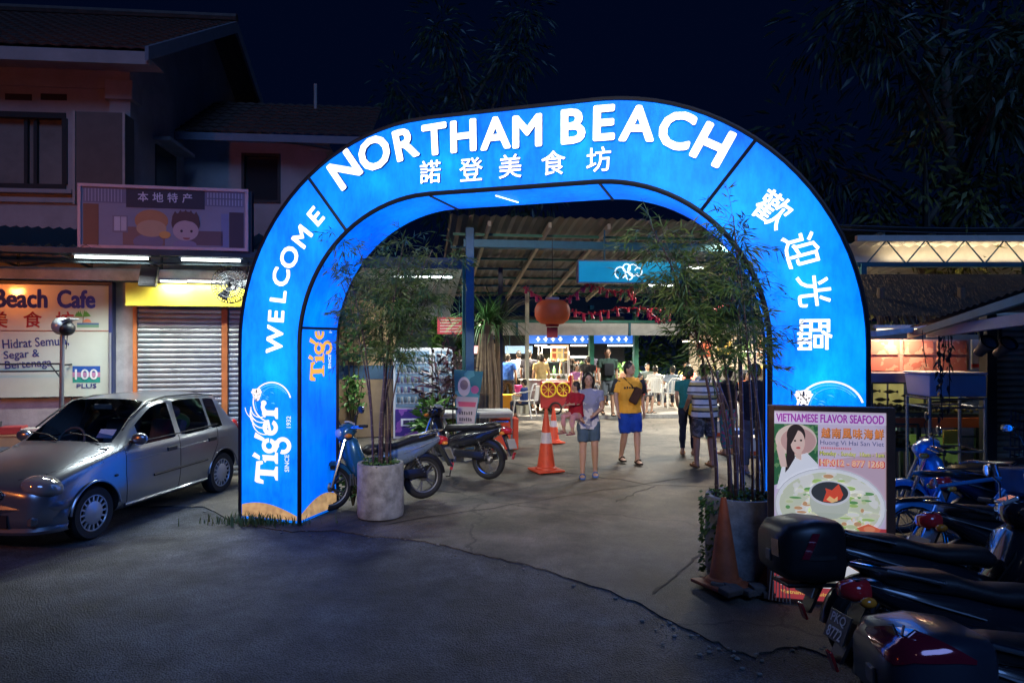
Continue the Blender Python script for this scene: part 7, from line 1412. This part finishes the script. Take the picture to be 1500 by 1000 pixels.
for i, (px, py) in enumerate(((1440,510),(1468,512))):
    p = at(px, py, 6.9); T = empty('floodlight', p, 0, 'black unlit floodlight under the eave, %s one' % ('left' if i == 0 else 'right'), 'floodlight', 'floodlights'); MB(Matrix.Rotation(R(-35),4,'X') @ Matrix.Rotation(R(90),4,'X')).lathe([(.05,-.08),(.055,.0),(.085,.1),(.085,.12),(.07,.12)], 20, cap=False).build('housing', BPL, T, smooth=True); MB(Matrix.Rotation(R(-35),4,'X') @ Matrix.Rotation(R(90),4,'X')).lathe([(.001,.1),(.07,.1)], 20, cap=False).build('lens', LENS_W, T); MB().tube([(0,0,0),(0,.03,.1),(0,.03,.22)], .02, 6).build('bracket', BPL, T)
# rack trolley with a lilac foam box, grille, crate
q = at(1400, 582, 7.9); RK = empty('steel_rack', (at(1362,580,7.9).x, 7.9, .03), 0, 'open tubular steel rack in front of the fish tanks', 'rack'); rw = at(1443,580,7.9).x-at(1362,580,7.9).x; rh = q.z-.03; SS = mat('stainless', (.55,.55,.55), .25, .9, var=.1)
for x in (0,rw):
    for y in (0,.45): MB().tube([(x,y,0),(x,y,rh)], .02, 8).build('upright', SS, RK, smooth=True)
for z in (rh-.02,rh-.12,rh*.55,rh*.3,.15):
    for y in (0,.45): MB().tube([(0,y,z),(rw,y,z)], .013, 6).build('rail', SS, RK)
    for x in (0,rw): MB().tube([(x,0,z),(x,.45,z)], .013, 6).build('rail', SS, RK)
FB = empty('foam_box', (at(1362,580,7.9).x, 7.9, q.z+.01), 0, 'lilac-white foam box standing on the steel rack', 'box'); MB().add([(0,0,0),(rw+.02,0,0),(rw+.02,.45,0),(0,.45,0),(-.02,-.03,.25),(rw,-.03,.25),(rw,.48,.25),(-.02,.48,.25)], [(0,3,2,1),(4,5,6,7),(0,1,5,4),(1,2,6,5),(2,3,7,6),(3,0,4,7)]).build('box', mat('foam', (.5,.47,.55), .7, var=.08), FB, bevel=.012); MB().box(-.03,rw+.01,-.04,.49,.255,.28).build('lid', mat('foam', (.5,.47,.55), .7, var=.08), FB, bevel=.008)
GT = empty('floor_grating', (at(1478,640,7.4).x, 7.4, .35), R(-8), 'black wire grating leaning against the right shutter', 'grating'); GT.rotation_euler = (R(-14), R(12), 0); mb = MB(); WI = mat('wire_black', (.02,.02,.022), .5, .6)
for k in range(14): MB().tube([(.05*k,0,0),(.05*k,0,1.0)], .008, 4).build('bar', WI, GT)
for k in range(11): MB().tube([(0,0,.1*k),(.65,0,.1*k)], .008, 4).build('bar', WI, GT)
WC = empty('white_sack', (at(1480,715,6.9).x, 6.9, .03), .2, 'pale sack leaning by the right-hand shutter', 'sack'); sloft([(-.3,.0,.5,.2),(-.2,.0,.62,.26),(0,0,.66,.28),(.25,0,.6,.25),(.35,.02,.45,.18)], 16, 3).build('body', mat('sack_pale', (.5,.52,.52), .7, var=.25, bump=.6, bs=9), WC, smooth='all'); MB().tube([(-.05,-.05,.64),(0,0,.74)], [.05,.02], 8).build('tied_neck', mat('sack_pale', (.5,.52,.52), .7), WC)
HS = empty('hanging_plant', at(1365, 490, 7.7), 0, 'dark trailing plant hanging from the right eave', 'plant'); random.seed(44); mb = MB()
for k in range(7):
    x = random.uniform(-.12,.35); L_ = random.uniform(.3,1.0); MB().tube([(x,0,.05),(x+.02,0,-L_*.5),(x+random.uniform(-.05,.05),0,-L_)], .006, 4).build('vine', mat('vine_dark', (.02,.018,.015), .7), HS)
    for j in range(int(16*L_)): leaf(mb, Vector((x,0,-L_*random.random())), Vector((random.uniform(-1,1),random.uniform(-1,1),-.8)), random.uniform(.05,.12), random.uniform(.02,.045), rdir(), .6)
tag(mb.build('leaves', mat('leaf_dark', (.02,.022,.015), .6), HS, fix=False), kind='stuff')
# thatched hut and translucent roof behind
TH = empty('thatched_hut', (0,0,0), 0, 'dark thatched roof under the pale corrugated roof at right', 'hut'); random.seed(8)
z1 = at(1380,392,11.5).z; z0 = at(1380,462,10.4).z; xa_, xb_ = at(1262,430,11).x, 12.0
MB().add([(xa_,10.6,z0),(xb_,10.6,z0),(xb_,12.6,z1),(xa_,12.6,z1)], [(0,1,2,3)]).build('roof_base', mat('thatch_base', (.03,.025,.02), .9), TH, fix=False); mb = MB()
for k in range(5200):
    u = random.random(); v = random.random(); p = Vector((xa_+(xb_-xa_)*u, 10.6+2.0*v-.03, z0+(z1-z0)*v+.02)); leaf(mb, p, Vector((random.uniform(-.35,.35),-1,-.8-random.random())), random.uniform(.15,.35), random.uniform(.01,.025), rdir(), .3)
tag(mb.build('thatch', mat('thatch_dark', (.13,.09,.055), .85, var=.5, vs=5), TH, fix=False), kind='stuff')
for px in (1300, 1420): x = at(px,470,11.2).x; MB().tube([(x,11.4,.03),(x,11.4,z0+.5)], .06, 8).build('post', mat('hut_post', (.12,.08,.05), .8), TH)
PR = empty('translucent_roof', (0,0,0), 0, 'pale corrugated roof with steel truss above the thatch', 'roof'); za_ = at(1380,386,13).z; zb_ = at(1380,352,13).z
xq = at(1254,370,13).x; corr('roof_sheet', xq, 13, 13.0, zb_, 17, za_-.4, mat('poly_roof', (.6,.55,.46), .5, var=.15), PR, .25, .03); MB().box(xq,13,12.95,13.05,zb_-.02,zb_+.09).build('edge', mat('edge_cream', (.5,.45,.38), .6), PR); MB().box(xq,13,12.95,13.05,za_-.06,za_+.02).build('bottom_chord', TEAL, PR)
MB().box(xq,13,13.3,13.34,za_+.02,zb_-.02).build('infill_sheet', mat('poly_roof', (.6,.55,.46), .5, var=.15), PR)
for k in range(9): x = xq+.2+k*.75; MB().tube([(x,13,za_),(x+.375,13,zb_),(x+.75,13,za_)], .016, 5).build('truss_rod', TEAL, PR)
for px in (1262, 1500): x = at(px,400,13).x; MB().box(x-.05,x+.05,12.9,13.0,.03,za_).build('post', TEAL, PR)
t = empty('fluorescent_lamp', (at(1300,388,13.14).x, 13.14, za_+.0), 0, 'hidden warm tube lamp lighting the pale corrugated roof', 'lamp'); MB().box(-.03,5.53,-.03,.03,-.06,-.022).build('housing', WHT, t)
o = tube_lamp(t, (0,0,0), (5.5,0,0), 170, (1,.82,.55), .016, 3); o.rotation_euler = (R(205), 0, 0)
# ------------------------------------------------------------------ trees and wires in the dark
def tree(name, label, loc, h, cr, n, seed, m, lean=(0,0), L_=(.25,.5)):
    random.seed(seed); T = empty(name, loc, 0, label, 'tree'); bk = mat('bark', (.1,.08,.06), .9, var=.3, vs=5); tips = []
    MB().tube([(0,0,0),(lean[0]*.3,lean[1]*.3,h*.35),(lean[0]*.7,lean[1]*.7,h*.7)], [.22,.17,.1], 9).build('trunk', bk, T, smooth=True)
    for k in range(9):
        a = 2.4*k; t = .3+.06*k; p0 = Vector((lean[0]*t,lean[1]*t,h*t)); e = p0+Vector((cos(a)*cr*random.uniform(.6,1),sin(a)*cr*random.uniform(.6,1),h*random.uniform(.12,.32))); MB().tube([p0, p0.lerp(e,.5)+Vector((0,0,.3)), e], [.08,.05,.02], 6).build('branch', bk, T, smooth=True); tips += [p0.lerp(e,.55), p0.lerp(e,.8), e, e+rdir()*cr*.3]
    mb = MB()
    for tp in tips:
        for k in range(int(n/len(tips))): d = rdir(); leaf(mb, tp+d*cr*.38*random.random()**.6, d+Vector((0,0,-.5)), random.uniform(*L_), random.uniform(.05,.1), rdir(), .5)
    tag(mb.build('crown', m, T, fix=False), kind='stuff')
TL = mat('tree_leaf', (.03,.05,.018), .5, var=.4, vs=2); TL2 = mat('tree_leaf_warm', (.11,.11,.02), .5, var=.4, vs=2)
tree('roadside_tree', 'tall dark tree filling the upper right of the sky', (10.2, 15.5, 0), 12.5, 3.4, 5200, 2, TL, (-.6,0)); tree('roadside_tree', 'dark tree leaning in from the right edge', (14.5, 16.5, 0), 10.5, 3.2, 3600, 3, TL, (-2.2,0)); tree('small_tree', 'small yellow-green tree above the pale corrugated roof', (9.3, 14.6, 0), 5.8, 1.4, 1300, 5, TL2, (-.6,0), (.16,.32)); tree('far_tree', 'faint tall tree behind the arch top', (-1.6, 27, 0), 14.5, 3.0, 3600, 7, TL)
for i, (y0, y1) in enumerate(((330, 333), (336, 341))):
    o = MB().tube([at(1230+k*32, y0+(y1-y0)*k/10+3*sin(pi*k/10), 11.5) for k in range(11)], .012, 4).build('overhead_wire', mat('wire_grey', (.06,.07,.09), .6)); tag(o, ('upper', 'lower')[i]+' thin overhead wire right of the arch', 'wire')
